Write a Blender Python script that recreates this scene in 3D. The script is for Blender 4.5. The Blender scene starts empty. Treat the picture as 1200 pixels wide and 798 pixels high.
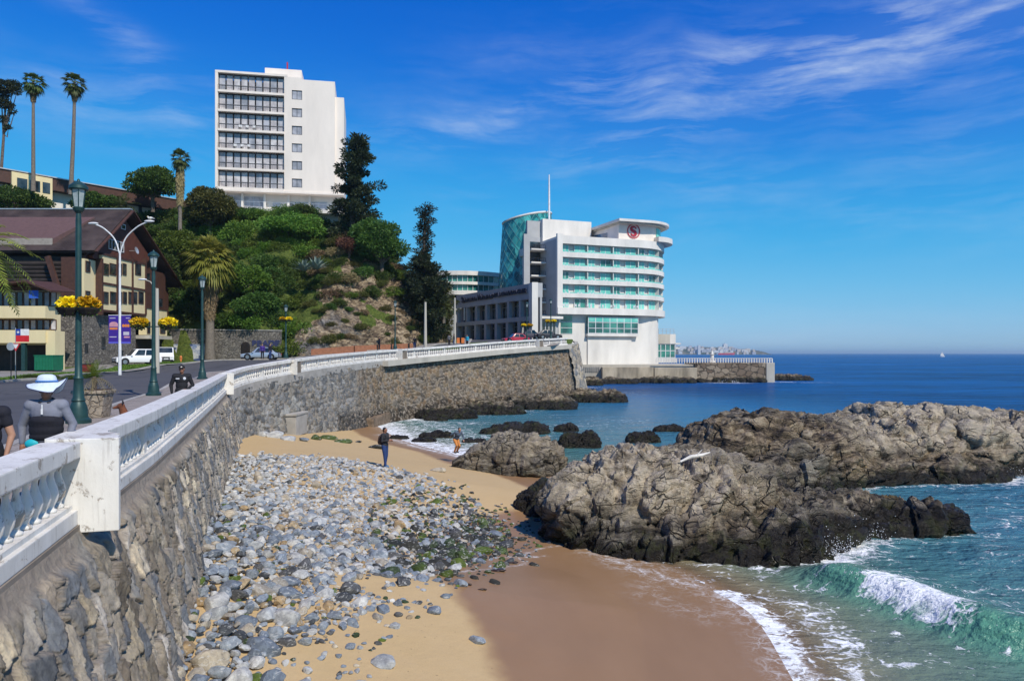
import bpy, bmesh, math, random
import numpy as np
from mathutils import Vector, Matrix, noise, kdtree
from math import radians, sin, cos, pi, sqrt, atan2

SC = bpy.context.scene
COL = SC.collection
F = 870.0; CZ = 6.2

# ---------------------------------------------------------------- camera, world, sun
cam_d = bpy.data.cameras.new('camera'); cam = bpy.data.objects.new('camera', cam_d)
COL.objects.link(cam)
cam.location = (0, 0, CZ); cam.rotation_euler = (radians(90), 0, 0)
cam_d.sensor_width = 36; cam_d.lens = F/1200*36
cam_d.shift_y = 0.0125
cam_d.clip_start = 0.1; cam_d.clip_end = 80000
SC.camera = cam

SUN_AZ = radians(143); SUN_EL = radians(46)      # azimuth clockwise from +Y
TOSUN = Vector((sin(SUN_AZ)*cos(SUN_EL), cos(SUN_AZ)*cos(SUN_EL), sin(SUN_EL)))
sd = bpy.data.lights.new('sun', 'SUN'); sun = bpy.data.objects.new('sun', sd); COL.objects.link(sun)
sd.energy = 4.5; sd.angle = radians(0.53); sd.color = (1.0, 0.93, 0.82)
sun.rotation_euler = (-TOSUN).to_track_quat('-Z', 'Y').to_euler()

SC.view_settings.view_transform = 'Standard'; SC.view_settings.look = 'None'
SC.view_settings.gamma = 1.0; SC.view_settings.exposure = 0.0
SC.view_settings.use_curve_mapping = False

class NT:
    """small node-tree writer"""
    def __init__(s, tree):
        s.t = tree; s.n = tree.nodes; s.l = tree.links; s.n.clear()
    def add(s, typ, **kw):
        nd = s.n.new(typ)
        for k, v in kw.items():
            if k.startswith('_'): setattr(nd, k[1:], v)
        return nd
    def put(s, sock, v):
        if isinstance(v, bpy.types.NodeSocket): s.l.new(v, sock)
        elif v is not None:
            if isinstance(v, (tuple, list)) and len(v) == 3 and sock.type == 'RGBA': v = (*v, 1)
            sock.default_value = v
    def math(s, op, a, b=None, c=None, clamp=False):
        nd = s.n.new('ShaderNodeMath'); nd.operation = op; nd.use_clamp = clamp
        s.put(nd.inputs[0], a)
        if b is not None: s.put(nd.inputs[1], b)
        if c is not None: s.put(nd.inputs[2], c)
        return nd.outputs[0]
    def vmath(s, op, a, b=None, out=0):
        nd = s.n.new('ShaderNodeVectorMath'); nd.operation = op
        s.put(nd.inputs[0], a)
        if b is not None: s.put(nd.inputs[1], b)
        return nd.outputs[out]
    def mix(s, f, a, b, blend='MIX'):
        nd = s.n.new('ShaderNodeMix'); nd.data_type = 'RGBA'; nd.blend_type = blend
        s.put(nd.inputs[0], f); s.put(nd.inputs[6], a); s.put(nd.inputs[7], b)
        return nd.outputs[2]
    def coord(s, which='Object'):
        return s.n.new('ShaderNodeTexCoord').outputs[which]
    def mapping(s, v, scale=(1,1,1), rot=(0,0,0), loc=(0,0,0)):
        nd = s.n.new('ShaderNodeMapping'); s.put(nd.inputs[0], v)
        nd.inputs['Scale'].default_value = scale; nd.inputs['Rotation'].default_value = rot
        nd.inputs['Location'].default_value = loc
        return nd.outputs[0]
    def noise(s, v, scale, detail=4, rough=.55, dist=0, out='Fac', lac=2.0):
        nd = s.n.new('ShaderNodeTexNoise'); s.put(nd.inputs['Vector'], v)
        nd.inputs['Scale'].default_value = scale; nd.inputs['Detail'].default_value = detail
        nd.inputs['Roughness'].default_value = rough; nd.inputs['Distortion'].default_value = dist
        nd.inputs['Lacunarity'].default_value = lac
        return nd.outputs[out]
    def voro(s, v, scale, feature='F1', out='Distance', rand=1.0):
        nd = s.n.new('ShaderNodeTexVoronoi'); nd.feature = feature; s.put(nd.inputs['Vector'], v)
        nd.inputs['Scale'].default_value = scale; nd.inputs['Randomness'].default_value = rand
        return nd.outputs[out]
    def ramp(s, f, stops, interp='LINEAR'):
        nd = s.n.new('ShaderNodeValToRGB'); s.put(nd.inputs[0], f)
        cr = nd.color_ramp; cr.interpolation = interp
        while len(cr.elements) < len(stops): cr.elements.new(0.5)
        for e, (p, c) in zip(cr.elements, stops):
            e.position = p
            e.color = (c, c, c, 1) if isinstance(c, (int, float)) else (*c, 1)
        return nd.outputs[0]
    def attr(s, name, out='Color'):
        nd = s.n.new('ShaderNodeAttribute'); nd.attribute_name = name
        return nd.outputs[out]
    def bump(s, h, strength=.5, dist=.05, nrm=None):
        nd = s.n.new('ShaderNodeBump'); s.put(nd.inputs['Height'], h)
        s.put(nd.inputs['Strength'], strength); nd.inputs['Distance'].default_value = dist
        if nrm is not None: s.put(nd.inputs['Normal'], nrm)
        return nd.outputs[0]
    def maprange(s, v, a, b, c=0., d=1., smooth=False):
        nd = s.n.new('ShaderNodeMapRange'); nd.clamp = True
        if smooth: nd.interpolation_type = 'SMOOTHSTEP'
        s.put(nd.inputs[0], v)
        for i, x in enumerate((a, b, c, d)): nd.inputs[i+1].default_value = x
        return nd.outputs[0]
    def principled(s, col, rough=.7, metal=0., nrm=None, spec=.5, **kw):
        nd = s.n.new('ShaderNodeBsdfPrincipled')
        s.put(nd.inputs['Base Color'], col); s.put(nd.inputs['Roughness'], rough)
        s.put(nd.inputs['Metallic'], metal); s.put(nd.inputs['Specular IOR Level'], spec)
        if nrm is not None: s.put(nd.inputs['Normal'], nrm)
        for k, v in kw.items(): s.put(nd.inputs[k.replace('_', ' ')], v)
        return nd.outputs[0]
    def out(s, surf):
        o = s.n.new('ShaderNodeOutputMaterial'); s.l.new(surf, o.inputs[0])

# world: Nishita sky with thin cirrus streaks
W = bpy.data.worlds.new('World'); SC.world = W; W.use_nodes = True
w = NT(W.node_tree)
sky = w.add('ShaderNodeTexSky'); sky.sky_type = 'NISHITA'; sky.sun_disc = False
sky.sun_elevation = SUN_EL; sky.sun_rotation = SUN_AZ
sky.altitude = 0; sky.air_density = 1.0; sky.dust_density = 0.25; sky.ozone_density = 3.0
# clear, deep-blue polarised air: grade the sky colour per channel
cu = w.add('ShaderNodeRGBCurve')
w.l.new(w.vmath('MULTIPLY', sky.outputs[0], (.105, .105, .105)), cu.inputs['Color'])
for ci, pts in enumerate([[(0,0),(.12,.004),(.216,.030),(.30,.062),(.37,.115),(.67,.33),(1,.6)], [(0,0),(.21,.133),(.30,.235),(.359,.325),(.56,.49),(.73,.585),(1,.8)],
                          [(0,0),(.379,.62),(.5,.735),(.574,.79),(.74,.85),(1,.92)]]):
    c_ = cu.mapping.curves[ci]
    while len(c_.points) < len(pts): c_.points.new(.5, .5)
    for p_, q_ in zip(c_.points, pts): p_.location = q_; p_.handle_type = 'AUTO'
cu.mapping.update()
skybase = w.vmath('MULTIPLY', cu.outputs[0], (1/.105,)*3)
dirv = w.coord('Generated')
def cirrus(px, py, sx, sy, ang):
    """soft elliptical patch of the sky (direction given by photo bearing)"""
    d = Vector(((px-600)/F, 1, (414-py)/F)).normalized()
    r = Vector((d.y, -d.x, 0)).normalized(); u = r.cross(d).normalized()
    a = radians(ang); r2 = r*cos(a)+u*sin(a); u2 = u*cos(a)-r*sin(a)
    x = w.math('MULTIPLY', w.vmath('DOT_PRODUCT', dirv, tuple(r2), out=1), 1/sx)
    off = d.dot(r2)
    y = w.math('MULTIPLY', w.vmath('DOT_PRODUCT', dirv, tuple(u2), out=1), 1/sy)
    q = w.math('ADD', w.math('MULTIPLY', x, x), w.math('MULTIPLY', y, y))
    front = w.math('GREATER_THAN', w.vmath('DOT_PRODUCT', dirv, tuple(d), out=1), 0.3)
    return w.math('MULTIPLY', w.math('EXPONENT', w.math('MULTIPLY', q, -1.0)), front)
patches = [(1060, 45, .40, .035, 12, 1.0), (900, 70, .22, .03, 6, .95), (640, 118, .10, .02, 20, .55),
           (1190, 35, .2, .05, 10, .8), (1160, 155, .1, .03, 12, .45), (1150, 250, .22, .04, 0, .35),
           (850, 230, .15, .05, 8, .3), (140, 130, .22, .045, -4, .45), (180, 95, .07, .02, -50, .4),
           (120, 22, .09, .015, -25, .45), (500, 160, .10, .03, 8, .5), (760, 190, .2, .03, -15, .3),
           (700, 70, .25, .06, 8, .3), (1000, 390, .8, .03, 0, .25), (1040, 5, .02, .03, 80, .3)]
tot = None
for (a_, b_, c_, d_, e_, f_) in patches:
    g = w.math('MULTIPLY', cirrus(a_, b_, c_, d_, e_), f_)
    tot = g if tot is None else w.math('ADD', tot, g)
warp = w.noise(dirv, 3.0, 3, .5, 0, 'Color')
wv = w.vmath('ADD', dirv, w.vmath('SCALE', w.vmath('SUBTRACT', warp, (.5, .5, .5)), None))
for nd in w.n:
    if nd.bl_idname == 'ShaderNodeVectorMath' and nd.operation == 'SCALE': nd.inputs[3].default_value = .07
streak = w.noise(w.mapping(wv, (2.2, 2.2, 14), (0, radians(9), 0)), 2.6, 9, .62)
streak2 = w.noise(w.mapping(wv, (5, 5, 11), (0, radians(-24), 0)), 2.0, 8, .6)
st = w.math('MULTIPLY', w.maprange(streak, .42, .70), w.maprange(streak2, .25, .62))
cl = w.math('MULTIPLY', tot, w.math('ADD', st, .05), clamp=True)
cl = w.math('MULTIPLY', cl, .50)
skycol = w.mix(cl, skybase, (6.6, 7.6, 8.8))
bg = w.add('ShaderNodeBackground'); w.l.new(skycol, bg.inputs[0]); bg.inputs[1].default_value = 0.105
wo = w.add('ShaderNodeOutputWorld'); w.l.new(bg.outputs[0], wo.inputs[0])

# ---------------------------------------------------------------- helpers
def at(px, py, Y):
    return Vector(((px-600)/F*Y, Y, CZ+(414-py)/F*Y))
def atx(px, Y): return (px-600)/F*Y
def tag(o, label=None, cat=None, group=None, kind=None):
    if label: o['label'] = label
    if cat: o['category'] = cat
    if group: o['group'] = group
    if kind: o['kind'] = kind
    return o
def thing(name, label, cat, loc=(0, 0, 0), rz=0., group=None):
    o = bpy.data.objects.new(name, None); COL.objects.link(o)
    o.empty_display_size = .2
    o.location = loc; o.rotation_euler = (0, 0, rz)
    return tag(o, label, cat, group)
def children(o): return [c for c in COL.objects if c.parent == o]
KIDS = {}
def link(o, parent):
    COL.objects.link(o)
    if parent is not None:
        o.parent = parent; KIDS.setdefault(parent.name, []).append(o)
def copy_tree(o, loc=None, rz=None, scale=None, label=None, group=None, parent=None):
    c = o.copy(); link(c, parent)
    for ch in KIDS.get(o.name, []): copy_tree(ch, parent=c)
    if loc is not None: c.location = loc
    if rz is not None: c.rotation_euler = (c.rotation_euler[0], c.rotation_euler[1], rz)
    if scale is not None: c.scale = scale if isinstance(scale, (tuple, list)) else (scale,)*3
    if label: c['label'] = label
    if group: c['group'] = group
    return c
def newmesh(name, V, Fc, smooth=False):
    me = bpy.data.meshes.new(name)
    V = np.asarray(V, dtype=np.float32)
    if isinstance(Fc, np.ndarray):
        n, k = Fc.shape
        me.vertices.add(len(V)); me.vertices.foreach_set('co', V.ravel())
        me.loops.add(n*k); me.loops.foreach_set('vertex_index', Fc.astype(np.int32).ravel())
        me.polygons.add(n); me.polygons.foreach_set('loop_start', np.arange(0, n*k, k, dtype=np.int32))
        me.polygons.foreach_set('loop_total', np.full(n, k, dtype=np.int32))
        me.update(calc_edges=True); me.validate()
    else:
        me.from_pydata([tuple(map(float, v)) for v in V], [], Fc); me.update()
    if smooth: me.polygons.foreach_set('use_smooth', [True]*len(me.polygons))
    return me
def mobj(name, me, m=None, parent=None):
    o = bpy.data.objects.new(name, me); link(o, parent)
    if m is not None and not me.materials: me.materials.append(m)
    return o
def vattr(me, name, arr):
    """per-vertex float or colour attribute"""
    arr = np.asarray(arr, dtype=np.float32)
    if arr.ndim == 1:
        a = me.attributes.new(name, 'FLOAT', 'POINT'); a.data.foreach_set('value', arr)
    else:
        if arr.shape[1] == 3: arr = np.hstack([arr, np.ones((len(arr), 1), np.float32)])
        a = me.attributes.new(name, 'FLOAT_COLOR', 'POINT'); a.data.foreach_set('color', arr.ravel())

class MB:
    def __init__(s): s.v = []; s.f = []
    def raw(s, vs, fs):
        b = len(s.v); s.v += [tuple(v) for v in vs]; s.f += [tuple(i+b for i in f) for f in fs]; return s
    def quad(s, a, b, c, d): return s.raw([a, b, c, d], [(0, 1, 2, 3)])
    def box(s, x0, x1, y0, y1, z0, z1):
        return s.raw([(x0,y0,z0),(x1,y0,z0),(x1,y1,z0),(x0,y1,z0),(x0,y0,z1),(x1,y0,z1),(x1,y1,z1),(x0,y1,z1)],
                     [(0,3,2,1),(4,5,6,7),(0,1,5,4),(1,2,6,5),(2,3,7,6),(3,0,4,7)])
    def obox(s, c, size, rz=0., M=None):
        sx, sy, sz = [q/2 for q in size]; R = Matrix.Rotation(rz, 3, 'Z') if M is None else M
        vs = [Vector(c)+R@Vector((a*sx, b*sy, d*sz)) for d in (-1, 1) for a, b in ((-1,-1),(1,-1),(1,1),(-1,1))]
        return s.raw(vs, [(0,3,2,1),(4,5,6,7),(0,1,5,4),(1,2,6,5),(2,3,7,6),(3,0,4,7)])
    def bar(s, p0, p1, w, h=None, up=(0, 0, 1)):
        h = w if h is None else h
        p0 = Vector(p0); p1 = Vector(p1); d = (p1-p0).normalized(); u = Vector(up)
        if abs(d.dot(u)) > .98: u = Vector((0, 1, 0))
        r = d.cross(u).normalized()*w/2; u = r.cross(d).normalized()*h/2
        vs = [p0-r-u, p0+r-u, p0+r+u, p0-r+u, p1-r-u, p1+r-u, p1+r+u, p1-r+u]
        return s.raw(vs, [(0,3,2,1)[::-1],(4,5,6,7)[::-1],(0,1,5,4)[::-1],(1,2,6,5)[::-1],(2,3,7,6)[::-1],(3,0,4,7)[::-1]])
    def tube(s, pts, rad, seg=8, cap=True):
        pts = [Vector(p) for p in pts]; n = len(pts)
        if not hasattr(rad, '__len__'): rad = [rad]*n
        prev = None; rings = []
        for i, p in enumerate(pts):
            d = (pts[min(i+1, n-1)]-pts[max(i-1, 0)]).normalized()
            if prev is None:
                a = Vector((0, 0, 1)) if abs(d.z) < .9 else Vector((1, 0, 0))
                r = d.cross(a).normalized()
            else: r = (prev-d*prev.dot(d)).normalized()
            prev = r; u = d.cross(r)
            rings.append([p+(r*cos(2*pi*k/seg)+u*sin(2*pi*k/seg))*rad[i] for k in range(seg)])
        vs = [v for rg in rings for v in rg]; fs = []
        for i in range(n-1):
            for k in range(seg):
                k2 = (k+1) % seg
                fs.append((i*seg+k, i*seg+k2, (i+1)*seg+k2, (i+1)*seg+k))
        if cap: fs += [tuple(range(seg))[::-1], tuple((n-1)*seg+k for k in range(seg))]
        return s.raw(vs, fs)
    def lathe(s, prof, c=(0, 0, 0), seg=16, sx=1., sy=1.):
        vs = []; fs = []; n = len(prof)
        for (r, z) in prof:
            for k in range(seg):
                a = 2*pi*k/seg; vs.append((c[0]+r*sx*cos(a), c[1]+r*sy*sin(a), c[2]+z))
        for i in range(n-1):
            for k in range(seg):
                k2 = (k+1) % seg; fs.append((i*seg+k, i*seg+k2, (i+1)*seg+k2, (i+1)*seg+k))
        fs += [tuple(range(seg))[::-1], tuple((n-1)*seg+k for k in range(seg))]
        return s.raw(vs, fs)
    def ell(s, c, r, seg=14, rings=9):
        prof = [(max(1e-4, sin(pi*i/rings)), -cos(pi*i/rings)) for i in range(rings+1)]
        b = MB().lathe(prof, seg=seg)
        if not hasattr(r, '__len__'): r = (r, r, r)
        return s.raw([(c[0]+v[0]*r[0], c[1]+v[1]*r[1], c[2]+v[2]*r[2]) for v in b.v], b.f)
    def prism(s, poly, z0, z1):
        n = len(poly); zz0 = z0 if hasattr(z0, '__len__') else [z0]*n; zz1 = z1 if hasattr(z1, '__len__') else [z1]*n
        vs = [(p[0], p[1], zz0[i]) for i, p in enumerate(poly)]+[(p[0], p[1], zz1[i]) for i, p in enumerate(poly)]
        return s.raw(vs, [tuple(range(n))[::-1], tuple(range(n, 2*n))]+[(i, (i+1) % n, n+(i+1) % n, n+i) for i in range(n)])
    def xf(s, M):
        s.v = [tuple(M@Vector(v)) for v in s.v]; return s
    def join(s, o): return s.raw(o.v, o.f)
    def build(s, name, m, parent=None, smooth=False, world=False, bevel=0., label=None):
        vs = s.v
        if world and parent is not None:
            Mi = (Matrix.Translation(parent.location)@parent.rotation_euler.to_matrix().to_4x4()).inverted()
            vs = [Mi@Vector(v) for v in vs]
        me = newmesh(name, vs, s.f)
        bm = bmesh.new(); bm.from_mesh(me); bmesh.ops.recalc_face_normals(bm, faces=bm.faces)
        if bevel > 0:
            es = [e for e in bm.edges if len(e.link_faces) == 2 and e.calc_face_angle(0) > .5]
            bmesh.ops.bevel(bm, geom=es, offset=bevel, segments=2, affect='EDGES', profile=.6, clamp_overlap=True)
        bm.to_mesh(me); bm.free()
        if smooth:
            me.polygons.foreach_set('use_smooth', [True]*len(me.polygons))
            try: me.set_sharp_from_angle(angle=radians(38))
            except Exception: pass
        o = mobj(name, me, m, parent)
        if label: o['label'] = label
        return o

def remesh(V, Fc, voxel, smooth=0):
    """voxel-remesh a soup of closed shapes into ONE continuous surface; returns numpy verts and quad faces"""
    me = newmesh('tmp', V, Fc); o = bpy.data.objects.new('tmp', me); COL.objects.link(o)
    md = o.modifiers.new('r', 'REMESH'); md.mode = 'VOXEL'; md.voxel_size = voxel; md.adaptivity = 0
    if smooth:
        ms = o.modifiers.new('s', 'SMOOTH'); ms.factor = .5; ms.iterations = smooth
    dg = bpy.context.evaluated_depsgraph_get(); ev = o.evaluated_get(dg); m2 = ev.to_mesh()
    n = len(m2.vertices); v = np.empty(n*3, np.float32); m2.vertices.foreach_get('co', v)
    nn = np.empty(n*3, np.float32); m2.vertices.foreach_get('normal', nn)
    f = np.empty(len(m2.loops), np.int32); m2.loops.foreach_get('vertex_index', f)
    ev.to_mesh_clear(); COL.objects.unlink(o); bpy.data.objects.remove(o); bpy.data.meshes.remove(me)
    return v.reshape(-1, 3), f.reshape(-1, 4), nn.reshape(-1, 3)

# vectorised gradient-ish value noise
_rs = np.random.RandomState(7)
_perm = _rs.rand(64, 64, 64).astype(np.float32)
def vnoise(P, scale=1., seed=0):
    P = np.asarray(P, np.float32)*scale+np.float32(seed*17.13)
    i = np.floor(P).astype(np.int64); f = P-i; f = f*f*(3-2*f)
    x, y, z = (i[:, 0] & 63, i[:, 1] & 63, i[:, 2] & 63); x1, y1, z1 = (x+1 & 63, y+1 & 63, z+1 & 63)
    fx, fy, fz = f[:, 0], f[:, 1], f[:, 2]
    def L(a, b, t): return a+(b-a)*t
    a = L(L(_perm[x, y, z], _perm[x1, y, z], fx), L(_perm[x, y1, z], _perm[x1, y1, z], fx), fy)
    b = L(L(_perm[x, y, z1], _perm[x1, y, z1], fx), L(_perm[x, y1, z1], _perm[x1, y1, z1], fx), fy)
    return L(a, b, fz)*2-1
def fbm(P, scale=1., oct=5, gain=.5, seed=0, ridge=False):
    P = np.asarray(P, np.float32)
    r = np.zeros(len(P), np.float32); a = 1.; t = 0.
    for o in range(oct):
        n = vnoise(P, scale*2.03**o, seed+o*3)
        if ridge: n = 1-2*np.abs(n)
        r += a*n; t += a; a *= gain
    return r/t
def P3(x, y, z=None):
    x = np.asarray(x, np.float32).ravel(); y = np.asarray(y, np.float32).ravel()
    z = np.zeros_like(x) if z is None else np.asarray(z, np.float32).ravel()
    return np.stack([x, y, z], 1)
def sstep(x, a, b):
    t = np.clip((x-a)/(b-a), 0, 1); return t*t*(3-2*t)

def polydist(X, Y, pl):
    """distance to polyline, arc position of the foot and side (+ = left of travel)"""
    X = np.asarray(X, np.float64); Y = np.asarray(Y, np.float64)
    best = np.full(X.shape, 1e9); side = np.zeros(X.shape); arc = np.zeros(X.shape); s0 = 0.
    for (ax, ay), (bx, by) in zip(pl[:-1], pl[1:]):
        dx, dy = bx-ax, by-ay; L = sqrt(dx*dx+dy*dy)
        t = np.clip(((X-ax)*dx+(Y-ay)*dy)/(L*L), 0, 1)
        ex = X-ax-t*dx; ey = Y-ay-t*dy; d = np.sqrt(ex*ex+ey*ey)
        sg = np.sign(dx*(Y-ay)-dy*(X-ax)); m = d < best-1e-9
        best = np.where(m, d, best); side = np.where(m, sg, side); arc = np.where(m, s0+t*L, arc); s0 += L
    return best, side, arc
def inpoly(X, Y, poly):
    X = np.asarray(X); Y = np.asarray(Y); r = np.zeros(X.shape, bool); n = len(poly)
    for i in range(n):
        x1, y1 = poly[i]; x2, y2 = poly[(i+1) % n]
        if y1 == y2: continue
        c = ((y1 > Y) != (y2 > Y)) & (X < (x2-x1)*(Y-y1)/(y2-y1)+x1)
        r ^= c
    return r
def catmull(pts, n=8):
    pts = [np.array(p, float) for p in pts]; out = []
    for i in range(len(pts)-1):
        p0 = pts[max(i-1, 0)]; p1 = pts[i]; p2 = pts[i+1]; p3 = pts[min(i+2, len(pts)-1)]
        for k in range(n):
            t = k/n
            out.append(.5*((2*p1)+(-p0+p2)*t+(2*p0-5*p1+4*p2-p3)*t*t+(-p0+3*p1-3*p2+p3)*t**3))
    out.append(pts[-1]); return out

# land height (roadway / promenade level), inverse-distance blend of surveyed spots
GZ = np.array([(-3,0,4.06),(-6,15,4.06),(-12,21,4.06),(-15,38,4.1),(-14.3,49,4.9),(-12.3,65,5.45),(-7,76,6.0),(0,88,6.6),
  (7.2,96,7.3),(-36,40,4.1),(-36,52,4.15),(-36,68,4.4),(-37,95,5.0),(-41,80,4.95),(-30,88,5.4),(-23.6,60,4.6),(-20.9,50,4.35),
  (-16.6,34.4,4.08),(3.3,130,8.6),(-11,160,9.1),(-9,112,7.6),(12,150,9.0),(-55,60,4.3),(-60,30,4.0),(-21,90,6.0),(-14,98,6.6),
  (-30,10,4.0),(-10,200,9.5),(30,200,9.3),(-48,70,4.5)])
def gz(x, y):
    x = np.asarray(x, float); y = np.asarray(y, float); sh = x.shape
    x = x.ravel(); y = y.ravel()
    d2 = (x[:, None]-GZ[:, 0])**2+(y[:, None]-GZ[:, 1])**2+4.
    wt = d2**-2.; r = (wt*GZ[:, 2]).sum(1)/wt.sum(1)
    return r.reshape(sh) if sh else float(r[0])

# ---------------------------------------------------------------- materials
def mat(name): 
    m = bpy.data.materials.new(name); m.use_nodes = True
    return m, NT(m.node_tree)
def simple(name, c, rough=.6, metal=0., var=.12, scale=3., bump=.0, bscale=None, c2=None, spec=.4, streak=False):
    """painted / plain surface with wear: noise between two close colours, fine bump"""
    m, t = mat(name); co = t.coord('Object')
    v = t.mapping(co, (1, 1, .25)) if streak else co
    n = t.noise(v, scale, 6, .6)
    cc2 = c2 if c2 else tuple(x*(1-var*2.2) for x in c)
    col = t.mix(t.maprange(n, .3, .72), tuple(min(1, x*(1+var*.3)) for x in c), cc2)
    nr = t.bump(t.noise(co, bscale or scale*8, 5, .6), bump, .01) if bump else None
    t.out(t.principled(col, rough, metal, nr, spec)); return m
M = {}
m, t = mat('weathered_white_paint'); co = t.add('ShaderNodeNewGeometry').outputs['Position']
n = t.noise(t.mapping(co, (1, 1, .3)), 2.2, 6, .65); g_ = t.noise(co, 7, 8, .75)
col = t.mix(t.maprange(n, .35, .7), (.74, .715, .67), (.58, .555, .51))
pl = t.maprange(t.noise(co, 3.2, 9, .78, .6), .575, .60); col = t.mix(t.math('MULTIPLY', pl, .85), col, t.mix(g_, (.40, .34, .27), (.22, .18, .15)))
sk = t.maprange(t.noise(t.mapping(co, (9, 9, .8)), 1.6, 5, .7), .54, .70); col = t.mix(t.math('MULTIPLY', sk, .40), col, (.33, .29, .25))
t.out(t.principled(col, .6, 0, t.bump(t.math('ADD', g_, t.math('MULTIPLY', pl, -.6)), .5, .012), .35)); M['white_paint'] = m
M['plaster'] = simple('white_plaster', (.74, .70, .64), .8, var=.11, scale=.35, bump=.1, streak=True)
M['plaster_warm'] = simple('warm_white_plaster', (.82, .735, .65), .8, var=.08, scale=.3, bump=.1, streak=True)
M['grey_wall'] = simple('grey_and_shaded_render', (.40, .40, .40), .8, var=.08, scale=.5)  # grey coat; on annex and hotel sides it holds their shade in the colour
M['cream'] = simple('cream_render', (.74, .62, .36), .8, var=.06, scale=.8, streak=True)
M['brown_wood'] = simple('brown_board', (.085, .038, .026), .65, var=.2, scale=2.5)
M['dark_wood'] = simple('dark_log_board', (.035, .026, .022), .7, var=.25, scale=2)
M['green_metal'] = simple('dark_green_metal', (.022, .065, .062), .45, .2, var=.15, scale=5)
M['dark_metal'] = simple('dark_metal', (.03, .03, .033), .45, .5)
M['grey_metal'] = simple('galvanised_metal', (.55, .56, .57), .4, .5)
M['white_metal'] = simple('white_coated_metal', (.75, .75, .75), .4, 0)
M['concrete'] = simple('concrete', (.40, .375, .34), .85, var=.16, scale=1.2, bump=.5, bscale=14)
M['brown_concrete'] = simple('brown_concrete', (.27, .225, .18), .9, var=.22, scale=1.6, bump=.8, bscale=9, streak=True)
M['light_concrete'] = simple('light_concrete', (.50, .46, .39), .85, var=.14, scale=.6, bump=.4, bscale=6, streak=True)
M['bark'] = simple('bark', (.17, .13, .10), .9, var=.3, scale=4, bump=.8, bscale=12)
M['palm_bark'] = simple('palm_bark', (.22, .185, .15), .9, var=.25, scale=6, bump=.8, bscale=14)
M['tyre'] = simple('tyre_rubber', (.018, .018, .018), .8)
M['rim'] = simple('wheel_rim', (.45, .46, .47), .3, .8)
M['red'] = simple('red_paint', (.55, .03, .04), .4); M['skyblue'] = simple('bright_blue_cloth', (.02, .42, .62), .7)
M['purple'] = simple('purple_cloth', (.055, .02, .22), .6); M['orange'] = simple('orange_paint', (.7, .2, .05), .6)
M['yellow_cloth'] = simple('yellow', (.8, .6, .05), .6)
M['terracotta'] = simple('terracotta_rail', (.36, .15, .08), .85, var=.2)
M['bin_green'] = simple('green_steel', (.012, .16, .08), .45); M['soil'] = simple('soil', (.09, .06, .04), .95)
def glass(name, c, c2, rough=.08, scale=.6, metal=.0):
    m, t = mat(name); co = t.coord('Object')
    col = t.mix(t.maprange(t.noise(co, scale, 3, .5), .38, .62), c, c2)
    t.out(t.principled(col, rough, metal, None, .8)); return m
M['teal_glass'] = glass('teal_glazing', (.10, .46, .38), (.22, .62, .52), .15, .35)
M['dark_glass'] = glass('dark_glazing', (.012, .018, .022), (.05, .06, .065), .05, .8)
M['teal_dark'] = glass('dark_teal_glazing', (.01, .08, .075), (.05, .25, .20), .08, .4)
M['blue_glass'] = glass('blue_glazing', (.02, .07, .16), (.05, .15, .28), .08, .4)
M['curtain'] = glass('window_with_curtain', (.36, .33, .34), (.58, .55, .55), .5, .9)
M['pane'] = glass('window_pane', (.22, .23, .26), (.42, .42, .46), .45, .8)

def cellwall():
    """stone wall: colours come from the laid stones (vertex data), fine grain on top"""
    m, t = mat('rubble_stone_masonry'); co = t.coord('Object')
    base = t.attr('stone'); mort = t.attr('mortar', 'Fac')
    n = t.noise(co, 5, 8, .65); n2 = t.noise(co, 1.1, 5, .6)
    col = t.mix(t.maprange(n, .28, .75), t.mix(.75, base, (1.5, 1.5, 1.45), 'MULTIPLY'), t.mix(1, base, (.5, .48, .46), 'MULTIPLY'))
    m_ = t.math('MULTIPLY', mort, t.maprange(n2, .3, .5), clamp=True)
    col = t.mix(m_, col, t.mix(n, (.42, .355, .285), (.22, .18, .145)))
    nr = t.bump(t.math('ADD', t.noise(co, 11, 9, .75), t.math('MULTIPLY', t.voro(co, 9, 'F1'), .5)), 1.0, .05)
    t.out(t.principled(col, .85, 0, nr, .25)); return m
M['masonry'] = cellwall()
def shader_masonry(name, scale, c1, c2, mortar, sq=(1, 1, 1)):
    m, t = mat(name); co = t.mapping(t.coord('Object'), sq)
    wv = t.vmath('ADD', co, t.noise(co, 1.5, 2, .5, 0, 'Color'))
    d = t.voro(wv, scale, 'DISTANCE_TO_EDGE'); cc = t.voro(wv, scale, 'F1', 'Color')
    sp = t.add('ShaderNodeSeparateColor'); t.put(sp.inputs[0], cc)
    col = t.mix(sp.outputs[0], c1, c2)
    col = t.mix(t.maprange(t.noise(co, 6, 6, .6), .3, .8), col, t.mix(1, col, (.6, .6, .6), 'MULTIPLY'))
    e = t.maprange(d, .02, .09)
    col = t.mix(e, mortar, col)
    nr = t.bump(t.math('ADD', e, t.math('MULTIPLY', t.noise(co, 7, 6, .6), .6)), .9, .07)
    t.out(t.principled(col, .85, 0, nr, .2)); return m
M['stone_wall'] = shader_masonry('grey_rubble_wall', 2.4, (.30, .27, .23), (.17, .155, .14), (.10, .09, .08), (1, 1, 1.3))
M['jetty_stone'] = shader_masonry('jetty_blocks', .7, (.36, .29, .21), (.17, .12, .085), (.06, .05, .04), (1, 1, 1.2))

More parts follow.
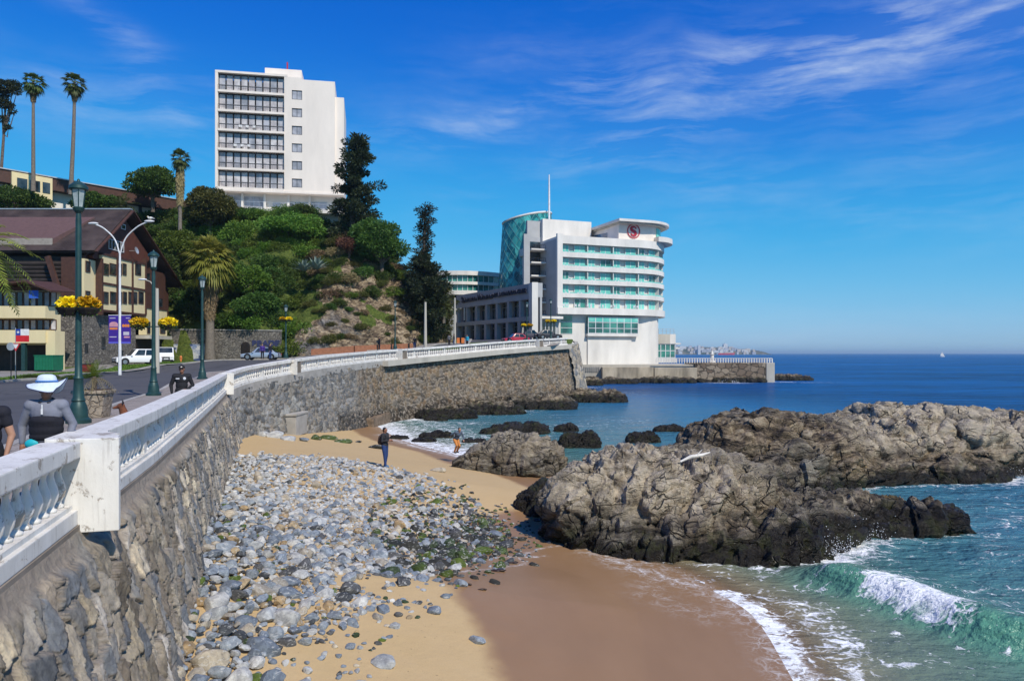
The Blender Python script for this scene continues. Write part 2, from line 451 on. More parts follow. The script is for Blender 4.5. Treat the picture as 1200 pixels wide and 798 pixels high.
def leafmat(name, c1, c2, trans=.35, rough=.55):
    m, t = mat(name)
    a = t.attr('tone', 'Fac')
    col = t.mix(a, c1, c2)
    oi = t.add('ShaderNodeObjectInfo')
    hsn = t.add('ShaderNodeHueSaturation'); t.put(hsn.inputs['Color'], col)
    t.put(hsn.inputs['Hue'], t.maprange(oi.outputs['Random'], 0, 1, .475, .525))
    t.put(hsn.inputs['Value'], t.maprange(oi.outputs['Random'], 0, 1, .7, 1.25))
    col = hsn.outputs[0]
    p = t.principled(col, rough, 0, None, .3)
    tr = t.add('ShaderNodeBsdfTranslucent'); t.put(tr.inputs[0], col)
    mx = t.add('ShaderNodeMixShader'); mx.inputs[0].default_value = trans
    t.l.new(p, mx.inputs[1]); t.l.new(tr.outputs[0], mx.inputs[2])
    t.out(mx.outputs[0]); return m
M['leaf_green'] = leafmat('green_foliage', (.032, .072, .013), (.12, .185, .03))
M['leaf_bright'] = leafmat('bright_green_foliage', (.06, .13, .015), (.19, .27, .035))
M['leaf_olive'] = leafmat('olive_foliage', (.06, .075, .016), (.18, .18, .045))
M['leaf_dark'] = leafmat('dark_conifer_foliage', (.016, .028, .014), (.055, .068, .026), .2)
M['leaf_red'] = leafmat('reddish_foliage', (.10, .035, .03), (.20, .09, .055))
M['leaf_yellow'] = leafmat('yellowing_palm_foliage', (.13, .18, .02), (.38, .36, .06))
M['leaf_dry'] = leafmat('dry_foliage', (.16, .11, .05), (.28, .21, .11), .1)
M['leaf_palm'] = leafmat('palm_foliage', (.045, .075, .02), (.14, .16, .04), .25)
M['leaf_agave'] = leafmat('blue_green_agave', (.13, .19, .16), (.26, .33, .28), .05)
M['flower'] = leafmat('yellow_flowers', (.80, .50, .01), (.95, .72, .02), .3)
# ================================================================ TERRAIN AND SETTING
rng = np.random.RandomState(11); random.seed(5)
# rail line (outer face of balustrade), top-of-rail height
RAIL = [(-1.4,-4,5.16),(-2.56,0,5.16),(-5.27,9.2,5.16),(-6.6,13.7,5.16),(-8.75,20.3,5.16),(-11.7,29.3,5.16),(-14.6,38,5.17)]
RAIL2 = [tuple(p) for p in catmull([(-14.6,38,5.17),(-15.1,43,5.45),(-14.35,49,5.81),(-13.5,57,6.12),(-12.0,65,6.40),(-9.7,71,6.66),(-7,76,6.93),(-0.2,85.5,7.62),(7.2,96,8.22)], 5)]
KERB = [(-5.0,-6),(-6.5,0),(-9.7,12),(-12.9,21),(-17.4,34.4),(-21.7,50),(-24,60),(-23,67),(-20,74),(-15,80),(-9,87),(-2,95),(4,104),(8,115),(9,150)]
FAR = [(-36,-30),(-36,0),(-36,40),(-36.2,60),(-36.6,80),(-35.5,86),(-31,91),(-27,93.5),(-21.5,95.8),(-14,102),(-8,113),(-7,130),(-9,160)]

# waterline of the beach: land on the left of travel
WL = [(2.6,-30),(3.2,-5),(4.9,6),(5.3,12),(5.9,17),(5.6,19),(4.7,21.3),(3.2,23.4),(2.6,25.5),(4,28),(4.5,32),(3,36),(1.0,40),(-1.5,43),(-3.1,45.3),(-5.2,48.6),(-7.6,53),(-10.2,60),(-12.5,67),(-16,74)]
WLs = [tuple(p) for p in catmull(WL, 4)]
WALLC = [(x, y) for x, y, z in RAIL]+[(x, y) for x, y, z in RAIL2[1:]]
def sandz(x, y):
    x = np.asarray(x, float); y = np.asarray(y, float); sh = x.shape; xf = x.ravel(); yf = y.ravel()
    d, sd_, _ = polydist(xf, yf, WLs); d = d*np.where(sd_ > 0, 1, -1)
    z = np.where(d < 0, .11*d, np.where(d < 3, .05*d, .15+.165*(d-3)))
    z = np.where(z > 1.5, 1.5+(z-1.5)*.35, z)
    dw, _, _ = polydist(xf, yf, WALLC)
    z = z+.32*np.exp(-(dw/1.8)**2)*sstep(-yf, -30, -16)
    z = z+.05*fbm(P3(xf, yf), .35, 3, seed=3)*sstep(d, 1, 5)+.012*fbm(P3(xf, yf), 2.2, 3, seed=9)*sstep(d, 3, 7)
    z = np.maximum(z, -6)
    return z.reshape(sh) if sh else float(z[0])

def grid(xs, ys, zf):
    X, Y = np.meshgrid(xs, ys); nx, ny = len(xs), len(ys)
    Z = zf(X.ravel(), Y.ravel())
    V = np.stack([X.ravel(), Y.ravel(), Z], 1)
    i = np.arange((nx-1)*(ny-1)); r = i//(nx-1); c = i % (nx-1); a = r*nx+c
    return V, np.stack([a, a+1, a+nx+1, a+nx], 1)
def keep(V, Fc, mask_v):
    """drop faces none of whose corners is wanted"""
    k = mask_v[Fc].any(1); Fc = Fc[k]; u, inv = np.unique(Fc, return_inverse=True)
    return V[u], inv.reshape(Fc.shape), u

# ---- sand
m, t = mat('beach_sand'); co = t.coord('Object')
wet = t.attr('wet', 'Fac'); fo = t.attr('foam', 'Fac')
n1 = t.noise(co, .8, 6, .6); n2 = t.noise(co, 60, 3, .6); n3 = t.noise(co, 5, 5, .6)
dry = t.mix(n1, (.51, .36, .175), (.58, .42, .23)); dry = t.mix(t.maprange(n2, .2, .8), t.mix(1, dry, (.80, .79, .77), 'MULTIPLY'), dry)
spk = t.maprange(t.noise(co, 14, 2, .5), .70, .74)
dry = t.mix(t.math('MULTIPLY', spk, .5), dry, (.12, .08, .05))
wetc = t.mix(t.noise(t.mapping(co, (1, .35, 1)), 1.1, 5, .6), (.245, .14, .066), (.305, .18, .092))
wf = t.math('ADD', wet, t.math('MULTIPLY', t.math('SUBTRACT', t.noise(co, 1.3, 5, .55), .5), .35), clamp=True)
wf = t.maprange(wf, .30, .70, smooth=True)
col = t.mix(wf, dry, wetc)
warp2 = t.vmath('ADD', co, t.vmath('MULTIPLY', t.noise(co, 1.6, 4, .55, 0, 'Color'), (.9, .9, 0)))
lace = t.voro(warp2, 2.6, 'DISTANCE_TO_EDGE'); lace2 = t.voro(warp2, 7.0, 'DISTANCE_TO_EDGE')
lc = t.math('MAXIMUM', t.maprange(lace, .09, .0), t.math('MULTIPLY', t.maprange(lace2, .12, .0), .6))
ff = t.math('MULTIPLY', t.math('ADD', lc, t.maprange(fo, .6, 1.0)), fo, clamp=True)
ff = t.math('MULTIPLY', ff, t.maprange(t.noise(co, 2.3, 6, .7), .38, .56))
col = t.mix(ff, col, (.82, .82, .80))
rough = t.mix(wf, (.95,)*3, (.38,)*3)
nr = t.bump(t.math('ADD', t.math('MULTIPLY', n2, .25), n3), t.maprange(wf, 0, 1, .55, .05), .03)
t.out(t.principled(col, rough, 0, nr, .18)); M['sand'] = m

xs = np.concatenate([np.arange(-22, -14, .5), np.arange(-14, 8, .10), np.arange(8, 30, 1.), [40, 60, 90]])
ys = np.concatenate([np.arange(-20, 6, 1.), np.arange(6, 26, .10), np.arange(26, 50, .2), np.arange(50, 100, 1.), [110, 140, 200]])
V, Fc = grid(xs, ys, sandz)
me = newmesh('beach_sand', V, Fc, True)
d, s_, arc = polydist(V[:, 0], V[:, 1], WLs); d = d*np.where(s_ > 0, 1, -1)
# the wet band is broad in the near bay, narrow further on
bw = np.interp(V[:, 1], [5, 10, 14, 17.5, 20, 24, 28, 33, 40, 46, 55, 70], [4.0, 4.6, 5.9, 7.5, 6.8, 5.0, 3.6, 3.2, 3.0, 1.8, 2.6, 3.0])
vattr(me, 'wet', np.clip(.5-(d-bw)/1.6, 0, 1))
fl = np.zeros(len(V))
fl += .55*np.exp(-((d-.25)/.45)**2)
for (cx, cy, pts, wd, am) in [(0, 0, [(1.0,22.3),(-.2,21.6),(-1.6,20.2)], .10, .85), (0, 0, [(2.4,24.2),(1.0,23.3),(.2,21.9),(.3,20.8),(-1.3,18.8)], .09, .8),
        (0, 0, [(2.2,25.3),(2.7,22.8),(4.0,20.6),(5.2,19.3),(5.7,17.2)], .55, .7), (0,0,[(3.9,20.2),(3.5,18.7),(4.6,17.3)], .5, .3),
        (0, 0, [(-9.9,56),(-6.8,49.9),(-3.6,45.0),(-2.2,42.9)], .5, .9)]:
    dd, _, _ = polydist(V[:, 0], V[:, 1], catmull(pts, 5)); fl = np.maximum(fl, am*np.exp(-(dd/wd)**2))
vattr(me, 'foam', np.clip(fl, 0, 1))
tag(mobj('beach_sand', me, M['sand']), kind='structure')

# ---- rocks described as lumps (also used for the foam round them)
def rock_lumps():
    R = {}
    R['front'] = [ # x,y,z,rx,ry,rz
        (3.3,25.6,.9,2.0,2.3,1.85),(2.4,25.2,.7,1.3,1.9,1.55),(4.6,25.6,1.0,2.2,2.5,1.85),(6.4,25.8,.75,2.5,2.6,1.75),(8.2,26.2,.45,2.2,2.2,1.2),
        (9.7,26.0,.3,2.0,1.8,.95),(11.4,26.0,.15,1.9,1.3,.85),(12.8,26.2,.1,1.6,1.0,.68),(14.4,26.0,.05,1.25,.8,.62),(6.0,23.3,.15,2.6,1.3,.85),(8.0,23.5,.1,2.2,1.6,.9),(9.3,24.6,.2,2.0,1.6,1.0),(3.6,23.9,.3,1.3,1.2,.9),
        (5.2,27.6,.9,2.3,2.2,1.5),(7.7,28.0,.2,1.9,1.6,.7),(7.6,22.4,0,1.5,.8,.5)]
    R['rear'] = [(8.6,35.0,.5,1.8,2.2,1.35),(10.4,36.2,.9,2.4,2.8,1.85),(12.6,37.4,1.1,3.0,3.4,2.1),(14.9,38.2,.9,3.2,3.8,1.95),(17.6,39.5,.9,3.2,3.7,1.65),
        (20.5,40.8,1.0,3.4,4.6,1.95),(24.0,42.2,1.0,3.6,5.2,1.95),(27.5,43.0,.9,3.6,4.8,1.75),(31,43.5,.7,3.6,4.2,1.55),(35,44.3,.5,4,3.5,1.3),
        (12.6,34.1,.1,2.8,1.7,.95),(16.8,36.0,.2,3.4,1.6,.9),(21.0,36.9,.2,3.6,1.6,.9),(25.6,38.9,.2,3.4,1.5,.8),(10.8,33.2,.2,1.8,1.5,.9),(13.8,35.5,.7,3,2.4,1.7)]
    R['small'] = [(0.2,38.8,.5,2.0,1.7,1.45),(-1.1,38.6,.35,1.4,1.3,1.05),(1.3,38.9,.45,1.5,1.5,1.25),(-2.1,38.5,.25,.9,.8,.6),(.5,37.7,.2,1.5,1.0,.9)]
    R['left_boulder'] = [(.75,28.7,.35,.62,.55,.62),(1.3,28.5,.5,.8,.7,.85),(1.25,28.0,.2,.7,.5,.5)]
    return R
RL = rock_lumps()

# ---- sea
m, t = mat('sea_water'); co = t.coord('Object')
dep = t.attr('depth', 'Fac'); fo = t.attr('foam', 'Fac'); grn = t.attr('crest', 'Fac')
pos = t.add('ShaderNodeNewGeometry').outputs['Position']
patch = t.math('ADD', t.math('MULTIPLY', t.noise(t.mapping(pos, (.012, .035, 0)), 1.0, 6, .65), .5), t.math('MULTIPLY', t.noise(t.mapping(pos, (.09, .42, 0)), 1.0, 6, .7), .5)); patch = t.maprange(patch, .38, .62)
c_deep = t.mix(patch, (.001, .032, .11), (.003, .11, .35))
cr = t.ramp(dep, [(0, (.30, .22, .125)), (.05, (.24, .20, .12)), (.12, (.15, .19, .13)), (.25, (.075, .175, .155)), (.45, (.055, .18, .23)), (.75, (.01, .13, .30)), (1, (0, 0, 0))])
col = t.mix(t.maprange(dep, .70, 1.), cr, c_deep)
col = t.mix(grn, col, (.10, .29, .20))
wsp = t.vmath('ADD', pos, t.vmath('MULTIPLY', t.noise(pos, .9, 4, .6, 0, 'Color'), (1.6, 1.6, 0)))
l1 = t.voro(t.mapping(wsp, (1, 1.0, 0)), 1.15, 'DISTANCE_TO_EDGE'); l2 = t.voro(t.mapping(wsp, (1, 1, 0)), 3.4, 'DISTANCE_TO_EDGE')
fine = t.noise(pos, 9, 6, .75)
brk_ = t.maprange(t.noise(pos, 1.3, 7, .72), .36, .62); lace = t.math('MULTIPLY', t.math('ADD', t.math('MULTIPLY', t.maprange(l1, .10, .0), .45), t.math('MULTIPLY', t.maprange(l2, .20, .0), .6)), t.math('MULTIPLY', brk_, 1.3)); streak_ = t.noise(t.mapping(wsp, (1, 2.4, 0), (0, 0, -.5)), 2.2, 8, .75)
q = t.math('ADD', t.math('MULTIPLY', fo, 1.5), t.math('MULTIPLY', t.math('SUBTRACT', t.math('ADD', t.math('MULTIPLY', lace, .7), t.math('ADD', t.math('MULTIPLY', fine, .5), t.math('MULTIPLY', streak_, 1.3))), 1.55), 1.5))
foam = t.maprange(q, .0, .55)
foam = t.math('MULTIPLY', foam, t.math('GREATER_THAN', fo, .02))
col = t.mix(foam, col, (.86, .87, .87))
wv1 = t.noise(t.mapping(pos, (1, 1.6, 1), (0, 0, .35)), 1.6, 5, .62); wv2 = t.noise(t.mapping(pos, (.22, .5, 1), (0, 0, .2)), 1.0, 4, .6)
wv3 = t.noise(t.mapping(pos, (1, 1.5, 1), (0, 0, -.4)), 6., 4, .6)
cd = t.add('ShaderNodeCameraData') if False else None
h = t.math('ADD', t.math('ADD', t.math('MULTIPLY', wv1, .36), t.math('MULTIPLY', wv2, 1.0)), t.math('MULTIPLY', wv3, .05))
h = t.math('ADD', h, t.math('MULTIPLY', foam, t.math('MULTIPLY', fine, .05)))
nr = t.bump(h, t.maprange(dep, 0.0, .45, .35, 1.0), 1.0)
rgh = t.maprange(foam, 0, 1, .20, .8)
p0_ = t.principled(col, rgh, 0, nr, t.maprange(foam, 0, 1, .42, .1), IOR=1.33); df_ = t.add('ShaderNodeBsdfDiffuse'); t.put(df_.inputs[0], col); t.put(df_.inputs['Normal'], nr); ms_ = t.add('ShaderNodeMixShader'); t.put(ms_.inputs[0], t.maprange(dep, .6, 1., .15, .62)); t.l.new(p0_, ms_.inputs[1]); t.l.new(df_.outputs[0], ms_.inputs[2]); p = ms_.outputs[0]
tr = t.add('ShaderNodeBsdfTransparent'); mx = t.add('ShaderNodeMixShader')
al = t.math('MAXIMUM', t.maprange(dep, .0, .055, .12, 1.), foam)
t.l.new(al, mx.inputs[0]); t.l.new(tr.outputs[0], mx.inputs[1]); t.l.new(p, mx.inputs[2]); t.out(mx.outputs[0])
M['sea'] = m
CREST = catmull([(7.9,21.6),(8.6,20.0),(9.35,18.7),(9.9,17.2),(10.6,15.9),(11.7,15.0),(13.6,13.9),(16,12.6)], 6)
def crest_h(x, y):
    d, s_, a = polydist(x, y, CREST)
    L = a.max() if a.size else 1
    env = sstep(a, 0.0, 2.2)*(1-sstep(a, 8.5, 13.0)*.5); env = env*np.exp(-np.maximum(0, (7.9-x)*(a < .01)))
    env = np.where(a < .02, env*np.exp(-(d/.7)**2), env)
    front = s_ < 0          # side towards the beach
    return env, d, front, a
def seaz(X, Y):
    g = np.clip(1-Y/140., 0, 1)
    P = P3(X, Y)
    z = .10*fbm(P*np.array([1, 1.7, 1], np.float32), .35, 3, seed=21)+.035*fbm(P, 1.4, 3, seed=25)+.012*fbm(P, 4., 2, seed=27)
    dsh, ss, _ = polydist(X, Y, WLs); dsea = dsh*np.where(ss > 0, -1, 1)
    z = z*g*sstep(dsea, .3, 5)*1.3
    env, d, front, a = crest_h(X, Y)
    lump = 1+.16*vnoise(P3(a, 0*a), 1.1, 5)
    hh = .64*env*lump*np.where(front, np.exp(-(d/.50)**2), np.exp(-(d/1.5)**2)*.92+.08*np.exp(-(d/3)**2))
    z = z+hh
    # following swell further out
    d2, s2, a2 = polydist(X, Y, [(13.5,24.5),(17,21),(22,17)])
    z += .22*np.exp(-(d2/1.3)**2)*sstep(a2, 0, 3)
    # gentle swash edge
    z += .02*np.exp(-(np.abs(dsea)/.3)**2)
    return z
ys = [-15.]; 
while ys[-1] < 45000: ys.append(ys[-1]+(.6 if ys[-1] < 8 else max(.085, .0075*ys[-1]) if ys[-1] < 60 else .02*ys[-1]))
ys = np.array(ys); us = np.linspace(-1.3, 1.6, 760)
uu = np.sign(us)*np.abs(us)**1.0
X = (ys[:, None]+22)*uu[None, :]*.95+3; X[ys < 60] = X[ys < 60]
Y = np.repeat(ys[:, None], len(us), 1)
V = np.stack([X.ravel(), Y.ravel(), seaz(X.ravel(), Y.ravel())], 1)
nx, ny = len(us), len(ys); i = np.arange((nx-1)*(ny-1)); r = i//(nx-1); c = i % (nx-1); a = r*nx+c
Fc = np.stack([a, a+1, a+nx+1, a+nx], 1)
dsh, ss, _ = polydist(V[:, 0], V[:, 1], WLs); dsea = dsh*np.where(ss > 0, -1, 1)
V, Fc, u = keep(V, Fc, (dsea > -1.0) | (V[:, 1] > 75)); dsea = dsea[u]
me = newmesh('sea', V, Fc, True)
X, Y = V[:, 0], V[:, 1]
dep = np.clip(1-np.exp(-np.maximum(dsea, 0)/9.5), 0, 1)*.62+.38*sstep(dsea, 10, 60)
dep = dep+.05*fbm(P3(X, Y), .3, 4, seed=33)*sstep(dsea, 1, 6)
dep = np.where((X < 4) & (Y > 40) & (Y < 140), dep*.93, dep)
dep = dep+.25*sstep(Y, 45, 75)*(1-dep); dep = dep*(1-.22*(1-sstep(X, 20, 60))*(1-sstep(Y, 95, 150))*sstep(Y, 45, 60))
foam = np.zeros(len(V))
foam = np.maximum(foam, .85*np.exp(-(np.maximum(dsea, 0)/.55)**2)*(Y < 19.4))
foam = np.maximum(foam, .55*np.exp(-((dsea-1.2)/.9)**2)*(Y < 19))
foam = np.maximum(foam, .22*np.exp(-(dsea/6)**2)*(Y > 12)*(Y < 24))
foam = np.maximum(foam, (.80*np.exp(-(dsea/2.6)**2)+.5*np.exp(-((dsea-5)/2.4)**2))*(X < 2)*(Y > 38)*(Y < 80))
env, d, front, a = crest_h(X, Y)
brk = sstep(a, 2.3, 3.2)*(1-sstep(a, 4.8, 6.4))+.9*sstep(a, 7.4, 8.6)
foam = np.maximum(foam, 1.0*brk*env*np.where(front, np.exp(-((d-.25)/.42)**2), np.exp(-(d/.8)**2)))
foam = np.maximum(foam, .34*env*np.where(front, 0, np.exp(-((d-1.6)/1.8)**2)))
for k, (ax, ay, rr, am) in enumerate([(9.6,22.5,1.2,1.0),(10.6,23.4,1.2,1.0),(11.8,24.2,.9,.8),(7.2,21.6,1.0,.6),(9.6,22.0,1.6,.6),(13.2,24.9,1.0,.55),(14.9,26.8,1.2,.7),(12.4,27.9,1.2,.6),(16,25.3,1.2,.45),
        (18.5,27.5,2.0,.4),(15.5,22.5,2.2,.35),(13,18.5,2.5,.33),(20.5,34.9,1.6,.55),(24,36.6,2.6,.8),(27.5,37.4,2.2,.6),(13.6,32.2,1.4,.8),(15,33.2,1.2,.5),(22,30,3,.28),(19,24,3,.27),
        (4.6,41.6,1.6,.5),(7.3,41,1.5,.45),(45,158,5,.8),(47,155,4,.6),(59,160,4,.6),(63,158,3.5,.5),(67,158,3,.35),(10,113,4,.75),(14,116,5,.5),(14,135,3,.6),(-1,57,4,.45),(5,63,4,.35),(10,68,3,.3),(-9,71,3.5,1.0),(-6.5,74,3.5,.9),(-3,77,3,.7),(0,80,3,.6),(-4,66,3,.5),(9,98,4,.4)]):
    foam = np.maximum(foam, am*np.exp(-(((X-ax)**2+(Y-ay)**2)/rr**2)))
pf = fbm(P3(X, Y), .22, 4, .6, 77); foam = np.maximum(foam, .36*sstep(pf, .0, .5)*(X > 9)*(Y > 11)*(Y < 40)*(dsea > .5))
foam = np.maximum(foam, .22*sstep(pf, .1, .5)*(X < 12)*(Y > 40)*(Y < 75))
for key in ('front', 'rear'):
    for (lx, ly, lz, rx, ry, rz_) in RL[key]:
        q = np.sqrt(((X-lx)/(rx+.15))**2+((Y-ly)/(ry+.15))**2)
        foam = np.maximum(foam, .60*np.exp(-((q-1.04)/.14)**2)*(dsea > .3))
vattr(me, 'depth', np.clip(dep, 0, 1)); vattr(me, 'foam', np.clip(foam, 0, 1.15))
vattr(me, 'crest', np.clip(env*np.where(front, np.exp(-((d-.3)/.6)**2), .4*np.exp(-(d/.5)**2)), 0, 1)*.9)
tag(mobj('sea', me, M['sea']), kind='structure')

# ---- land: pavement, road, verge
m, t = mat('asphalt'); co = t.coord('Object')
n = t.noise(co, .35, 6, .6); n2 = t.noise(co, 30, 3, .6)
col = t.mix(n, (.070, .070, .077), (.110, .107, .110)); pt_ = t.maprange(t.noise(t.mapping(co, (.25, .06, 1), (0, 0, .3)), 1., 3, .5), .56, .58); col = t.mix(t.math('MULTIPLY', pt_, .35), col, (.05, .05, .055)); ck_ = t.maprange(t.voro(t.vmath('ADD', co, t.noise(co, .8, 3, .6, 0, 'Color')), .22, 'DISTANCE_TO_EDGE'), .012, .004); col = t.mix(t.math('MULTIPLY', ck_, .6), col, (.03, .03, .033)); col = t.mix(t.maprange(n2, .3, .7), col, t.mix(1, col, (.8, .8, .8), 'MULTIPLY'))
t.out(t.principled(col, .85, 0, t.bump(n2, .4, .01), .3)); M['asphalt'] = m
m, t = mat('promenade_paving'); co = t.coord('Object')
br = t.add('ShaderNodeTexBrick'); t.put(br.inputs['Vector'], t.mapping(co, (1, 1, 1), (0, 0, -.31)))
br.inputs['Scale'].default_value = 1.3; br.inputs['Mortar Size'].default_value = .012; br.inputs['Color1'].default_value = (.36, .31, .27, 1)
br.inputs['Color2'].default_value = (.30, .265, .235, 1); br.inputs['Mortar'].default_value = (.16, .14, .12, 1)
n = t.noise(co, 1.4, 6, .6); col = t.mix(t.maprange(n, .3, .7), br.outputs[0], t.mix(1, br.outputs[0], (.72, .70, .68), 'MULTIPLY'))
t.out(t.principled(col, .85, 0, t.bump(t.noise(co, 18, 4, .6), .3, .01), .25)); M['paving'] = m
m, t = mat('grass'); co = t.coord('Object'); n = t.noise(co, .9, 6, .65); n2 = t.noise(co, 9, 4, .7)
col = t.mix(n, (.07, .12, .018), (.15, .20, .035)); col = t.mix(t.maprange(n2, .35, .7), col, (.045, .075, .015))
t.out(t.principled(col, .95, 0, t.bump(n2, 1, .1), .1)); M['grass'] = m

LANDB = [(x, y) for x, y, z in RAIL]+[(x, y) for x, y, z in RAIL2[1:]]+[(10.2,120),(12.5,150),(13,158),(13.5,175),(40,185),(42,230)]
INL = [(x-.25, y) for x, y in LANDB]   # promenade edge
ys = np.concatenate([np.arange(-30, 100, 1.5), np.arange(100, 235, 6.)])
V = []; nxx = 70
bx = np.interp(ys, [p[1] for p in LANDB], [p[0] for p in LANDB])
for yy, b in zip(ys, bx):
    for k in range(nxx):
        f_ = (k/(nxx-1))**1.7; V.append((b-.3-f_*(150), yy, 0))
V = np.array(V); V[:, 2] = gz(V[:, 0], V[:, 1])-.06
ny = len(ys); i = np.arange((nxx-1)*(ny-1)); r = i//(nxx-1); c = i % (nxx-1); a = r*nxx+c
Fc = np.stack([a+1, a, a+nxx, a+nxx+1], 1)
tag(mobj('ground', newmesh('ground', V, Fc, True), M['grass']), kind='structure')
def resample(pl, n):
    pl = np.array([p[:2] for p in pl], float); s = np.concatenate([[0], np.cumsum(np.hypot(*np.diff(pl, axis=0).T))])
    q = np.linspace(0, s[-1], n); return np.stack([np.interp(q, s, pl[:, 0]), np.interp(q, s, pl[:, 1])], 1)
def ribbon(name, A, B, dz, m, n=90, k=14, **kw):
    A = np.array([p[:2] for p in A], float); B = np.array([p[:2] for p in B], float)
    V = []
    for p, q in zip(A, B):
        for j in range(k): V.append(p+(q-p)*j/(k-1))
    V = np.array(V); z = gz(V[:, 0], V[:, 1])+dz; V = np.column_stack([V, z]); ny = len(A)
    i = np.arange((k-1)*(ny-1)); r = i//(k-1); c = i % (k-1); a = r*k+c
    Fc = np.stack([a, a+1, a+k+1, a+k], 1)
    me = newmesh(name, V, Fc, True); bm = bmesh.new(); bm.from_mesh(me); bmesh.ops.recalc_face_normals(bm, faces=bm.faces)
    if sum(f.normal.z for f in bm.faces) < 0: bmesh.ops.reverse_faces(bm, faces=bm.faces)
    bm.to_mesh(me); bm.free()
    return tag(mobj(name, me, m), **kw)
kb = resample(catmull([(x, y) for x, y in KERB], 4), 90); 
fr = resample(catmull([(x, y) for x, y in FAR], 4), 90)
# road: match stations between kerb and far edge by parameter
roadA = kb; 
fpar = np.array([(-36,-30),(-36,-10),(-36,12),(-36,30),(-36,48),(-36.2,58),(-36.5,70),(-36.3,82),(-32,90.3),(-27,93.5),(-21.5,95.8),(-14,102),(-8,113),(-7,130),(-9,160)], float)
kpar = np.array(KERB, float)
def dens(P, n=8): return np.array(catmull([tuple(p) for p in P], n))
ribbon('road', dens(kpar), dens(fpar), 0.0, M['asphalt'], kind='structure')
# promenade raised on a kerb
railp = np.array([(-1.9,-6),(-2.9,0),(-6.3,12),(-9.2,21),(-13.8,34.4),(-15.3,43),(-14.8,49),(-14.0,57),(-12.5,65),(-10.2,71),(-7.5,76),(-1.9,85.2),(3.2,92.0),(6.3,96.4),(9,150)], float)
def offs(P, d):
    P = np.array(P, float); T = np.gradient(P, axis=0); T /= np.linalg.norm(T, axis=1)[:, None]
    return P+np.stack([T[:, 1], -T[:, 0]], 1)*d
pr = dens(railp); kk = dens(kpar)
ribbon('promenade', pr, offs(kk, .22), .12, M['paving'], kind='structure')
ko = offs(kk, .22); mb = MB()
for i in range(len(kk)-1):
    a0, a1 = kk[i], kk[i+1]; b0, b1 = ko[i], ko[i+1]
    za, zb = gz(*a0), gz(*a1)
    mb.raw([(a0[0],a0[1],za-.1),(b0[0],b0[1],za-.1),(b0[0],b0[1],za+.135),(a0[0],a0[1],za+.135),
            (a1[0],a1[1],zb-.1),(b1[0],b1[1],zb-.1),(b1[0],b1[1],zb+.135),(a1[0],a1[1],zb+.135)],
           [(3,2,6,7),(0,3,7,4),(1,5,6,2)])
tag(mb.build('kerb', M['concrete']), kind='structure')
fp = dens(fpar); fo_ = offs(fp, -.25); mb = MB()
for i in range(len(fp)-1):
    a0, a1 = fp[i], fp[i+1]; b0, b1 = fo_[i], fo_[i+1]
    za, zb = gz(*a0), gz(*a1)
    mb.raw([(a0[0],a0[1],za-.1),(b0[0],b0[1],za-.1),(b0[0],b0[1],za+.13),(a0[0],a0[1],za+.13),
            (a1[0],a1[1],zb-.1),(b1[0],b1[1],zb-.1),(b1[0],b1[1],zb+.13),(a1[0],a1[1],zb+.13)],
           [(3,2,6,7),(0,3,7,4),(1,5,6,2)])
tag(mb.build('far_kerb', M['concrete']), kind='structure')
# footpath beyond the road and the parking lane by the stone house
m, t = mat('light_footpath'); co = t.coord('Object'); n = t.noise(co, 1.2, 5, .6)
t.out(t.principled(t.mix(n, (.27, .25, .22), (.20, .185, .165)), .9)); M['path'] = m
ribbon('footpath', [(-36.3,y) for y in range(54, 90, 4)], [(-37.3,y) for y in range(54, 90, 4)], .09, M['path'], kind='structure')
ribbon('parking_lane', [(-39.8,y) for y in range(50, 98, 4)], [(-44.4,y) for y in range(50, 98, 4)], .03, M['path'], kind='structure')
ribbon('forecourt', [(-36.3,y) for y in range(20, 52, 4)], [(-60,y) for y in range(20, 52, 4)], .035, M['asphalt'], kind='structure')
ribbon('driveway', [(-44.5,y) for y in range(52, 72, 3)], [(-60,y) for y in range(52, 72, 3)], .035, M['path'], kind='structure')
# foothill footway along the cliff foot
ff1 = dens(np.array([(-27,93.5),(-21.5,95.8),(-14,102),(-8,113),(-7,130),(-9,160)], float)); 
ribbon('cliff_footway', offs(ff1, -.25), offs(ff1, -1.9), .1, M['path'], kind='structure')
# ================================================================ HILL
FOOT = [(-160,112),(-60,103),(-46,98.2),(-31,97.2),(-28,96.5),(-22.5,98.5),(-15.5,104.5),(-10.2,115),(-10.5,124),(-14,142),(-20,170),(-30,230)]
def hillz(X, Y):
    d, s_, a = polydist(X, Y, FOOT); d = np.where(s_ > 0, d, -d)
    P = P3(X, Y)
    dn = d+1.2*fbm(P, .12, 3, seed=41)
    base = gz(X, Y)
    wall = sstep(-X, 29.5, 33)*4.0
    # cliff steepness: steeper on the rocky right flank
    rock = sstep(X, -31, -24)
    slope = 1.0+.45*rock
    ramp = np.where(dn < 0, 0, wall+slope*dn)
    plat = np.interp(X, [-160,-60,-46,-34,-29,-24.5,-20,-16,-12,-9], [24.5,24,24.2,24,22.6,18.5,16,12.5,9.0,6.0])
    plat = plat + np.where(Y > 128, 0, 0)
    h = plat*(1-np.exp(-ramp/plat*1.45))*1.02; h = np.minimum(h, plat)
    h = np.where(ramp > 0, np.minimum(ramp*1.0, plat)*.75+h*.25, 0)
    P2 = P3(X, Y, h)
    amp = np.clip(h/4, 0, 1)*(1-sstep(d, 20, 26)*.6)
    strat = fbm(P2*np.array([.6,.6,1.4], np.float32), .35, 5, .55, 45, ridge=True)
    h = h+amp*(.8*fbm(P2, .16, 4, seed=43)+(.25+1.2*rock)*strat*.8+.45*rock*fbm(P2, 1.2, 3, seed=48, ridge=True))
    return base+np.where(dn > 0, np.maximum(h, 0), -.6), rock
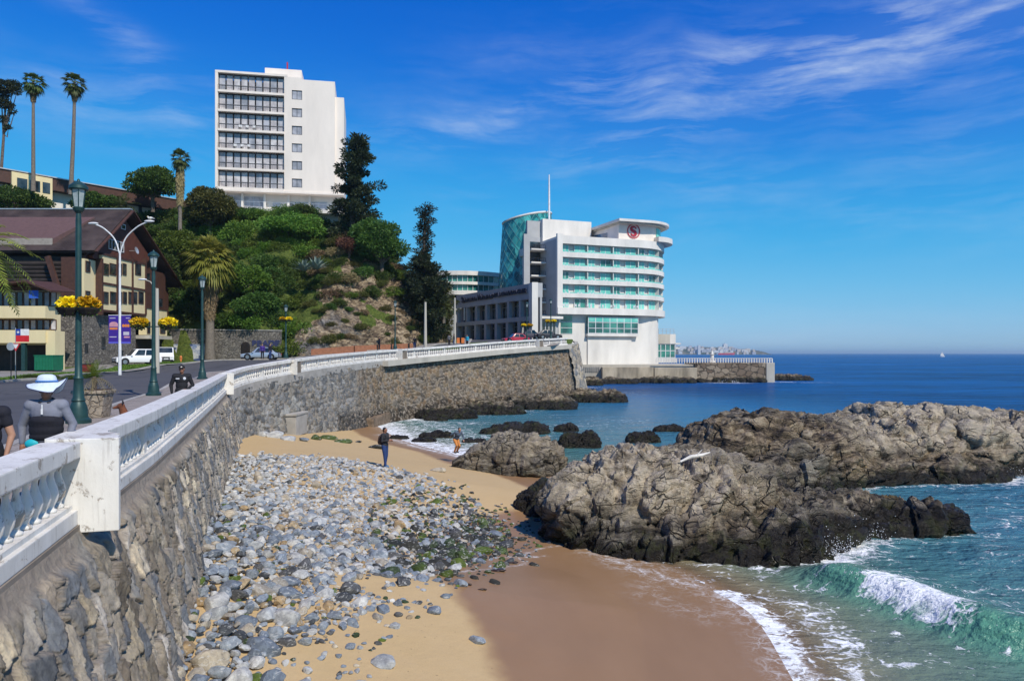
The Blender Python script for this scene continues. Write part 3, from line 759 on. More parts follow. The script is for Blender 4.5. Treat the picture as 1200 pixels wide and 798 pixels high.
xs = np.concatenate([np.arange(-160, -62, 3.), np.arange(-62, -32, .8), np.arange(-32, -6, .22)])
ys = np.concatenate([np.arange(94, 128, .22), np.arange(128, 240, 2.)])
V, Fc = grid(xs, ys, lambda a, b: hillz(a, b)[0])
d, s_, _ = polydist(V[:, 0], V[:, 1], FOOT)
V, Fc, u = keep(V, Fc, (s_ > 0) | (d < 2.0))
# push the rock face about horizontally so ledges and hollows appear
rk = sstep(V[:, 0], -31, -25)
n1 = fbm(V, .5, 4, .55, 51, ridge=True); n2 = fbm(V, .5, 4, .55, 57)
V[:, 0] += rk*.7*n1; V[:, 1] += rk*.7*n2
me = newmesh('hill', V, Fc, True)
m, t = mat('hillside_rock_and_soil'); co = t.coord('Object')
n = t.noise(co, .35, 7, .6); n2 = t.noise(t.mapping(co, (1, 1, 2.2), (.5, .35, 0)), .9, 8, .68, 1.2)
rock = t.ramp(n2, [(.36, (.035, .028, .022)), (.46, (.14, .10, .068)), (.55, (.32, .24, .15)), (.66, (.52, .42, .29))])
grey = t.ramp(t.noise(co, 1.3, 7, .7, .6), [(.35, (.07, .065, .065)), (.55, (.21, .20, .195)), (.7, (.38, .36, .33))])
sx = t.add('ShaderNodeSeparateXYZ'); t.put(sx.inputs[0], co)
lowg = t.math('MULTIPLY', t.math('MULTIPLY', t.maprange(sx.outputs[2], 13, 10), t.maprange(sx.outputs[0], -20, -24)), t.maprange(n, .42, .56))
rock = t.mix(lowg, rock, grey)
fis = t.voro(t.mapping(co, (1, 1, .6), (.4, .2, .5)), 1.1, 'DISTANCE_TO_EDGE')
rock = t.mix(t.math('MULTIPLY', t.maprange(fis, .035, .0), t.maprange(t.noise(co, .6, 4, .6), .5, .62)), rock, (.03, .025, .02))
veg = t.attr('veg', 'Fac')
vf = t.maprange(t.math('ADD', veg, t.math('SUBTRACT', t.noise(co, .8, 6, .65), .5)), .45, .6)
vegc = t.mix(t.maprange(t.noise(co, 2.5, 6, .7), .3, .7), (.035, .065, .012), (.15, .18, .04))
rock = rock
col = t.mix(vf, rock, vegc)
nr = t.bump(t.math('ADD', n2, t.math('MULTIPLY', t.noise(co, 3, 6, .7), .5)), 1., .5)
t.out(t.principled(col, .92, 0, nr, .15)); M['cliff'] = m
d, s_, _ = polydist(V[:, 0], V[:, 1], FOOT)
veg = 1-sstep(V[:, 0], -31, -27)*(1-sstep(V[:, 2], 17, 23))
veg = np.maximum(veg, sstep(fbm(V, .20, 4, .6, seed=61), .16, .34))
vattr(me, 'veg', veg); tag(mobj('hill', me, M['cliff']), kind='structure')
HT = kdtree.KDTree(len(V)); 
for i_, v_ in enumerate(V): HT.insert((v_[0], v_[1], 0), i_)
HT.balance(); HV = V
def hz(x, y): return float(HV[HT.find((x, y, 0))[1]][2])

# ================================================================ SEA WALLS (laid rubble)
PAL_NEAR = np.array([(.30,.255,.195),(.235,.205,.165),(.19,.18,.165),(.145,.15,.155),(.33,.285,.22),(.40,.33,.23),(.12,.125,.13),(.27,.22,.165),(.36,.32,.27),(.21,.175,.13)])
PAL_GREY = np.array([(.24,.24,.24),(.17,.175,.18),(.30,.295,.28),(.13,.135,.14),(.21,.20,.185),(.27,.25,.22)])
PAL_BROWN = np.array([(.16,.12,.08),(.11,.088,.066),(.20,.15,.095),(.085,.072,.06),(.14,.115,.09),(.19,.13,.08),(.18,.155,.13)])
def rubble_wall(name, path, zbot, batter, du, dv, cell, seed, rough, palf, tilt=.0, stone_top=None, edge=(.02, .34)):
    """path: list (x,y,ztop) of the wall head; sheet of stones laid in mortar, built as real relief"""
    P = np.array(path, float); seg = np.hypot(*np.diff(P[:, :2], axis=0).T); S = np.concatenate([[0], np.cumsum(seg)])
    us = [0.]
    while us[-1] < S[-1]: us.append(us[-1]+du(np.interp(us[-1], S, P[:, 1])))
    us = np.array(us); us[-1] = S[-1]
    px = np.interp(us, S, P[:, 0]); py = np.interp(us, S, P[:, 1]); pz = np.interp(us, S, P[:, 2])
    tx = np.gradient(px); ty = np.gradient(py); L = np.hypot(tx, ty); nxn, nyn = ty/L, -tx/L     # outward (right of travel)
    H = (pz-zbot).max(); nv = int(H/dv)+1; w_ = np.linspace(0, 1, nv)
    U = np.repeat(us[:, None], nv, 1); D = w_[None, :]*(pz[:, None]-zbot)          # depth below head
    rs = np.random.RandomState(seed)
    cu, cv = cell; A = S[-1]+4; B = H+4
    gu, gv = np.meshgrid(np.arange(-2, A/cu), np.arange(-2, B/cv)); 
    sx_ = (gu.ravel()+.5*(gv.ravel() % 2)+rs.uniform(-.42, .42, gu.size))*cu; sy_ = (gv.ravel()+rs.uniform(-.42, .42, gu.size))*cv
    jj = rs.rand(gu.size) < .74; sx_ = sx_[jj]; sy_ = sy_[jj]
    kd = kdtree.KDTree(len(sx_))
    for k in range(len(sx_)): kd.insert((sx_[k]/cu, sy_[k]/cv, 0), k)
    kd.balance()
    uf = U.ravel(); vf = D.ravel()
    wu = .35*cu*vnoise(P3(uf, vf), .9/cu, seed)+.15*cu*vnoise(P3(uf, vf), 2.6/cu, seed+1)
    wv = .35*cv*vnoise(P3(uf, vf), .9/cv, seed+2)+.15*cv*vnoise(P3(uf, vf), 2.6/cv, seed+3)
    q = np.stack([(uf+wu+tilt*vf)/cu, (vf+wv)/cv], 1)
    f1 = np.empty(len(q)); f2 = np.empty(len(q)); idx = np.empty(len(q), int); ddx = np.empty((len(q), 2))
    sxs, sys_ = sx_/cu, sy_/cv
    for k in range(len(q)):
        r_ = kd.find_n((q[k, 0], q[k, 1], 0), 2)
        f1[k] = r_[0][2]; f2[k] = r_[1][2]; idx[k] = r_[0][1]
    ddx[:, 0] = q[:, 0]-sxs[idx]; ddx[:, 1] = q[:, 1]-sys_[idx]
    e = f2-f1; dome = sstep(e, *edge)
    hgt = rs.uniform(.45, 1.0, len(sx_)); ga = rs.uniform(-.8, .8, (len(sx_), 2))
    out = rough*(dome*hgt[idx]+dome*(ga[idx]*ddx).sum(1)*.8)
    P3n = P3(uf, vf)
    out += rough*(.35*fbm(P3n, 2.6, 4, .6, seed+5, ridge=True)+.34*fbm(P3n, 8, 4, .65, seed+6, ridge=True))*(.3+.7*dome)+rough*.9*fbm(P3n, .5, 2, .5, seed+8)
    top = np.ones_like(uf) if stone_top is None else sstep(vf, stone_top-.03, stone_top+.10+.12*vnoise(P3n, 1.4, seed+7))
    out = out*top+.0
    o2 = out.reshape(U.shape)+(batter(py)[:, None] if callable(batter) else batter)*D/H
    X = px[:, None]+nxn[:, None]*o2; Y = py[:, None]+nyn[:, None]*o2; Z = pz[:, None]-D
    V = np.stack([X.ravel(), Y.ravel(), Z.ravel()], 1)
    nu = len(us); i = np.arange((nv-1)*(nu-1)); r = i//(nv-1); c = i % (nv-1); a = r*nv+c
    Fc = np.stack([a, a+1, a+nv+1, a+nv], 1)
    me = newmesh(name, V, Fc, False)
    pal, pb = palf(V[:, 0], V[:, 1], Z.ravel(), idx, rs, sx_)
    me.polygons.foreach_set('use_smooth', [True]*len(me.polygons))
    vattr(me, 'stone', np.clip(pal, .01, .9)); vattr(me, 'mortar', np.clip((1-sstep(e, .04, .19))*top+(1-top), 0, 1))
    # backing and head so that the wall is a solid body
    return me
def pal_near(X, Y, Z, idx, rs, sx_):
    c = PAL_NEAR[rs.randint(0, len(PAL_NEAR), len(sx_))]*rs.uniform(.85, 1.85, (len(sx_), 1)); r = c[idx]
    return r, None
def pal_far(X, Y, Z, idx, rs, sx_):
    a = PAL_GREY[rs.randint(0, len(PAL_GREY), len(sx_))]*rs.uniform(.75, 1.2, (len(sx_), 1))
    b = PAL_BROWN[rs.randint(0, len(PAL_BROWN), len(sx_))]*rs.uniform(.8, 1.3, (len(sx_), 1))
    n_ = fbm(np.stack([X, Y, Z], 1), .25, 3, seed=71)
    k = sstep(Y+8*n_, 56, 66)[:, None]
    r = a[idx]*(1-k)+b[idx]*k
    wetd = (1-sstep(Z+.8*n_, .9, 2.0)*1.0)[:, None]*(Y > 56)[:, None]
    return r*(1-.72*wetd), None
WN = thing('sea_wall', 'near stretch of rough brown and grey rubble sea wall rising beside the stone bank', 'sea wall', (0, 0, 0))
me = rubble_wall('stone_face', [(x, y, 4.22) for x, y, z in RAIL], .2, lambda Y_: np.interp(Y_, [5, 10, 18], [1.5, 1.35, .95]), lambda y: .05 if y < 5 else max(.022, .0036*y), .022, (.30, .33), 5, .080, pal_near, .45, .26, (.015, .08))
mobj('stone_face', me, M['masonry'], WN)
mb = MB()
for (a, b) in zip(RAIL[:-1], RAIL[1:]):
    mb.raw([(a[0]-.9,a[1],.2),(a[0]-.02,a[1],.2),(a[0]-.02,a[1],4.2),(a[0]-.9,a[1],4.2),(b[0]-.9,b[1],.2),(b[0]-.02,b[1],.2),(b[0]-.02,b[1],4.2),(b[0]-.9,b[1],4.2)],
           [(0,1,2,3),(4,7,6,5),(0,4,5,1),(3,2,6,7),(0,3,7,4),(1,5,6,2)])
mb.build('wall_core', M['brown_concrete'], WN)
WF = thing('sea_wall', 'curving far sea wall of small polygonal stones, grey near the drain and brown below the hotel', 'sea wall', (0, 0, 0))
far_path = [(x, y, z-1.15) for x, y, z in RAIL2]
me = rubble_wall('stone_face', far_path, -1.0, .8, lambda y: .12 if y < 70 else .17, .10, (.40, .36), 9, .10, pal_far)
mobj('stone_face', me, M['masonry'], WF)
def sweep_rect(path, o0, o1, z0, z1, mb=None):
    """rectangular section swept along (x,y,z) path; offsets to the right of travel, heights from path z"""
    mb = mb or MB(); P = np.array(path, float); T = np.gradient(P[:, :2], axis=0); T /= np.linalg.norm(T, axis=1)[:, None]
    N = np.stack([T[:, 1], -T[:, 0]], 1); vs = []
    for p, n in zip(P, N):
        for (o, z) in ((o0, z0), (o1, z0), (o1, z1), (o0, z1)): vs.append((p[0]+n[0]*o, p[1]+n[1]*o, p[2]+z))
    fs = [(0,1,2,3), tuple(len(vs)-4+k for k in (3,2,1,0))]
    for i in range(len(P)-1):
        for k in range(4): fs.append((i*4+k, i*4+(k+1) % 4, i*4+4+(k+1) % 4, i*4+4+k))
    return mb.raw(vs, fs)
sweep_rect([(x, y, z) for x, y, z in RAIL2[:22]], -.45, .10, -1.45, -.93).build('capping', M['concrete'], WF)
sweep_rect([(x, y, z) for x, y, z in RAIL2[21:]], -.9, .62, -1.42, -.93).build('overhanging_slab', M['light_concrete'], WF)
# end buttress going back to the hotel
WE = thing('sea_wall', 'pale rubble buttress wall at the end of the promenade under the hotel', 'sea wall', (0, 0, 0))
me = rubble_wall('stone_face', [(7.2,96,7.2),(8.1,99,7.3),(9.2,105,7.5),(12.0,140,8.4),(13.2,158,8.8)], -1.0, 2.0, lambda y: .3, .15, (.8, .7), 12, .16, lambda X, Y, Z, i, rs, s: (PAL_NEAR[rs.randint(0, 9, len(s))][i]*1.25, None))
mobj('stone_face', me, M['masonry'], WE)
sweep_rect([(7.2,96,8.2),(8.1,99,8.3),(9.2,105,8.5),(12,140,9.3),(13.2,158,9.7)], -.3, .1, -1.1, -.85).build('capping', M['light_concrete'], WE)
MB().raw([(5.5,96.6,-1),(7.75,95.7,-1),(9.15,95.9,-1),(15,158,-1),(10,158,-1),(5.5,96.6,7.0),(7.0,96.2,7.0),(7.15,96.25,7.0),(12.9,158,7.9),(10,158,7.9)],[(4,3,2,1,0),(5,6,7,8,9),(0,1,6,5),(1,2,7,6),(2,3,8,7),(3,4,9,8),(4,0,5,9)]).build('wall_core', M['stone_wall'], WE)

# ================================================================ BALUSTRADES
def baluster_mesh():
    prof = [(.055,0),(.055,.035),(.03,.05),(.032,.075),(.062,.14),(.072,.20),(.062,.27),(.036,.35),(.026,.41),(.030,.45),(.045,.47),(.045,.50)]
    mb = MB().lathe(prof, seg=12); me = newmesh('baluster', mb.v, mb.f, True)
    return me
BAL = baluster_mesh(); BAL.materials.append(M['white_paint'])
mbp = MB().box(-.11, .11, -.07, .07, 0, .52); POST = newmesh('post', mbp.v, mbp.f); POST.materials.append(M['white_paint'])
def path_sub(path, s0, s1, step=.5):
    P = np.array(path, float); S = np.concatenate([[0], np.cumsum(np.hypot(*np.diff(P[:, :2], axis=0).T))])
    s1 = min(s1, S[-1]); n = max(2, int((s1-s0)/step)+1); q = np.linspace(s0, s1, n)
    return [tuple(np.interp(x, S, P[:, k]) for k in range(3)) for x in q]
def plen(path):
    P = np.array(path, float); return float(np.hypot(*np.diff(P[:, :2], axis=0).T).sum())
def balustrade(path, label, spacing=.29, post_every=2.6, solid_lines=False):
    a = path[0]; T = thing('balustrade', label, 'balustrade', (a[0], a[1], a[2]-1.0), group='white balustrades along the promenade')
    def W(mb, nm, mt, bev=0): return mb.build(nm, mt, T, world=True, bevel=bev)
    W(sweep_rect(path, -.38, .05, -.19, 0), 'handrail', M['white_paint'], .018)
    W(sweep_rect(path, -.27, -.03, -.225, -.17), 'rail_moulding', M['white_paint'])
    W(sweep_rect(path, -.31, .02, -.98, -.80), 'plinth', M['white_paint'], .012)
    W(sweep_rect(path, -.26, -.04, -.80, -.745), 'plinth_moulding', M['white_paint'])
    L = plen(path); P = np.array(path, float); S = np.concatenate([[0], np.cumsum(np.hypot(*np.diff(P[:, :2], axis=0).T))])
    def pos(s):
        x, y, z = (np.interp(s, S, P[:, k]) for k in range(3)); x2, y2 = (np.interp(min(s+.1, S[-1]), S, P[:, k]) for k in range(2)); x1, y1 = (np.interp(max(s-.1, 0), S, P[:, k]) for k in range(2))
        a_ = atan2(y2-y1, x2-x1); return x+sin(a_)*-.15, y-cos(a_)*-.15, z-.745, a_
    n = int(L/spacing); npost = max(1, int(L/post_every)); posts = [L*(k+.5)/npost for k in range(npost)]
    for s in posts:
        x, y, z, a_ = pos(s); o = bpy.data.objects.new('post', POST); link(o, T); o.location = Vector((x, y, z))-T.location; o.rotation_euler = (0, 0, a_)
    if n > 98: n = 98
    for k in range(n):
        s = L*(k+.5)/n
        if min(abs(s-p) for p in posts) < .19: continue
        x, y, z, a_ = pos(s); o = bpy.data.objects.new('baluster', BAL); link(o, T); o.location = Vector((x, y, z))-T.location
        o.scale = (1.12, 1.12, 1.0)
    return T
def pier(x, y, z, ang, w, l, h, label, down=1.06):
    """square white pier of the balustrade with a bare concrete cheek"""
    T = thing('balustrade_pier', label, 'pier', (x, y, z-h), ang, group='piers of the promenade balustrade')
    return T
R1 = plen(RAIL[:3]); LT = plen(RAIL)
S_P1 = R1-.45; 
balustrade(path_sub(RAIL, 0.2, S_P1-.02, 1.), 'white balustrade with bulbous balusters at the near left, before the big white pier', .27, 5.0)
balustrade(path_sub(RAIL, S_P1+1.12, LT-.6, 1.), 'long straight white balustrade between the big near pier and the pier at the bend', .30, 2.3)
L2 = plen(RAIL2)
def s_at_px(px):
    P = np.array(RAIL2); pxs = 600+F*P[:, 0]/P[:, 1]; S = np.concatenate([[0], np.cumsum(np.hypot(*np.diff(P[:, :2], axis=0).T))])
    k = int(np.argmax(pxs > px)); t_ = (px-pxs[k-1])/(pxs[k]-pxs[k-1]); return S[k-1]+t_*(S[k]-S[k-1])
sa, sb, sc = s_at_px(345), s_at_px(470), s_at_px(631)
segs = [(.5, sa-.4, 'short curved white balustrade just past the bend pier'), (sa+1., sb-.6, 'middle white balustrade above the grey stone wall'),
        (sb+1.2, sc-.6, 'longest white balustrade, above the dark overhang shadow'), (sc+1.2, L2, 'last short white balustrade ending in front of the hotel')]
for (u0, u1, lb) in segs: balustrade(path_sub(RAIL2, u0, u1, 1.), lb, .30 if u1-u0 < 25 else (u1-u0)/96, 2.4)
def make_pier(path, s, ln, wd, label, zdrop=1.06, out=.38, wid=.32):
    p = path_sub(path, s, s+ln, ln); (x0, y0, z0), (x1, y1, z1) = p[0], p[-1]; a = atan2(y1-y0, x1-x0)
    T = thing('balustrade_pier', label, 'pier', (x0, y0, z0-zdrop), a, group='piers of the promenade balustrade')
    MB().box(0, .10, -out, wid, 0, zdrop+.03).build('front_slab', M['white_paint'], T, bevel=.012)
    MB().box(.1, ln, -.10, .30, -.05, zdrop-.10).build('core', M['brown_concrete'], T)
    cap = MB().prism([(.1,-out+.03),(.3,-out+.05),(.42,-out+.16),(.55,-out+.10),(.8,-.16),(ln,-.10),(ln,.36),(.1,.36)], zdrop-.12, zdrop+.03)
    cap.build('cap', M['white_paint'], T)
    MB().prism([(.101,-out+.07),(.28,-out+.10),(.40,-out+.2),(.55,-out+.17),(.8,-.12),(ln-.01,-.08),(ln-.01,0),(.101,0)], zdrop-.19, zdrop-.121).build('broken_edge', M['brown_concrete'], T)
    return T
make_pier(RAIL, S_P1, 1.15, .6, 'big white square pier in the left foreground, its edge chipped to bare concrete', 1.08, .45)
make_pier(RAIL, LT-.6, .6, .6, 'white pier standing at the bend of the promenade wall', 1.05, .36)
for s, lb in ((sa, 'first pier after the bend, with a dark gap on its right'), (sb, 'pier at the middle of the bay with a dark gap beside it'), (sc, 'last pier before the hotel end of the promenade')):
    make_pier(RAIL2, s-.4, 1.3, .6, lb, 1.0, .34)
# dirty concrete beam under the near balustrade
sweep_rect([(x, y, z) for x, y, z in RAIL], -.35, .035, -1.24, -.985).build('concrete_beam', M['brown_concrete'], WN)

# ================================================================ BIG ROCKS
m, t = mat('coastal_rock'); co = t.coord('Object'); geo = t.add('ShaderNodeNewGeometry')
sx = t.add('ShaderNodeSeparateXYZ'); t.put(sx.inputs[0], geo.outputs['Position'])
wr = t.vmath('ADD', co, t.vmath('MULTIPLY', t.noise(co, .45, 3, .5, 0, 'Color'), (1.5, 1.5, 1.5)))
band = t.math('ADD', t.math('MULTIPLY', t.noise(t.mapping(wr, (.55, .55, 4.2), (.75, .45, .3)), 1.0, 9, .72, .6), .62), t.math('MULTIPLY', t.noise(co, 1.1, 8, .7), .38))
fine = t.noise(co, 5, 8, .7)
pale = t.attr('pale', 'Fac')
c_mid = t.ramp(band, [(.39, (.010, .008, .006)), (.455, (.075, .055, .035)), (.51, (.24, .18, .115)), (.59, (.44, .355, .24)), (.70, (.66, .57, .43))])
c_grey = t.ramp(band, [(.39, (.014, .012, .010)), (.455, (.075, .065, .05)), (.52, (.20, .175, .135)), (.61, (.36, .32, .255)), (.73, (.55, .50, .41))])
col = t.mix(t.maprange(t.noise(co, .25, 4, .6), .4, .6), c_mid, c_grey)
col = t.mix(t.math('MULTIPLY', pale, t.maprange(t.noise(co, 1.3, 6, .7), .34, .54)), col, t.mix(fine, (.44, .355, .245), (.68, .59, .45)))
yel = t.math('MULTIPLY', t.maprange(t.noise(co, .5, 5, .7, .8), .60, .68), t.maprange(fine, .4, .6))
col = t.mix(t.math('MULTIPLY', yel, .65), col, (.36, .22, .06))
cr1 = t.voro(t.mapping(wr, (1, 1, 2.1), (.3, .6, .2)), .75, 'DISTANCE_TO_EDGE'); cr2 = t.voro(t.mapping(wr, (1, 1, 1.5), (.8, .1, .2)), 2.3, 'DISTANCE_TO_EDGE')
crk = t.math('MAXIMUM', t.maprange(cr1, .035, .0), t.math('MULTIPLY', t.maprange(cr2, .04, .0), .4))
crk = t.math('MULTIPLY', crk, t.math('MULTIPLY', t.maprange(t.noise(co, .9, 4, .6), .44, .58), .9))
col = t.mix(crk, col, (.02, .017, .014))
hgt = t.math('ADD', sx.outputs[2], t.math('MULTIPLY', t.math('SUBTRACT', t.noise(co, .9, 6, .65), .5), 1.3))
wl = t.attr('wetline', 'Fac')
wt = t.maprange(t.math('SUBTRACT', hgt, wl), .05, -.22)
col = t.mix(wt, col, t.mix(t.maprange(fine, .35, .65), (.010, .009, .008), (.040, .033, .025)))
alg = t.math('MULTIPLY', t.maprange(t.math('SUBTRACT', hgt, wl), .5, .0), t.maprange(t.noise(co, 1.6, 5, .6), .52, .6))
col = t.mix(t.math('MULTIPLY', alg, .5), col, (.05, .055, .015))
bh = t.math('ADD', t.math('ADD', t.math('MULTIPLY', band, 1.2), t.math('MULTIPLY', fine, .28)), t.math('MULTIPLY', crk, -.7))
nr = t.bump(bh, 1.0, .42)
t.out(t.principled(col, t.maprange(wt, 0, 1, .85, .40), 0, nr, .3)); M['rock'] = m

def make_rock(name, label, lumps, voxel, seed, amp=1., pale_fn=None, wet=.75, cat='rock', group=None, fold_dir=(.75, .25, -.5), strata=1.0):
    mb = MB()
    for (x, y, z, rx, ry, rz_) in lumps:
        mb.ell((x, y, z), (rx, ry, rz_), 28, 18)
        # underwater foot
        mb.ell((x, y, z-rz_*.6), (rx*1.02, ry*1.02, rz_*.9), 20, 12)
    V, Fc, N = remesh(mb.v, mb.f, voxel, 2)
    s = max(l[3] for l in lumps)
    size = min(1.0, s/2.2)
    k = 1/size
    base = V.copy()
    # big facets: cellular blocks give angular shapes
    def cell(P, sc, sd):
        Q = P*sc+.9*np.stack([vnoise(P, sc*.8, sd), vnoise(P, sc*.8, sd+1), vnoise(P, sc*.8, sd+2)], 1)
        rs = np.random.RandomState(sd); n_ = 2600; lo = Q.min(0)-1; hi = Q.max(0)+1
        vol = np.prod(hi-lo); n_ = int(min(6000, max(60, vol*1.1)))
        S = rs.uniform(lo, hi, (n_, 3)); kd = kdtree.KDTree(n_)
        for i, p in enumerate(S): kd.insert(p, i)
        kd.balance(); a = np.empty(len(Q)); b = np.empty(len(Q)); ii = np.empty(len(Q), int)
        for i, q_ in enumerate(Q):
            r_ = kd.find_n(q_, 2); a[i] = r_[0][2]; b[i] = r_[1][2]; ii[i] = r_[0][1]
        off = rs.uniform(-1, 1, n_); G = rs.uniform(-1, 1, (n_, 3))
        return a, b-a, off[ii]+((Q-S[ii])*G[ii]).sum(1)*.9
    f1, e1, o1 = cell(V, .62*k, seed+100)
    f2, e2, o2 = cell(V, 1.9*k, seed+200)
    d = amp*size*(.42*fbm(V, .33*k, 3, .5, seed)+.17*o1-.16*(1-sstep(e1, 0, .12))+.05*o2-.04*(1-sstep(e2, 0, .12)))
    # folded strata: ridges along tilted, warped layers
    fd = Vector(fold_dir).normalized(); wv = 1.1*np.stack([vnoise(V, .28*k, seed+9), vnoise(V, .28*k, seed+10), vnoise(V, .28*k, seed+11)], 1)
    L = ((V+wv*size)@np.array(fd))*k
    lay = np.abs(((L*1.6+.4*vnoise(V, .9*k, seed+13)) % 1)-.5)*2
    lay2 = np.abs(((L*5.1+.5*vnoise(V, 1.6*k, seed+14)) % 1)-.5)*2
    d += strata*amp*size*(.17*sstep(lay, .1, .8)+.055*lay2-.10)
    d += amp*size*(.19*fbm(V, 1.5*k, 5, .62, seed+15, ridge=True)+.05*fbm(V, 6*k, 3, .6, seed+16))
    # foliation: long streaks along the tilted beds
    fx = Vector((fd.z, 0, -fd.x)).normalized(); fy = fd.cross(fx); Q = V+.7*size*np.stack([vnoise(V, .5*k, seed+31), vnoise(V, .5*k, seed+32), vnoise(V, .5*k, seed+33)], 1)
    A_ = np.stack([Q@np.array(fd)*3.2, Q@np.array(fx)*.55, Q@np.array(fy)*.8], 1)*k
    d += amp*size*(.20*fbm(A_, .6, 4, .6, seed+34, ridge=True)+.07*fbm(A_, 2.2, 3, .6, seed+38, ridge=True))
    V = V+N*d[:, None]
    me = newmesh(name, V, Fc, False)
    me.polygons.foreach_set('use_smooth', [True]*len(me.polygons))
    try: me.set_sharp_from_angle(angle=radians(50))
    except Exception: pass
    vattr(me, 'pale', np.zeros(len(V)) if pale_fn is None else np.clip(pale_fn(V), 0, 1))
    vattr(me, 'wetline', np.full(len(V), wet) if not callable(wet) else wet(V))
    o = mobj(name, me, M['rock']); tag(o, label, cat, group); return o
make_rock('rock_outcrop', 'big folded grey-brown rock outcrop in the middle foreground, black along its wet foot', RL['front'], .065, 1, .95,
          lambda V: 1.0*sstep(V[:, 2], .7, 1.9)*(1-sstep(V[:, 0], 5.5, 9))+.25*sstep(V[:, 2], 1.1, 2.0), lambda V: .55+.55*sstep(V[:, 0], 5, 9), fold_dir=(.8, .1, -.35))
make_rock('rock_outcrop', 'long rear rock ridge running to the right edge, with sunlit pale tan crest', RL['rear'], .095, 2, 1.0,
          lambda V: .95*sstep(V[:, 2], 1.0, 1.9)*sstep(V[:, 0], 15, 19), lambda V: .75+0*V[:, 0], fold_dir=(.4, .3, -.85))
make_rock('boulder', 'rounded brown boulder at the water edge next to the man in orange trousers', RL['small'], .06, 3, .7, lambda V: .45*sstep(V[:, 2], .5, 1.5), lambda V: .10+0*V[:, 0])
make_rock('boulder', 'dark wet boulder leaning on the left foot of the big outcrop', RL['left_boulder'], .04, 4, .7, None, 2.0)

# dark sea rocks
def searock(px0, px1, pyb, h, seed, label, wet=2.5, name='sea_rock', group='dark rocks awash in the bay', yd=None, z0=0, depth=None):
    Y = yd or CZ/((pyb-414)/F); x0, x1 = atx(px0, Y), atx(px1, Y); wdt = x1-x0; rs = random.Random(seed); L = []
    dp = depth or max(.5, wdt*.3); n = max(2, int(wdt/max(h*1.1, .6)))
    for k in range(n):
        f_ = (k+.5)/n; hh = h*(.55+.45*sin(pi*min(1, max(0, f_+rs.uniform(-.1, .1)))))*rs.uniform(.8, 1.1)
        L.append((x0+wdt*f_, Y+dp*.6+rs.uniform(-.2, .2)*dp, z0+hh*.15, wdt/n*.85, dp*rs.uniform(.6, 1), hh*.85))
    return make_rock(name, label, L, max(.05, min(wdt, 6)/45), seed, .8, None, wet, group=group)
for a in [(570,636,509,1.0,31,'long low black rock in the bay behind the brown boulder'),(652,674,506,.75,32,'small double-topped black rock left of centre in the bay'),
          (662,699,525,1.15,33,'dark rock standing in the water just behind the big outcrop'),(772,800,506,.6,34,'black rock awash in the middle of the bay'),
          (494,528,513,.45,35,'flat black rock in the surf behind the man with the rucksack'),(500,521,493,.35,36,'thin black rock among the first breakers'),
          (545,566,519,.35,37,'small black rock in the foam right of the man in orange trousers'),(459,476,515,.35,38,'black rock on the tide line right of the man with the rucksack'),
          (486,507,518,.3,39,'small black rock in the white foam of the tide line'),(519,534,489,.3,40,'tiny black rock near the sea wall'),
          (740,770,519,.9,41,'dark rock showing just over the pale crown of the big outcrop')]:
    searock(*a)
shore = [(652,676,472,1.6,51,'brown rocks heaped at the corner of the sea wall'),(676,728,472,1.9,52,'flat brown rock shelf off the corner of the sea wall'),
         (545,606,486,1.7,53,'dark rock hump at the foot of the far sea wall'),(600,664,480,2.1,54,'long dark rock at the foot of the far sea wall'),(496,552,491,1.3,55,'low dark rock against the sea wall near the concrete ledge'),
         (668,700,452,1.8,56,'brown rock in front of the buttress below the hotel'),(700,745,450,1.5,57,'brown rocks below the light jetty section'),(678,712,446,3.0,58,'pile of pale boulders between the hotel base and jetty'),
         (745,815,449,1.3,59,'dark rock ledge along the foot of the jetty'),(815,905,448,1.5,60,'long black ledge under the dark end of the jetty'),(903,952,446,1.6,61,'black rocks trailing off the end of the jetty')]
for a in shore: searock(*a, wet=(1.1 if a[3] < 2.5 else .3), name='shore_rock', group='rocks along the foot of the far walls')
# ================================================================ BUILDINGS
def local(T, v): 
    M_ = Matrix.Translation(T.location)@T.rotation_euler.to_matrix().to_4x4(); return M_@Vector(v)
# ---------------------------------------------------------------- white apartment tower on the hill
YT = 122.; k_ = YT/F
TW = thing('apartment_tower', 'tall white apartment block on top of the hill with rows of glazed balconies', 'apartment block', (atx(252, YT), YT, CZ+(414-246)*k_), radians(11))
def tz(py): return (246-py)*k_
wT = 21.6; dT = 13.
def tx(px): # photo column -> local x on the front plane
    c, s = cos(radians(11)), sin(radians(11)); x0 = atx(252, YT); q = (px-600)/F
    return (q*YT-x0)/(c-q*s)
xb1 = tx(333); xb0 = tx(254.5); xe = tx(392.5); xr = tx(403)
zt = tz(84.5); zb = tz(221)
mb = MB(); 
mb.box(0, .45, 0, dT, 2.2, zt); mb.box(xb1, xb1+.5, 0, 3, zb, zt-.002); mb.box(0.45, xb1, 2.6, dT, zb, zt-.35)
mb.box(.0, xb1+.5, -.02, 2.6, zt, zt+.35); 
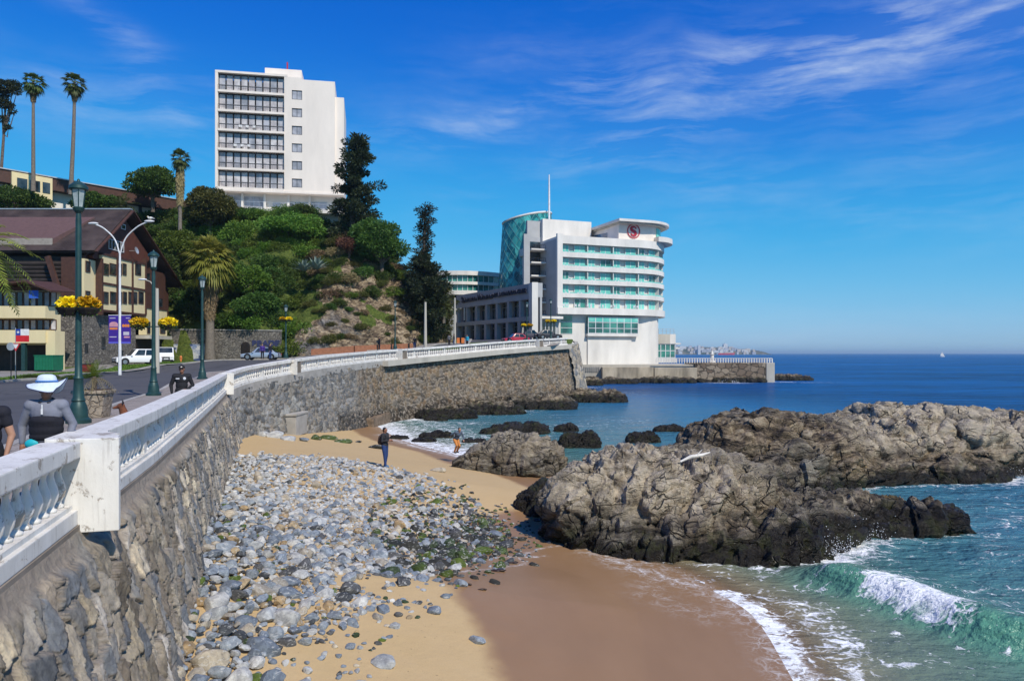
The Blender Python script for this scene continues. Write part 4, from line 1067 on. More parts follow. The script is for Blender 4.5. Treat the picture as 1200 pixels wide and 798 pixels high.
# right blank wall with window openings
wins = [(tx(342), tx(354), tz(a), tz(b)) for a, b in [(111,100),(132,121.5),(153,142.5),(174,163.5),(195,184.5),(216,205.5)]]
xw0, xw1 = wins[0][0], wins[0][1]
mb.box(xb1+.5, xw0, 0, dT, zb, zt-.001); mb.box(xw1, xe, 0.003, dT, zb, zt-.3)
zz = zb
for (a, b, c0, c1) in wins[::-1]:
    mb.box(xw0, xw1, 0.001, .6, zz, c0); zz = c1
mb.box(xw0, xw1, 0.001, .6, zz, zt-.002); mb.box(xw0, xw1, .6, dT, zb, zt-.01)
mb.box(xe, xr, .5, dT, zb, tz(104))
mb.build('wall', M['plaster_warm'], TW)
MB().box(tx(308), tx(352), 2.5, 9, zt, tz(69)).build('roof_house', M['plaster_warm'], TW)
nfl = 6
fz = [zb+(zt-zb)*i/nfl for i in range(nfl+1)]
CH = []
for i in range(nfl):
    z0 = fz[i]; z1 = fz[i+1]
    MB().box(.45, xb1, -.12, 2.6, z0-.02, z0+.34).build('balcony_slab', M['plaster_warm'], TW)
    bay = (xb1-.45)/9
    for j in range(9):
        f = MB(); xa = .45+bay*j+.05; xz = .45+bay*(j+1)-.05; fr = .055
        f.box(xa, xa+fr, .6, .72, z0+.35, z1-.05); f.box(xz-fr, xz, .6, .72, z0+.35, z1-.05); f.box(xa+fr, xz-fr, .6, .72, z1-.22, z1-.05); f.box(xa+fr, xz-fr, .6, .72, z0+1.25, z0+1.31)
        o = f.build('window', M['dark_metal'], TW)
        MB().box(xa+fr, xz-fr, .65, .67, z0+.36, z1-.23).build('pane', M['curtain'] if (i*7+j*5) % 9 < (7 if i < 2 else 6) else M['pane'], o)
    mb = MB()
    mb.bar((.45, -.02, z0+1.18), (xb1, -.02, z0+1.18), .05); mb.bar((.45, -.02, z0+.72), (xb1, -.02, z0+.72), .03)
    for j in range(40):
        x_ = .45+(xb1-.45)*j/39; mb.bar((x_, -.02, z0+.34), (x_, -.02, z0+1.18), .03)
    mb.build('balcony_railing', M.setdefault('rail_grey', simple('grey_railing', (.16,.15,.15), .6)), TW)
    if i in (2, 3):
        for q in range(3):
            c = MB(); x_ = 1.2+q*1.1+i*.8; c.box(x_, x_+.5, .1, .6, z0+.75, z0+.80); c.box(x_, x_+.5, .55, .6, z0+.8, z0+1.25); c.box(x_, x_+.06, .1, .16, z0+.34, z0+.75); c.box(x_+.44, x_+.5, .1, .16, z0+.34, z0+.75)
            tag(c.build('plastic_chair', M['white_metal'], None), ['left','middle','right'][q]+' white plastic chair on the '+('third' if i == 2 else 'fourth')+' balcony up of the white tower', 'chair', 'white plastic chairs on the tower balconies').matrix_world = Matrix.Translation(TW.location)@TW.rotation_euler.to_matrix().to_4x4()
for (a, b, c0, c1) in wins:
    f = MB(); f.box(a, a+.08, .12, .2, c0, c1); f.box(b-.08, b, .12, .2, c0, c1); f.box(a+.08, b-.08, .12, .2, c1-.08, c1); f.box(a+.08, b-.08, .12, .2, c0, c0+.1); f.box((a+b)/2-.03, (a+b)/2+.03, .12, .2, c0+.1, c1-.08)
    o = f.build('window', M['dark_metal'], TW); MB().box(a+.08, b-.08, .16, .18, c0+.1, c1-.08).build('pane', M['pane'], o)
# ground floor under the slab
g0 = tz(246); mb = MB(); mb.box(0, xr, -.25, dT, zb-.35, zb-.03).build('first_floor_slab', M['plaster_warm'], TW)
MB().box(.3, xr-.5, 1.6, dT-.3, g0, zb-.36).build('ground_floor_wall', M['plaster'], TW)
for px in (262, 281.5, 308, 336, 361): MB().box(tx(px), tx(px)+.35, .9, 1.6, g0, zb-.36).build('pillar', M['plaster'], TW)
for (p0, p1, y0, y1) in [(263.5,280,226,244),(284,307,227,244),(319,327,233,242),(338,360,232,245),(364,382,231,247)]:
    f = MB(); a, b = tx(p0), tx(p1); c0, c1 = tz(y1)+.1, min(tz(y0), zb-.4); 
    f.box(a, b, 1.50, 1.59, c0-.07, c0); f.box(a, b, 1.50, 1.59, c1, c1+.06); f.box(a-.07, a, 1.50, 1.59, c0-.07, c1+.06); f.box(b, b+.07, 1.50, 1.59, c0-.07, c1+.06); f.box((a+b)/2-.03, (a+b)/2+.03, 1.5, 1.59, c0, c1)
    o = f.build('window', M['grey_metal'], TW); MB().box(a, b, 1.53, 1.57, c0, c1).build('pane', M['pane'], o)
MB().box(-.5, xr+1.5, -3.0, dT, g0-.5, g0).build('terrace', M['plaster'], TW)
mb = MB(); mb.bar((-.4, -2.9, g0+1), (xr+1.4, -2.9, g0+1), .05)
for j in range(30): x_ = -.4+(xr+1.8)*j/29; mb.bar((x_, -2.9, g0), (x_, -2.9, g0+1), .035)
mb.build('terrace_railing', M['grey_metal'], TW)
MB().box(0.5, xr-1, -1.5, dT-.3, g0-7, g0-.5).build('foundation', M['grey_wall'], TW)
mb = MB(); mb.tube([(tx(333), 5, tz(69)), (tx(333), 5, tz(54))], .13, 6); mb.build('roof_mast', M['red'], TW)
mb = MB(); mb.lathe([(.02,0),(.45,.1),(.5,.18),(.48,.18),(0.01,.06)], seg=12)
for (px, py) in [(404,158),(404,177)]:
    d_ = MB(); d_.lathe([(.02,0),(.4,.12),(.42,.16),(.38,.16),(.01,.04)], seg=12); d_.xf(Matrix.Translation((xr+.35, 2, tz(py)))@Matrix.Rotation(radians(70), 4, 'Y')); d_.bar((xr, 2, tz(py)), (xr+.4, 2, tz(py)), .06)
    d_.build('satellite_dish', M['white_metal'], TW)

# ---------------------------------------------------------------- long low building at the hill top, left
mbT = thing('long_building', 'long low building along the hill crest with a brown fascia over white panels', 'building', (0, 0, 0))
A = at(10, 202, 112); B = at(262, 246, 136)
d_ = (B-A); n_ = Vector((-d_.y, d_.x, 0)).normalized()
def lb(f, o, dz): p = A+d_*f+n_*o; return Vector((p.x, p.y, p.z+dz))
mb = MB(); mb.raw([lb(-.08,-1.5,-1.9),lb(1,-1.5,-1.9),lb(1,7,-1.9),lb(-.08,7,-1.9),lb(-.08,-1.5,0),lb(1,-1.5,0),lb(1,7,0),lb(-.08,7,0)],[(0,3,2,1),(4,5,6,7),(0,1,5,4),(1,2,6,5),(2,3,7,6),(3,0,4,7)])
mb.build('fascia', M['brown_wood'], mbT)
mb = MB(); mb.raw([lb(-.09,-1.7,.0),lb(1.01,-1.7,.0),lb(1.01,7.2,.0),lb(-.09,7.2,.0),lb(-.09,-1.7,.16),lb(1.01,-1.7,.16),lb(1.01,7.2,.16),lb(-.09,7.2,.16)],[(0,3,2,1),(4,5,6,7),(0,1,5,4),(1,2,6,5),(2,3,7,6),(3,0,4,7)])
mb.build('roof', M['grey_metal'], mbT)
mb = MB(); mb.raw([lb(-.08,0,-8),lb(1,0,-8),lb(1,6,-8),lb(-.08,6,-8),lb(-.08,0,-1.91),lb(1,0,-1.91),lb(1,6,-1.91),lb(-.08,6,-1.91)],[(0,3,2,1),(4,5,6,7),(0,1,5,4),(1,2,6,5),(2,3,7,6),(3,0,4,7)])
mb.build('wall', M['plaster'], mbT)
for f in np.linspace(.42, .99, 9): MB().bar(lb(f, -.3, -8), lb(f, -.3, -1.9), .35).build('post', M['dark_metal'], mbT)
mb = MB(); mb.raw([lb(.0,-1.9,-3.9),lb(.16,-1.9,-3.9),lb(.16,-1.4,-3.9),lb(.0,-1.4,-3.9),lb(.0,-1.9,-.2),lb(.16,-1.9,-.2),lb(.16,-1.4,-.2),lb(.0,-1.4,-.2)],[(0,3,2,1),(4,5,6,7),(0,1,5,4),(1,2,6,5),(2,3,7,6),(3,0,4,7)])
mb.build('end_bay', M['cream'], mbT)
for f0, f1 in ((.02,.06),(.07,.11),(.12,.15)):
    o = MB().raw([lb(f0,-2.0,-2.6),lb(f1,-2.0,-2.6),lb(f1,-1.9,-2.6),lb(f0,-1.9,-2.6),lb(f0,-2.0,-1.0),lb(f1,-2.0,-1.0),lb(f1,-1.9,-1.0),lb(f0,-1.9,-1.0)],[(0,3,2,1),(4,5,6,7),(0,1,5,4),(1,2,6,5),(2,3,7,6),(3,0,4,7)]).build('window', M['dark_glass'], mbT)

# ---------------------------------------------------------------- hotel
TH = radians(20.5); YH = 162.
HT_ = thing('hotel', 'white curved seaside hotel with long balcony bands, green glazing and a red ring emblem', 'hotel', (atx(653, YH), YH, 0), TH)
hx, hy = HT_.location.x, HT_.location.y
def hs_(px, t=0.):  # local s of a photo column on the plane t
    c, s = cos(TH), sin(TH); q = (px-600)/F
    # X = hx + c s - s_ t ; Y = hy + s_ s + c t
    return (q*(hy+c*t)-hx+s*t)/(c-q*s)
def hz_(py, s, t=0.): return CZ+(414-py)*(hy+sin(TH)*s+cos(TH)*t)/F
def plan(off, x0=0., back=24., n=14, e=30.6, xs=20., dp=13.):
    """curved seaward outline pushed out by off"""
    pts = [(x0, -off), (xs, -off)]
    for i in range(1, n+1):
        a = pi/2*i/n; pts.append((xs+(e-xs+off)*sin(a), -off+(dp+off)*(1-cos(a))))
    pts += [(e+off, back), (x0, back)]
    return pts
slabs = [(27.1, 28.2), (24.2, 25.25), (21.25, 22.25), (18.35, 19.3)]
mb = MB(); mb.prism(plan(1.5), 30.0, 31.75); mb.build('roof_parapet', M['plaster'], HT_)
for z0, z1 in slabs:
    MB().prism(plan(1.5, x0=.6), z0, z0+.42).build('balcony_slab', M['plaster'], HT_)
    # solid upstand (hollow ring) on the slab edge
    P_ = plan(1.5, x0=.6)[:-2]; pts3 = [(p[0], p[1], z0+.42) for p in P_]
    sweep_rect(pts3, -.16, 0, 0, z1-z0-.42).build('balcony_upstand', M['plaster'], HT_)
    gl = sweep_rect([(p[0], p[1], z1) for p in P_], -.10, -.06, 0, .22); gl.build('glass_balustrade', M['teal_glass'], HT_)
MB().prism(plan(1.7, x0=-.6), 14.7, 16.15).build('lower_cornice', M['plaster'], HT_)
# storey core: green windows between white fins
lev = [15.9, 18.35+.42, 21.25+.42, 24.2+.42, 27.1+.42, 30.0]
for i in range(5):
    z0 = lev[i] if i else 16.1; z1 = [18.35, 21.25, 24.2, 27.1, 30.0][i]
    P_ = plan(.45, x0=.5)[:-2]
    MB().prism(plan(.25, x0=.5), z0+.002, z1-.002).build('inner_wall', M['plaster'], HT_)
    # walk along the curve and set window bays
    Q = np.array(P_); S_ = np.concatenate([[0], np.cumsum(np.hypot(*np.diff(Q, axis=0).T))]); Ltot = min(S_[-1], 38)
    nb = 12; wb = Ltot/nb
    for j in range(nb):
        a, b = wb*j+.25, wb*(j+1)-(.3 if (j % 2) else 1.15)
        def pp(s): return (np.interp(s, S_, Q[:, 0]), np.interp(s, S_, Q[:, 1]))
        (x0, y0), (x1, y1) = pp(a), pp(b); (xm, ym) = pp((a+b)/2)
        nrm = Vector((y1-y0, -(x1-x0), 0)).normalized()
        o = MB().bar((x0, y0, (z0+z1)/2), (x1, y1, (z0+z1)/2), .10, (z1-z0)-.25).build('window', [M['teal_glass'], M['teal_dark']][(j*3+i*5) % 7 == 3], HT_)
        fr = MB()
        for u_ in (0., .5, 1.): 
            px_, py_ = x0+(x1-x0)*u_, y0+(y1-y0)*u_; fr.bar((px_, py_, z0), (px_, py_, z1-.12), .13)
        fr.bar((x0, y0, z1-.18), (x1, y1, z1-.18), .14); fr.build('frame', M['white_metal'], o)
        if j % 2 == 0:
            xf_, yf_ = pp(a-.3); t_ = Vector((xf_, yf_, 0)); MB().bar((xf_, yf_-.0, (z0+z1)/2)+() if False else (xf_, yf_, (z0+z1)/2), (xf_+nrm.x*.8, yf_+nrm.y*.8, (z0+z1)/2), .18, z1-z0-.01).build('balcony_fin', M['plaster'], HT_)
# balcony chairs (white loungers on the hotel terraces)
ch = MB(); ch.box(0, .5, 0, .5, .38, .44); ch.box(0, .5, .42, .5, .44, .95); 
for q in ((0,0),(.44,0),(0,.44),(.44,.44)): ch.box(q[0], q[0]+.06, q[1], q[1]+.06, 0, .38)
for i in range(5):
    zf = [16.15, 18.35+.42, 21.25+.42, 24.2+.42, 27.1+.42][i]
    for j in range(7):
        o = None
        s_ = 1.2+j*2.9+(i % 3)*.5
        for u_ in (0, .8):
            me = bpy.data.meshes.get('hotel_chair_mesh') or newmesh('hotel_chair_mesh', ch.v, ch.f)
            o = mobj('balcony_chair', me, M['white_metal']); o.location = local(HT_, (s_+u_, -1.15, zf+ (0 if i else 0))); o.rotation_euler = (0, 0, TH+pi*.9); o.scale = (.8, .8, .8)
            tag(o, ['leftmost','second','third','middle','fifth','sixth','rightmost'][j]+' pair of white chairs on the '+['lowest','second','third','fourth','top'][i]+' hotel balcony', 'chair', 'white chairs on the hotel balconies')
# base block
sb1 = hs_(773, 2); base = MB().prism([(0,0),(sb1-4,0),(sb1-1.5,.8),(sb1,2.6),(sb1,22),(0,22)], 2.4, 14.7); base.build('base_wall', M['plaster'], HT_)
# projecting lower volume and the two windows of the base
s0, s1 = hs_(687), hs_(745); z0, z1 = hz_(391, s0), hz_(370.5, s0)
MB().box(s0-.2, s1+.2, -1.1, -.001, z0-.55, z0).build('bay_sill', M['plaster'], HT_)
fb = MB().box(s0, s1, -1.0, -.02, z0+.001, z1-.15).build('bay_window', M['teal_dark'], HT_)
mb = MB()
for j in range(8): x_ = s0+(s1-s0)*j/7; mb.box(x_-.07, x_+.07, -1.06, -1.001, z0, z1-.16)
for z_ in (z0+.1, z0+1.2, z0+2.5, z1-.25): mb.box(s0-.05, s1+.05, -1.075, -1.062, z_-.06, z_+.06)
mb.build('frame', M['white_metal'], fb)
MB().box(s0+.1, s1-.1, -1.055, -1.05, z0+2.62, z1-.35).build('upper_lights', M['teal_glass'], fb)
s0b, s1b = hs_(657), hs_(670.5); zb0, zb1 = hz_(391, 0), 14.6
o = MB().box(s0b, s1b, -.06, .02, zb0, zb1).build('base_window', M['teal_dark'], HT_)
mb = MB(); 
for z_ in (zb0, zb0+1.3, zb0+2.6, zb1-.1): mb.box(s0b, s1b, -.10, -.062, z_-.05, z_+.05)
mb.build('frame', M['white_metal'], o)
MB().box(s0+.2, hs_(739), -.35, -.002, 2.45, z0-.56).build('lower_bay', M['plaster'], HT_)
# left side with stair balconies, its shade put into the grey colour
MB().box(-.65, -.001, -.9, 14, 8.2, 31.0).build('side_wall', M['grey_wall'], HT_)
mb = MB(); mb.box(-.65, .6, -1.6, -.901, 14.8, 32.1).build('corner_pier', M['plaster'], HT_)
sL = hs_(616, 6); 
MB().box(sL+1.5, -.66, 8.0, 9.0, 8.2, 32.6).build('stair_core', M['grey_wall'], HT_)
for i in range(7):
    zf = 11.5+2.95*i
    o = MB().box(hs_(621, 5)+.2, -.66, 4.6, 7.99, zf, zf+.32).build('stair_balcony', M['plaster'], HT_)
    r_ = MB(); r_.bar((hs_(621, 5)+.3, 4.7, zf+1.2), (-.8, 4.7, zf+1.2), .07)
    for j in range(9): x_ = hs_(621, 5)+.3+(-.8-hs_(621, 5)-.3)*j/8; r_.bar((x_, 4.7, zf+.32), (x_, 4.7, zf+1.2), .05)
    r_.build('railing', M['dark_metal'], o)
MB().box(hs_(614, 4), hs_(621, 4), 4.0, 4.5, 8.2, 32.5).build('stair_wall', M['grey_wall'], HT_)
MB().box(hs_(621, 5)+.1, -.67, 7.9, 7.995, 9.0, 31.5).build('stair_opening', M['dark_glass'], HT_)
# plant boxes on the roof
a_, b_ = hs_(636, 12), hs_(693, 12); MB().box(a_, b_, 12, 22, 30.5, hz_(258.5, 8, 12)).build('roof_box', M['plaster'], HT_)
MB().box(hs_(618, 13), a_-.01, 13, 14, 28, hz_(259, 0, 13)).build('roof_box', M['grey_wall'], HT_)  # left face of the white plant box, shaded by a greyer colour
# penthouse with raking roof
sp = hs_(724, 1.0)
zr = hz_(257.5, sp, 0); 
Pp = [(sp,.6),(sp+7.5,.6)]+[(sp+7.5+6.6*sin(pi/2*i/8), .6+8*(1-cos(pi/2*i/8))) for i in range(1, 9)]+[(sp+14.1,30),(sp,30)]
MB().prism(Pp, 31.7, zr-.9).build('penthouse_wall', M['plaster_warm'], HT_)
Pr = [(sp-1.0,-1.6),(sp+7,-1.6)]+[(sp+7+9.2*sin(pi/2*i/10), -1.6+10*(1-cos(pi/2*i/10))) for i in range(1, 11)]+[(sp+16.2,33),(sp-1.0,33)]
mb = MB(); mb.prism(Pr, zr-.55, zr+.0); mb.build('penthouse_roof', M['plaster'], HT_)
Pr2 = [(sp-.5,-.9),(sp+7,-.9)]+[(sp+7+8.4*sin(pi/2*i/10), -.9+9.5*(1-cos(pi/2*i/10))) for i in range(1, 11)]+[(sp+15.4,32),(sp-.5,32)]
MB().prism(Pr2, zr-.9, zr-.552).build('roof_soffit', M['light_concrete'], HT_)
o = MB().prism([(sp-.05,6),(sp-.001,6),(sp-.001,24),(sp-.05,24)], [31.8]*4, [zr-2.0,zr-2.0,zr-1.2,zr-1.2]).build('penthouse_window', M['blue_glass'], HT_)
# penthouse end balcony and glazing on the curve
se = hs_(768, 3); mb = MB()
MB().prism([(p[0]+.12, p[1]-.12) for p in Pp[3:10]]+[(sp+14.2, 14), (sp+12, 14), (sp+11, 4)], 33.0, 35.1).build('penthouse_window', M['teal_glass'], HT_)
MB().prism([(sp+9.5,-.9)]+[(sp+9.5+7.2*sin(pi/2*i/8), -.9+8*(1-cos(pi/2*i/8))) for i in range(1, 9)]+[(sp+16.7,14),(sp+9.5,14)], 31.76, 32.9).build('penthouse_balcony', M['plaster'], HT_)
# emblem: red laurel ring round a serif S
EM = bpy.data.objects.new('emblem', None); link(EM, HT_); sc_ = hs_(742.5, .5); zc_ = hz_(271, sc_, .5); EM.location = (sc_, .57, zc_)
red = simple('emblem_red', (.50, .02, .05), .5); R_ = 1.62
mb = MB()
for k in range(44):
    a = 2*pi*k/44
    for rr, tw in ((R_, .5), (R_-.17, -.5)):
        c = Vector((cos(a)*rr, -.10, sin(a)*rr)); d = Vector((-sin(a+tw), 0, cos(a+tw)))
        mb.raw([c-d*.16, c+Vector((cos(a)*.07, -.03, sin(a)*.07)), c+d*.16, c-Vector((cos(a)*.07, .0, sin(a)*.07))], [(0,1,2,3)])
mb.tube([(cos(2*pi*k/40)*R_*.97, -.08, sin(2*pi*k/40)*R_*.97) for k in range(41)], .075, 6)
o = mb.build('laurel_ring', red, None); o.parent = EM
def text_mesh(body, size, extr, m, name, bold=0.):
    cu_ = bpy.data.curves.new(name, 'FONT'); cu_.body = body; cu_.size = size; cu_.extrude = extr; cu_.align_x = 'CENTER'; cu_.align_y = 'CENTER'; cu_.offset = bold
    to = bpy.data.objects.new(name, cu_); COL.objects.link(to); dg = bpy.context.evaluated_depsgraph_get(); me = bpy.data.meshes.new_from_object(to.evaluated_get(dg))
    COL.objects.unlink(to); bpy.data.objects.remove(to); me.materials.clear(); me.materials.append(m); return me
# the letter S as a broad swelling stroke with serifs
pts = [(.62,.62),(.45,.86),(.05,.98),(-.38,.88),(-.60,.56),(-.48,.24),(-.1,.05),(.28,-.13),(.55,-.38),(.56,-.68),(.30,-.92),(-.1,-.99),(-.48,-.86),(-.66,-.60)]
cc = catmull(pts, 5); mb = MB(); n_ = len(cc)
for i in range(n_-1):
    w0 = .11+.23*sin(pi*i/(n_-1))**1.2; w1 = .11+.23*sin(pi*(i+1)/(n_-1))**1.2
    p, q = Vector((cc[i][0], 0, cc[i][1])), Vector((cc[i+1][0], 0, cc[i+1][1])); tn = (q-p).normalized(); nn = Vector((-tn.z, 0, tn.x)); 
    mb.raw([p-nn*w0+Vector((0,-.14,0)), p+nn*w0+Vector((0,-.14,0)), q+nn*w1+Vector((0,-.14,0)), q-nn*w1+Vector((0,-.14,0)), p-nn*w0, p+nn*w0, q+nn*w1, q-nn*w1], [(0,1,2,3),(0,4,5,1),(3,2,6,7),(0,3,7,4),(1,5,6,2)])
mb.box(.54, .68, -.14, 0, .40, .95); mb.box(-.70, -.56, -.14, 0, -.95, -.42)
o = mb.build('letter', red, None); o.parent = EM

# glass tower
GT = thing('glass_tower', 'turquoise lattice glass tower with slanted top rising behind the hotel', 'tower', (atx(617.5, 190), 190, 9))
mb = MB(); seg = 40; rows = 22; vs = []; fs = []
hb, ht = 0., CZ+(414-257)*190/F-9; 
for j in range(rows+1):
    f = j/rows
    for k in range(seg):
        a = 2*pi*k/seg; r = 8.3-2.1*f**.9; top = ht+ (1.3*cos(a)); z = hb+(top-hb)*f
        vs.append((r*cos(a), r*sin(a), z))
for j in range(rows):
    for k in range(seg): fs.append((j*seg+k, j*seg+(k+1) % seg, (j+1)*seg+(k+1) % seg, (j+1)*seg+k))
fs.append(tuple(rows*seg+k for k in range(seg)))
m, t = mat('lattice_glazing'); co = t.coord('Object'); n = t.voro(t.mapping(co, (.8, .8, .5)), 1.0, 'F1', 'Color'); sp_ = t.add('ShaderNodeSeparateColor'); t.put(sp_.inputs[0], n)
t.out(t.principled(t.ramp(sp_.outputs[0], [(0, (.006, .075, .085)), (.5, (.02, .20, .20)), (.9, (.08, .42, .38))]), .15, .0, None, .7))
MB().raw(vs, fs).build('glazing', m, GT)
mb = MB()
for j in range(0, rows, 1):
    for k in range(0, seg, 2):
        kk_ = k+(j % 2); a = Vector(vs[j*seg+kk_ % seg])*1.003; b = Vector(vs[(j+1)*seg+(kk_+1) % seg])*1.003; c = Vector(vs[(j+1)*seg+(kk_-1) % seg])*1.003
        a.z, b.z, c.z = vs[j*seg+kk_ % seg][2], vs[(j+1)*seg][2] if False else vs[(j+1)*seg+(kk_+1) % seg][2], vs[(j+1)*seg+(kk_-1) % seg][2]
        mb.bar(a, b, .11); mb.bar(a, c, .11)
mb.build('lattice', simple('teal_frame', (.10, .30, .30), .4), GT)
mb = MB(); mb.tube([Vector(vs[rows*seg+k % seg])*1.0+Vector((0, 0, .1)) for k in range(seg+1)], .28, 6); mb.build('top_ring', M['plaster'], GT)
MA = thing('mast', 'slim white antenna mast above the hotel roof', 'mast', (atx(643.5, 185), 185, 30))
mb = MB().tube([(0,0,0),(0,0,CZ+(414-228)*185/F-30),(0,0,CZ+(414-205)*185/F-30)], [.3,.24,.14], 8); mb.build('pole', M['white_metal'], MA)
MB().box(-.4, .4, -.4, .4, 0, 4.5).build('base', M['grey_wall'], MA)

# curved office wing behind
CW = thing('office_wing', 'low curved building with green glass bands and white floors behind the dark annex', 'building', (0, 0, 0))
def arcp(off, n=20):
    P_ = []
    x0, x1 = atx(470, 196), atx(590, 196)
    for i in range(n+1):
        f = i/n; P_.append((x0+(x1-x0)*f, 196+9*(f-.55)**2*4-off))
    return P_+[(x1, 225), (x0, 225)]
def zc(py): return CZ+(414-py)*196/F
for (y0, y1, mt, off) in [(317.5,322.5,'plaster',.8),(322.5,330,'teal_dark',0),(330,333.5,'plaster',.8),(333.5,340.5,'teal_dark',0),(340.5,345.5,'plaster',.8),(345.5,360,'dark_glass',0),(360,364,'plaster',.8),(364,400,'grey_wall',0)]:
    MB().prism(arcp(off), zc(y1)+.002, zc(y0)-.002).build('floor_band' if mt == 'plaster' else 'glass_band' if 'g' in mt else 'wall', M[mt], CW)
mb = MB()
for i in range(0, 21): p = arcp(.1)[i]; mb.bar((p[0], p[1], zc(345)), (p[0], p[1], zc(318)), .12)
mb.build('mullions', M['white_metal'], CW)

# annex with columns and lettering, shade of its front put into the grey
AX0 = Vector((atx(533, 158), 158)); AX1 = Vector((atx(623, 129), 129)); dA = (AX1-AX0); LA = dA.length; aA = atan2(dA.y, dA.x)
AN = thing('annex', 'grey two-storey annex with square columns and raised lettering on its parapet', 'building', (AX0.x, AX0.y, 0), aA)
# local: s along, t to the left of travel (= behind? travel left->right, behind is left)
zt_ = 18.5; zg = 8.5
MB().prism([(-.5,.6),(LA,.6),(LA,2.2),(-.5,14)], 16.0, zt_).build('parapet', M['grey_wall'], AN)
MB().box(-.5, LA, .4, .6, 15.7, 16.6).build('beam', M['grey_wall'], AN)
MB().box(-.5, LA, .2, .9, 11.9, 12.7).build('middle_beam', M['grey_wall'], AN)
nb = 7
for i in range(nb+1):
    x_ = -.1+(LA-.9)*i/nb; MB().box(x_, x_+.95, .25, 1.2, 8.2, 11.9).build('column', M['grey_wall'], AN); MB().box(x_+.08, x_+.87, .45, 1.2, 12.7, 15.7).build('column', M['grey_wall'], AN)
    if i < nb:
        x2 = -.1+(LA-.9)*(i+1)/nb
        for (za, zb_) in ((8.3, 11.9), (12.71, 15.7)):
            o = MB().box(x_+1.0, x2-.05, 1.6, 1.65, za, zb_).build('window', M['dark_glass'], AN); f = MB()
            for u_ in (.33, .66): f.box(x_+1+(x2-x_-1)*u_-.04, x_+1+(x2-x_-1)*u_+.04, 1.54, 1.598, za, zb_)
            f.box(x_+1.0, x2-.05, 1.55, 1.597, zb_-.9, zb_-.8); f.build('frame', M['grey_metal'], o)
MB().prism([(-.4,1.7),(LA,1.7),(LA,2.1),(-.4,13.5)], 8.2, 15.99).build('inner_wall', M['grey_wall'], AN)
tA = simple('sign_letters', (.03, .035, .07), .5)
me = text_mesh('Sheraton Miramar', 2.05, .12, tA, 'lettering', .02); o = mobj('lettering', me, None, AN); o.rotation_euler = (radians(90), 0, 0); o.location = (LA*.30, .42, 17.35); o.scale = (.98, .85, 1)
me = text_mesh('HOTEL & CONVENTION CENTER', 1.0, .10, tA, 'lettering', .01); o = mobj('lettering', me, None, AN); o.rotation_euler = (radians(90), 0, 0); o.location = (LA*.72, .42, 17.3); o.scale = (.90, 1.2, 1)
MB().box(LA*.13, LA*.13+.35, .1, .24, 13, 15.6).build('hanging_banner', M['plaster'], AN)
PLR = thing('white_pylon', 'tall plain white slab pylon between the grey annex and the hotel', 'pylon', (atx(626.5, 126), 126, 0), radians(12))
MB().box(-.52, .52, -.3, 2.2, 7.4, CZ+(414-331)*126/F).build('slab', M['plaster'], PLR)
EN = thing('entrance_block', 'recessed glazed entrance between the white pylon and the hotel side wall', 'entrance', (atx(630, 150), 150, 0), TH)
MB().box(0, 5.2, 1.0, 8, 8.4, 13.2).build('wall', M['grey_wall'], EN); MB().box(-.3, 5.4, -.6, 8.1, 13.2, 13.7).build('canopy', M['plaster'], EN)
o = MB().box(.5, 4.4, .90, .98, 8.6, 12.6).build('glass_doors', M['dark_glass'], EN); f = MB()
for i in range(6): f.box(.5+i*.78-.06, .5+i*.78+.06, .82, .898, 8.6, 12.6)
f.build('frame', M['white_metal'], o)
# glass pavilion at the hotel's sea corner
PV = thing('pavilion', 'small stepped white and teal glass pavilion between hotel base and jetty', 'pavilion', (atx(768, 176), 176, 0), radians(8))
kz = 176/F; 
def pz(py): return CZ+(414-py)*kz
MB().box(0, 5.2, 0, 8, pz(425), pz(419.5)).build('base', M['plaster'], PV)
o = MB().box(.2, 4.9, .15, 8, pz(419.4), pz(403)).build('glazing', M['teal_dark'], PV); f = MB()
for i in range(5): f.box(.2+i*1.17-.07, .2+i*1.17+.07, .06, .148, pz(419.3), pz(403.1))
for py in (419, 411, 403.4): f.box(.1, 5.0, .045, .058, pz(py)-.07, pz(py)+.07)
f.build('frame', M['white_metal'], o)
MB().box(0, 3.6, -.1, 8, pz(402.9), pz(391.5)).build('upper_wall', M['light_concrete'], PV)
MB().box(3.62, 5.0, -.1, 8, pz(402.9), pz(391.5)).build('upper_wall', M['plaster'], PV)
MB().prism([(5.01,0)]+[(5.01+2.2*sin(pi*i/8), 3-3*cos(pi*i/8)) for i in range(1, 9)], pz(403.5), pz(401.8)).build('round_terrace', M['plaster'], PV)
MB().prism([(5.01,0)]+[(5.01+1.9*sin(pi*i/8), 3-3*cos(pi*i/8)) for i in range(1, 9)], pz(409), pz(407)).build('round_terrace', M['plaster'], PV)
f = MB(); 
for z_ in (pz(388), pz(385.5)): f.bar((.8, 0, z_), (4.6, 0, z_), .08)
for i in range(5): f.bar((.8+i*.95, 0, pz(391.5)), (.8+i*.95, 0, pz(385.5)), .08)
f.build('roof_rail', M['grey_metal'], PV)

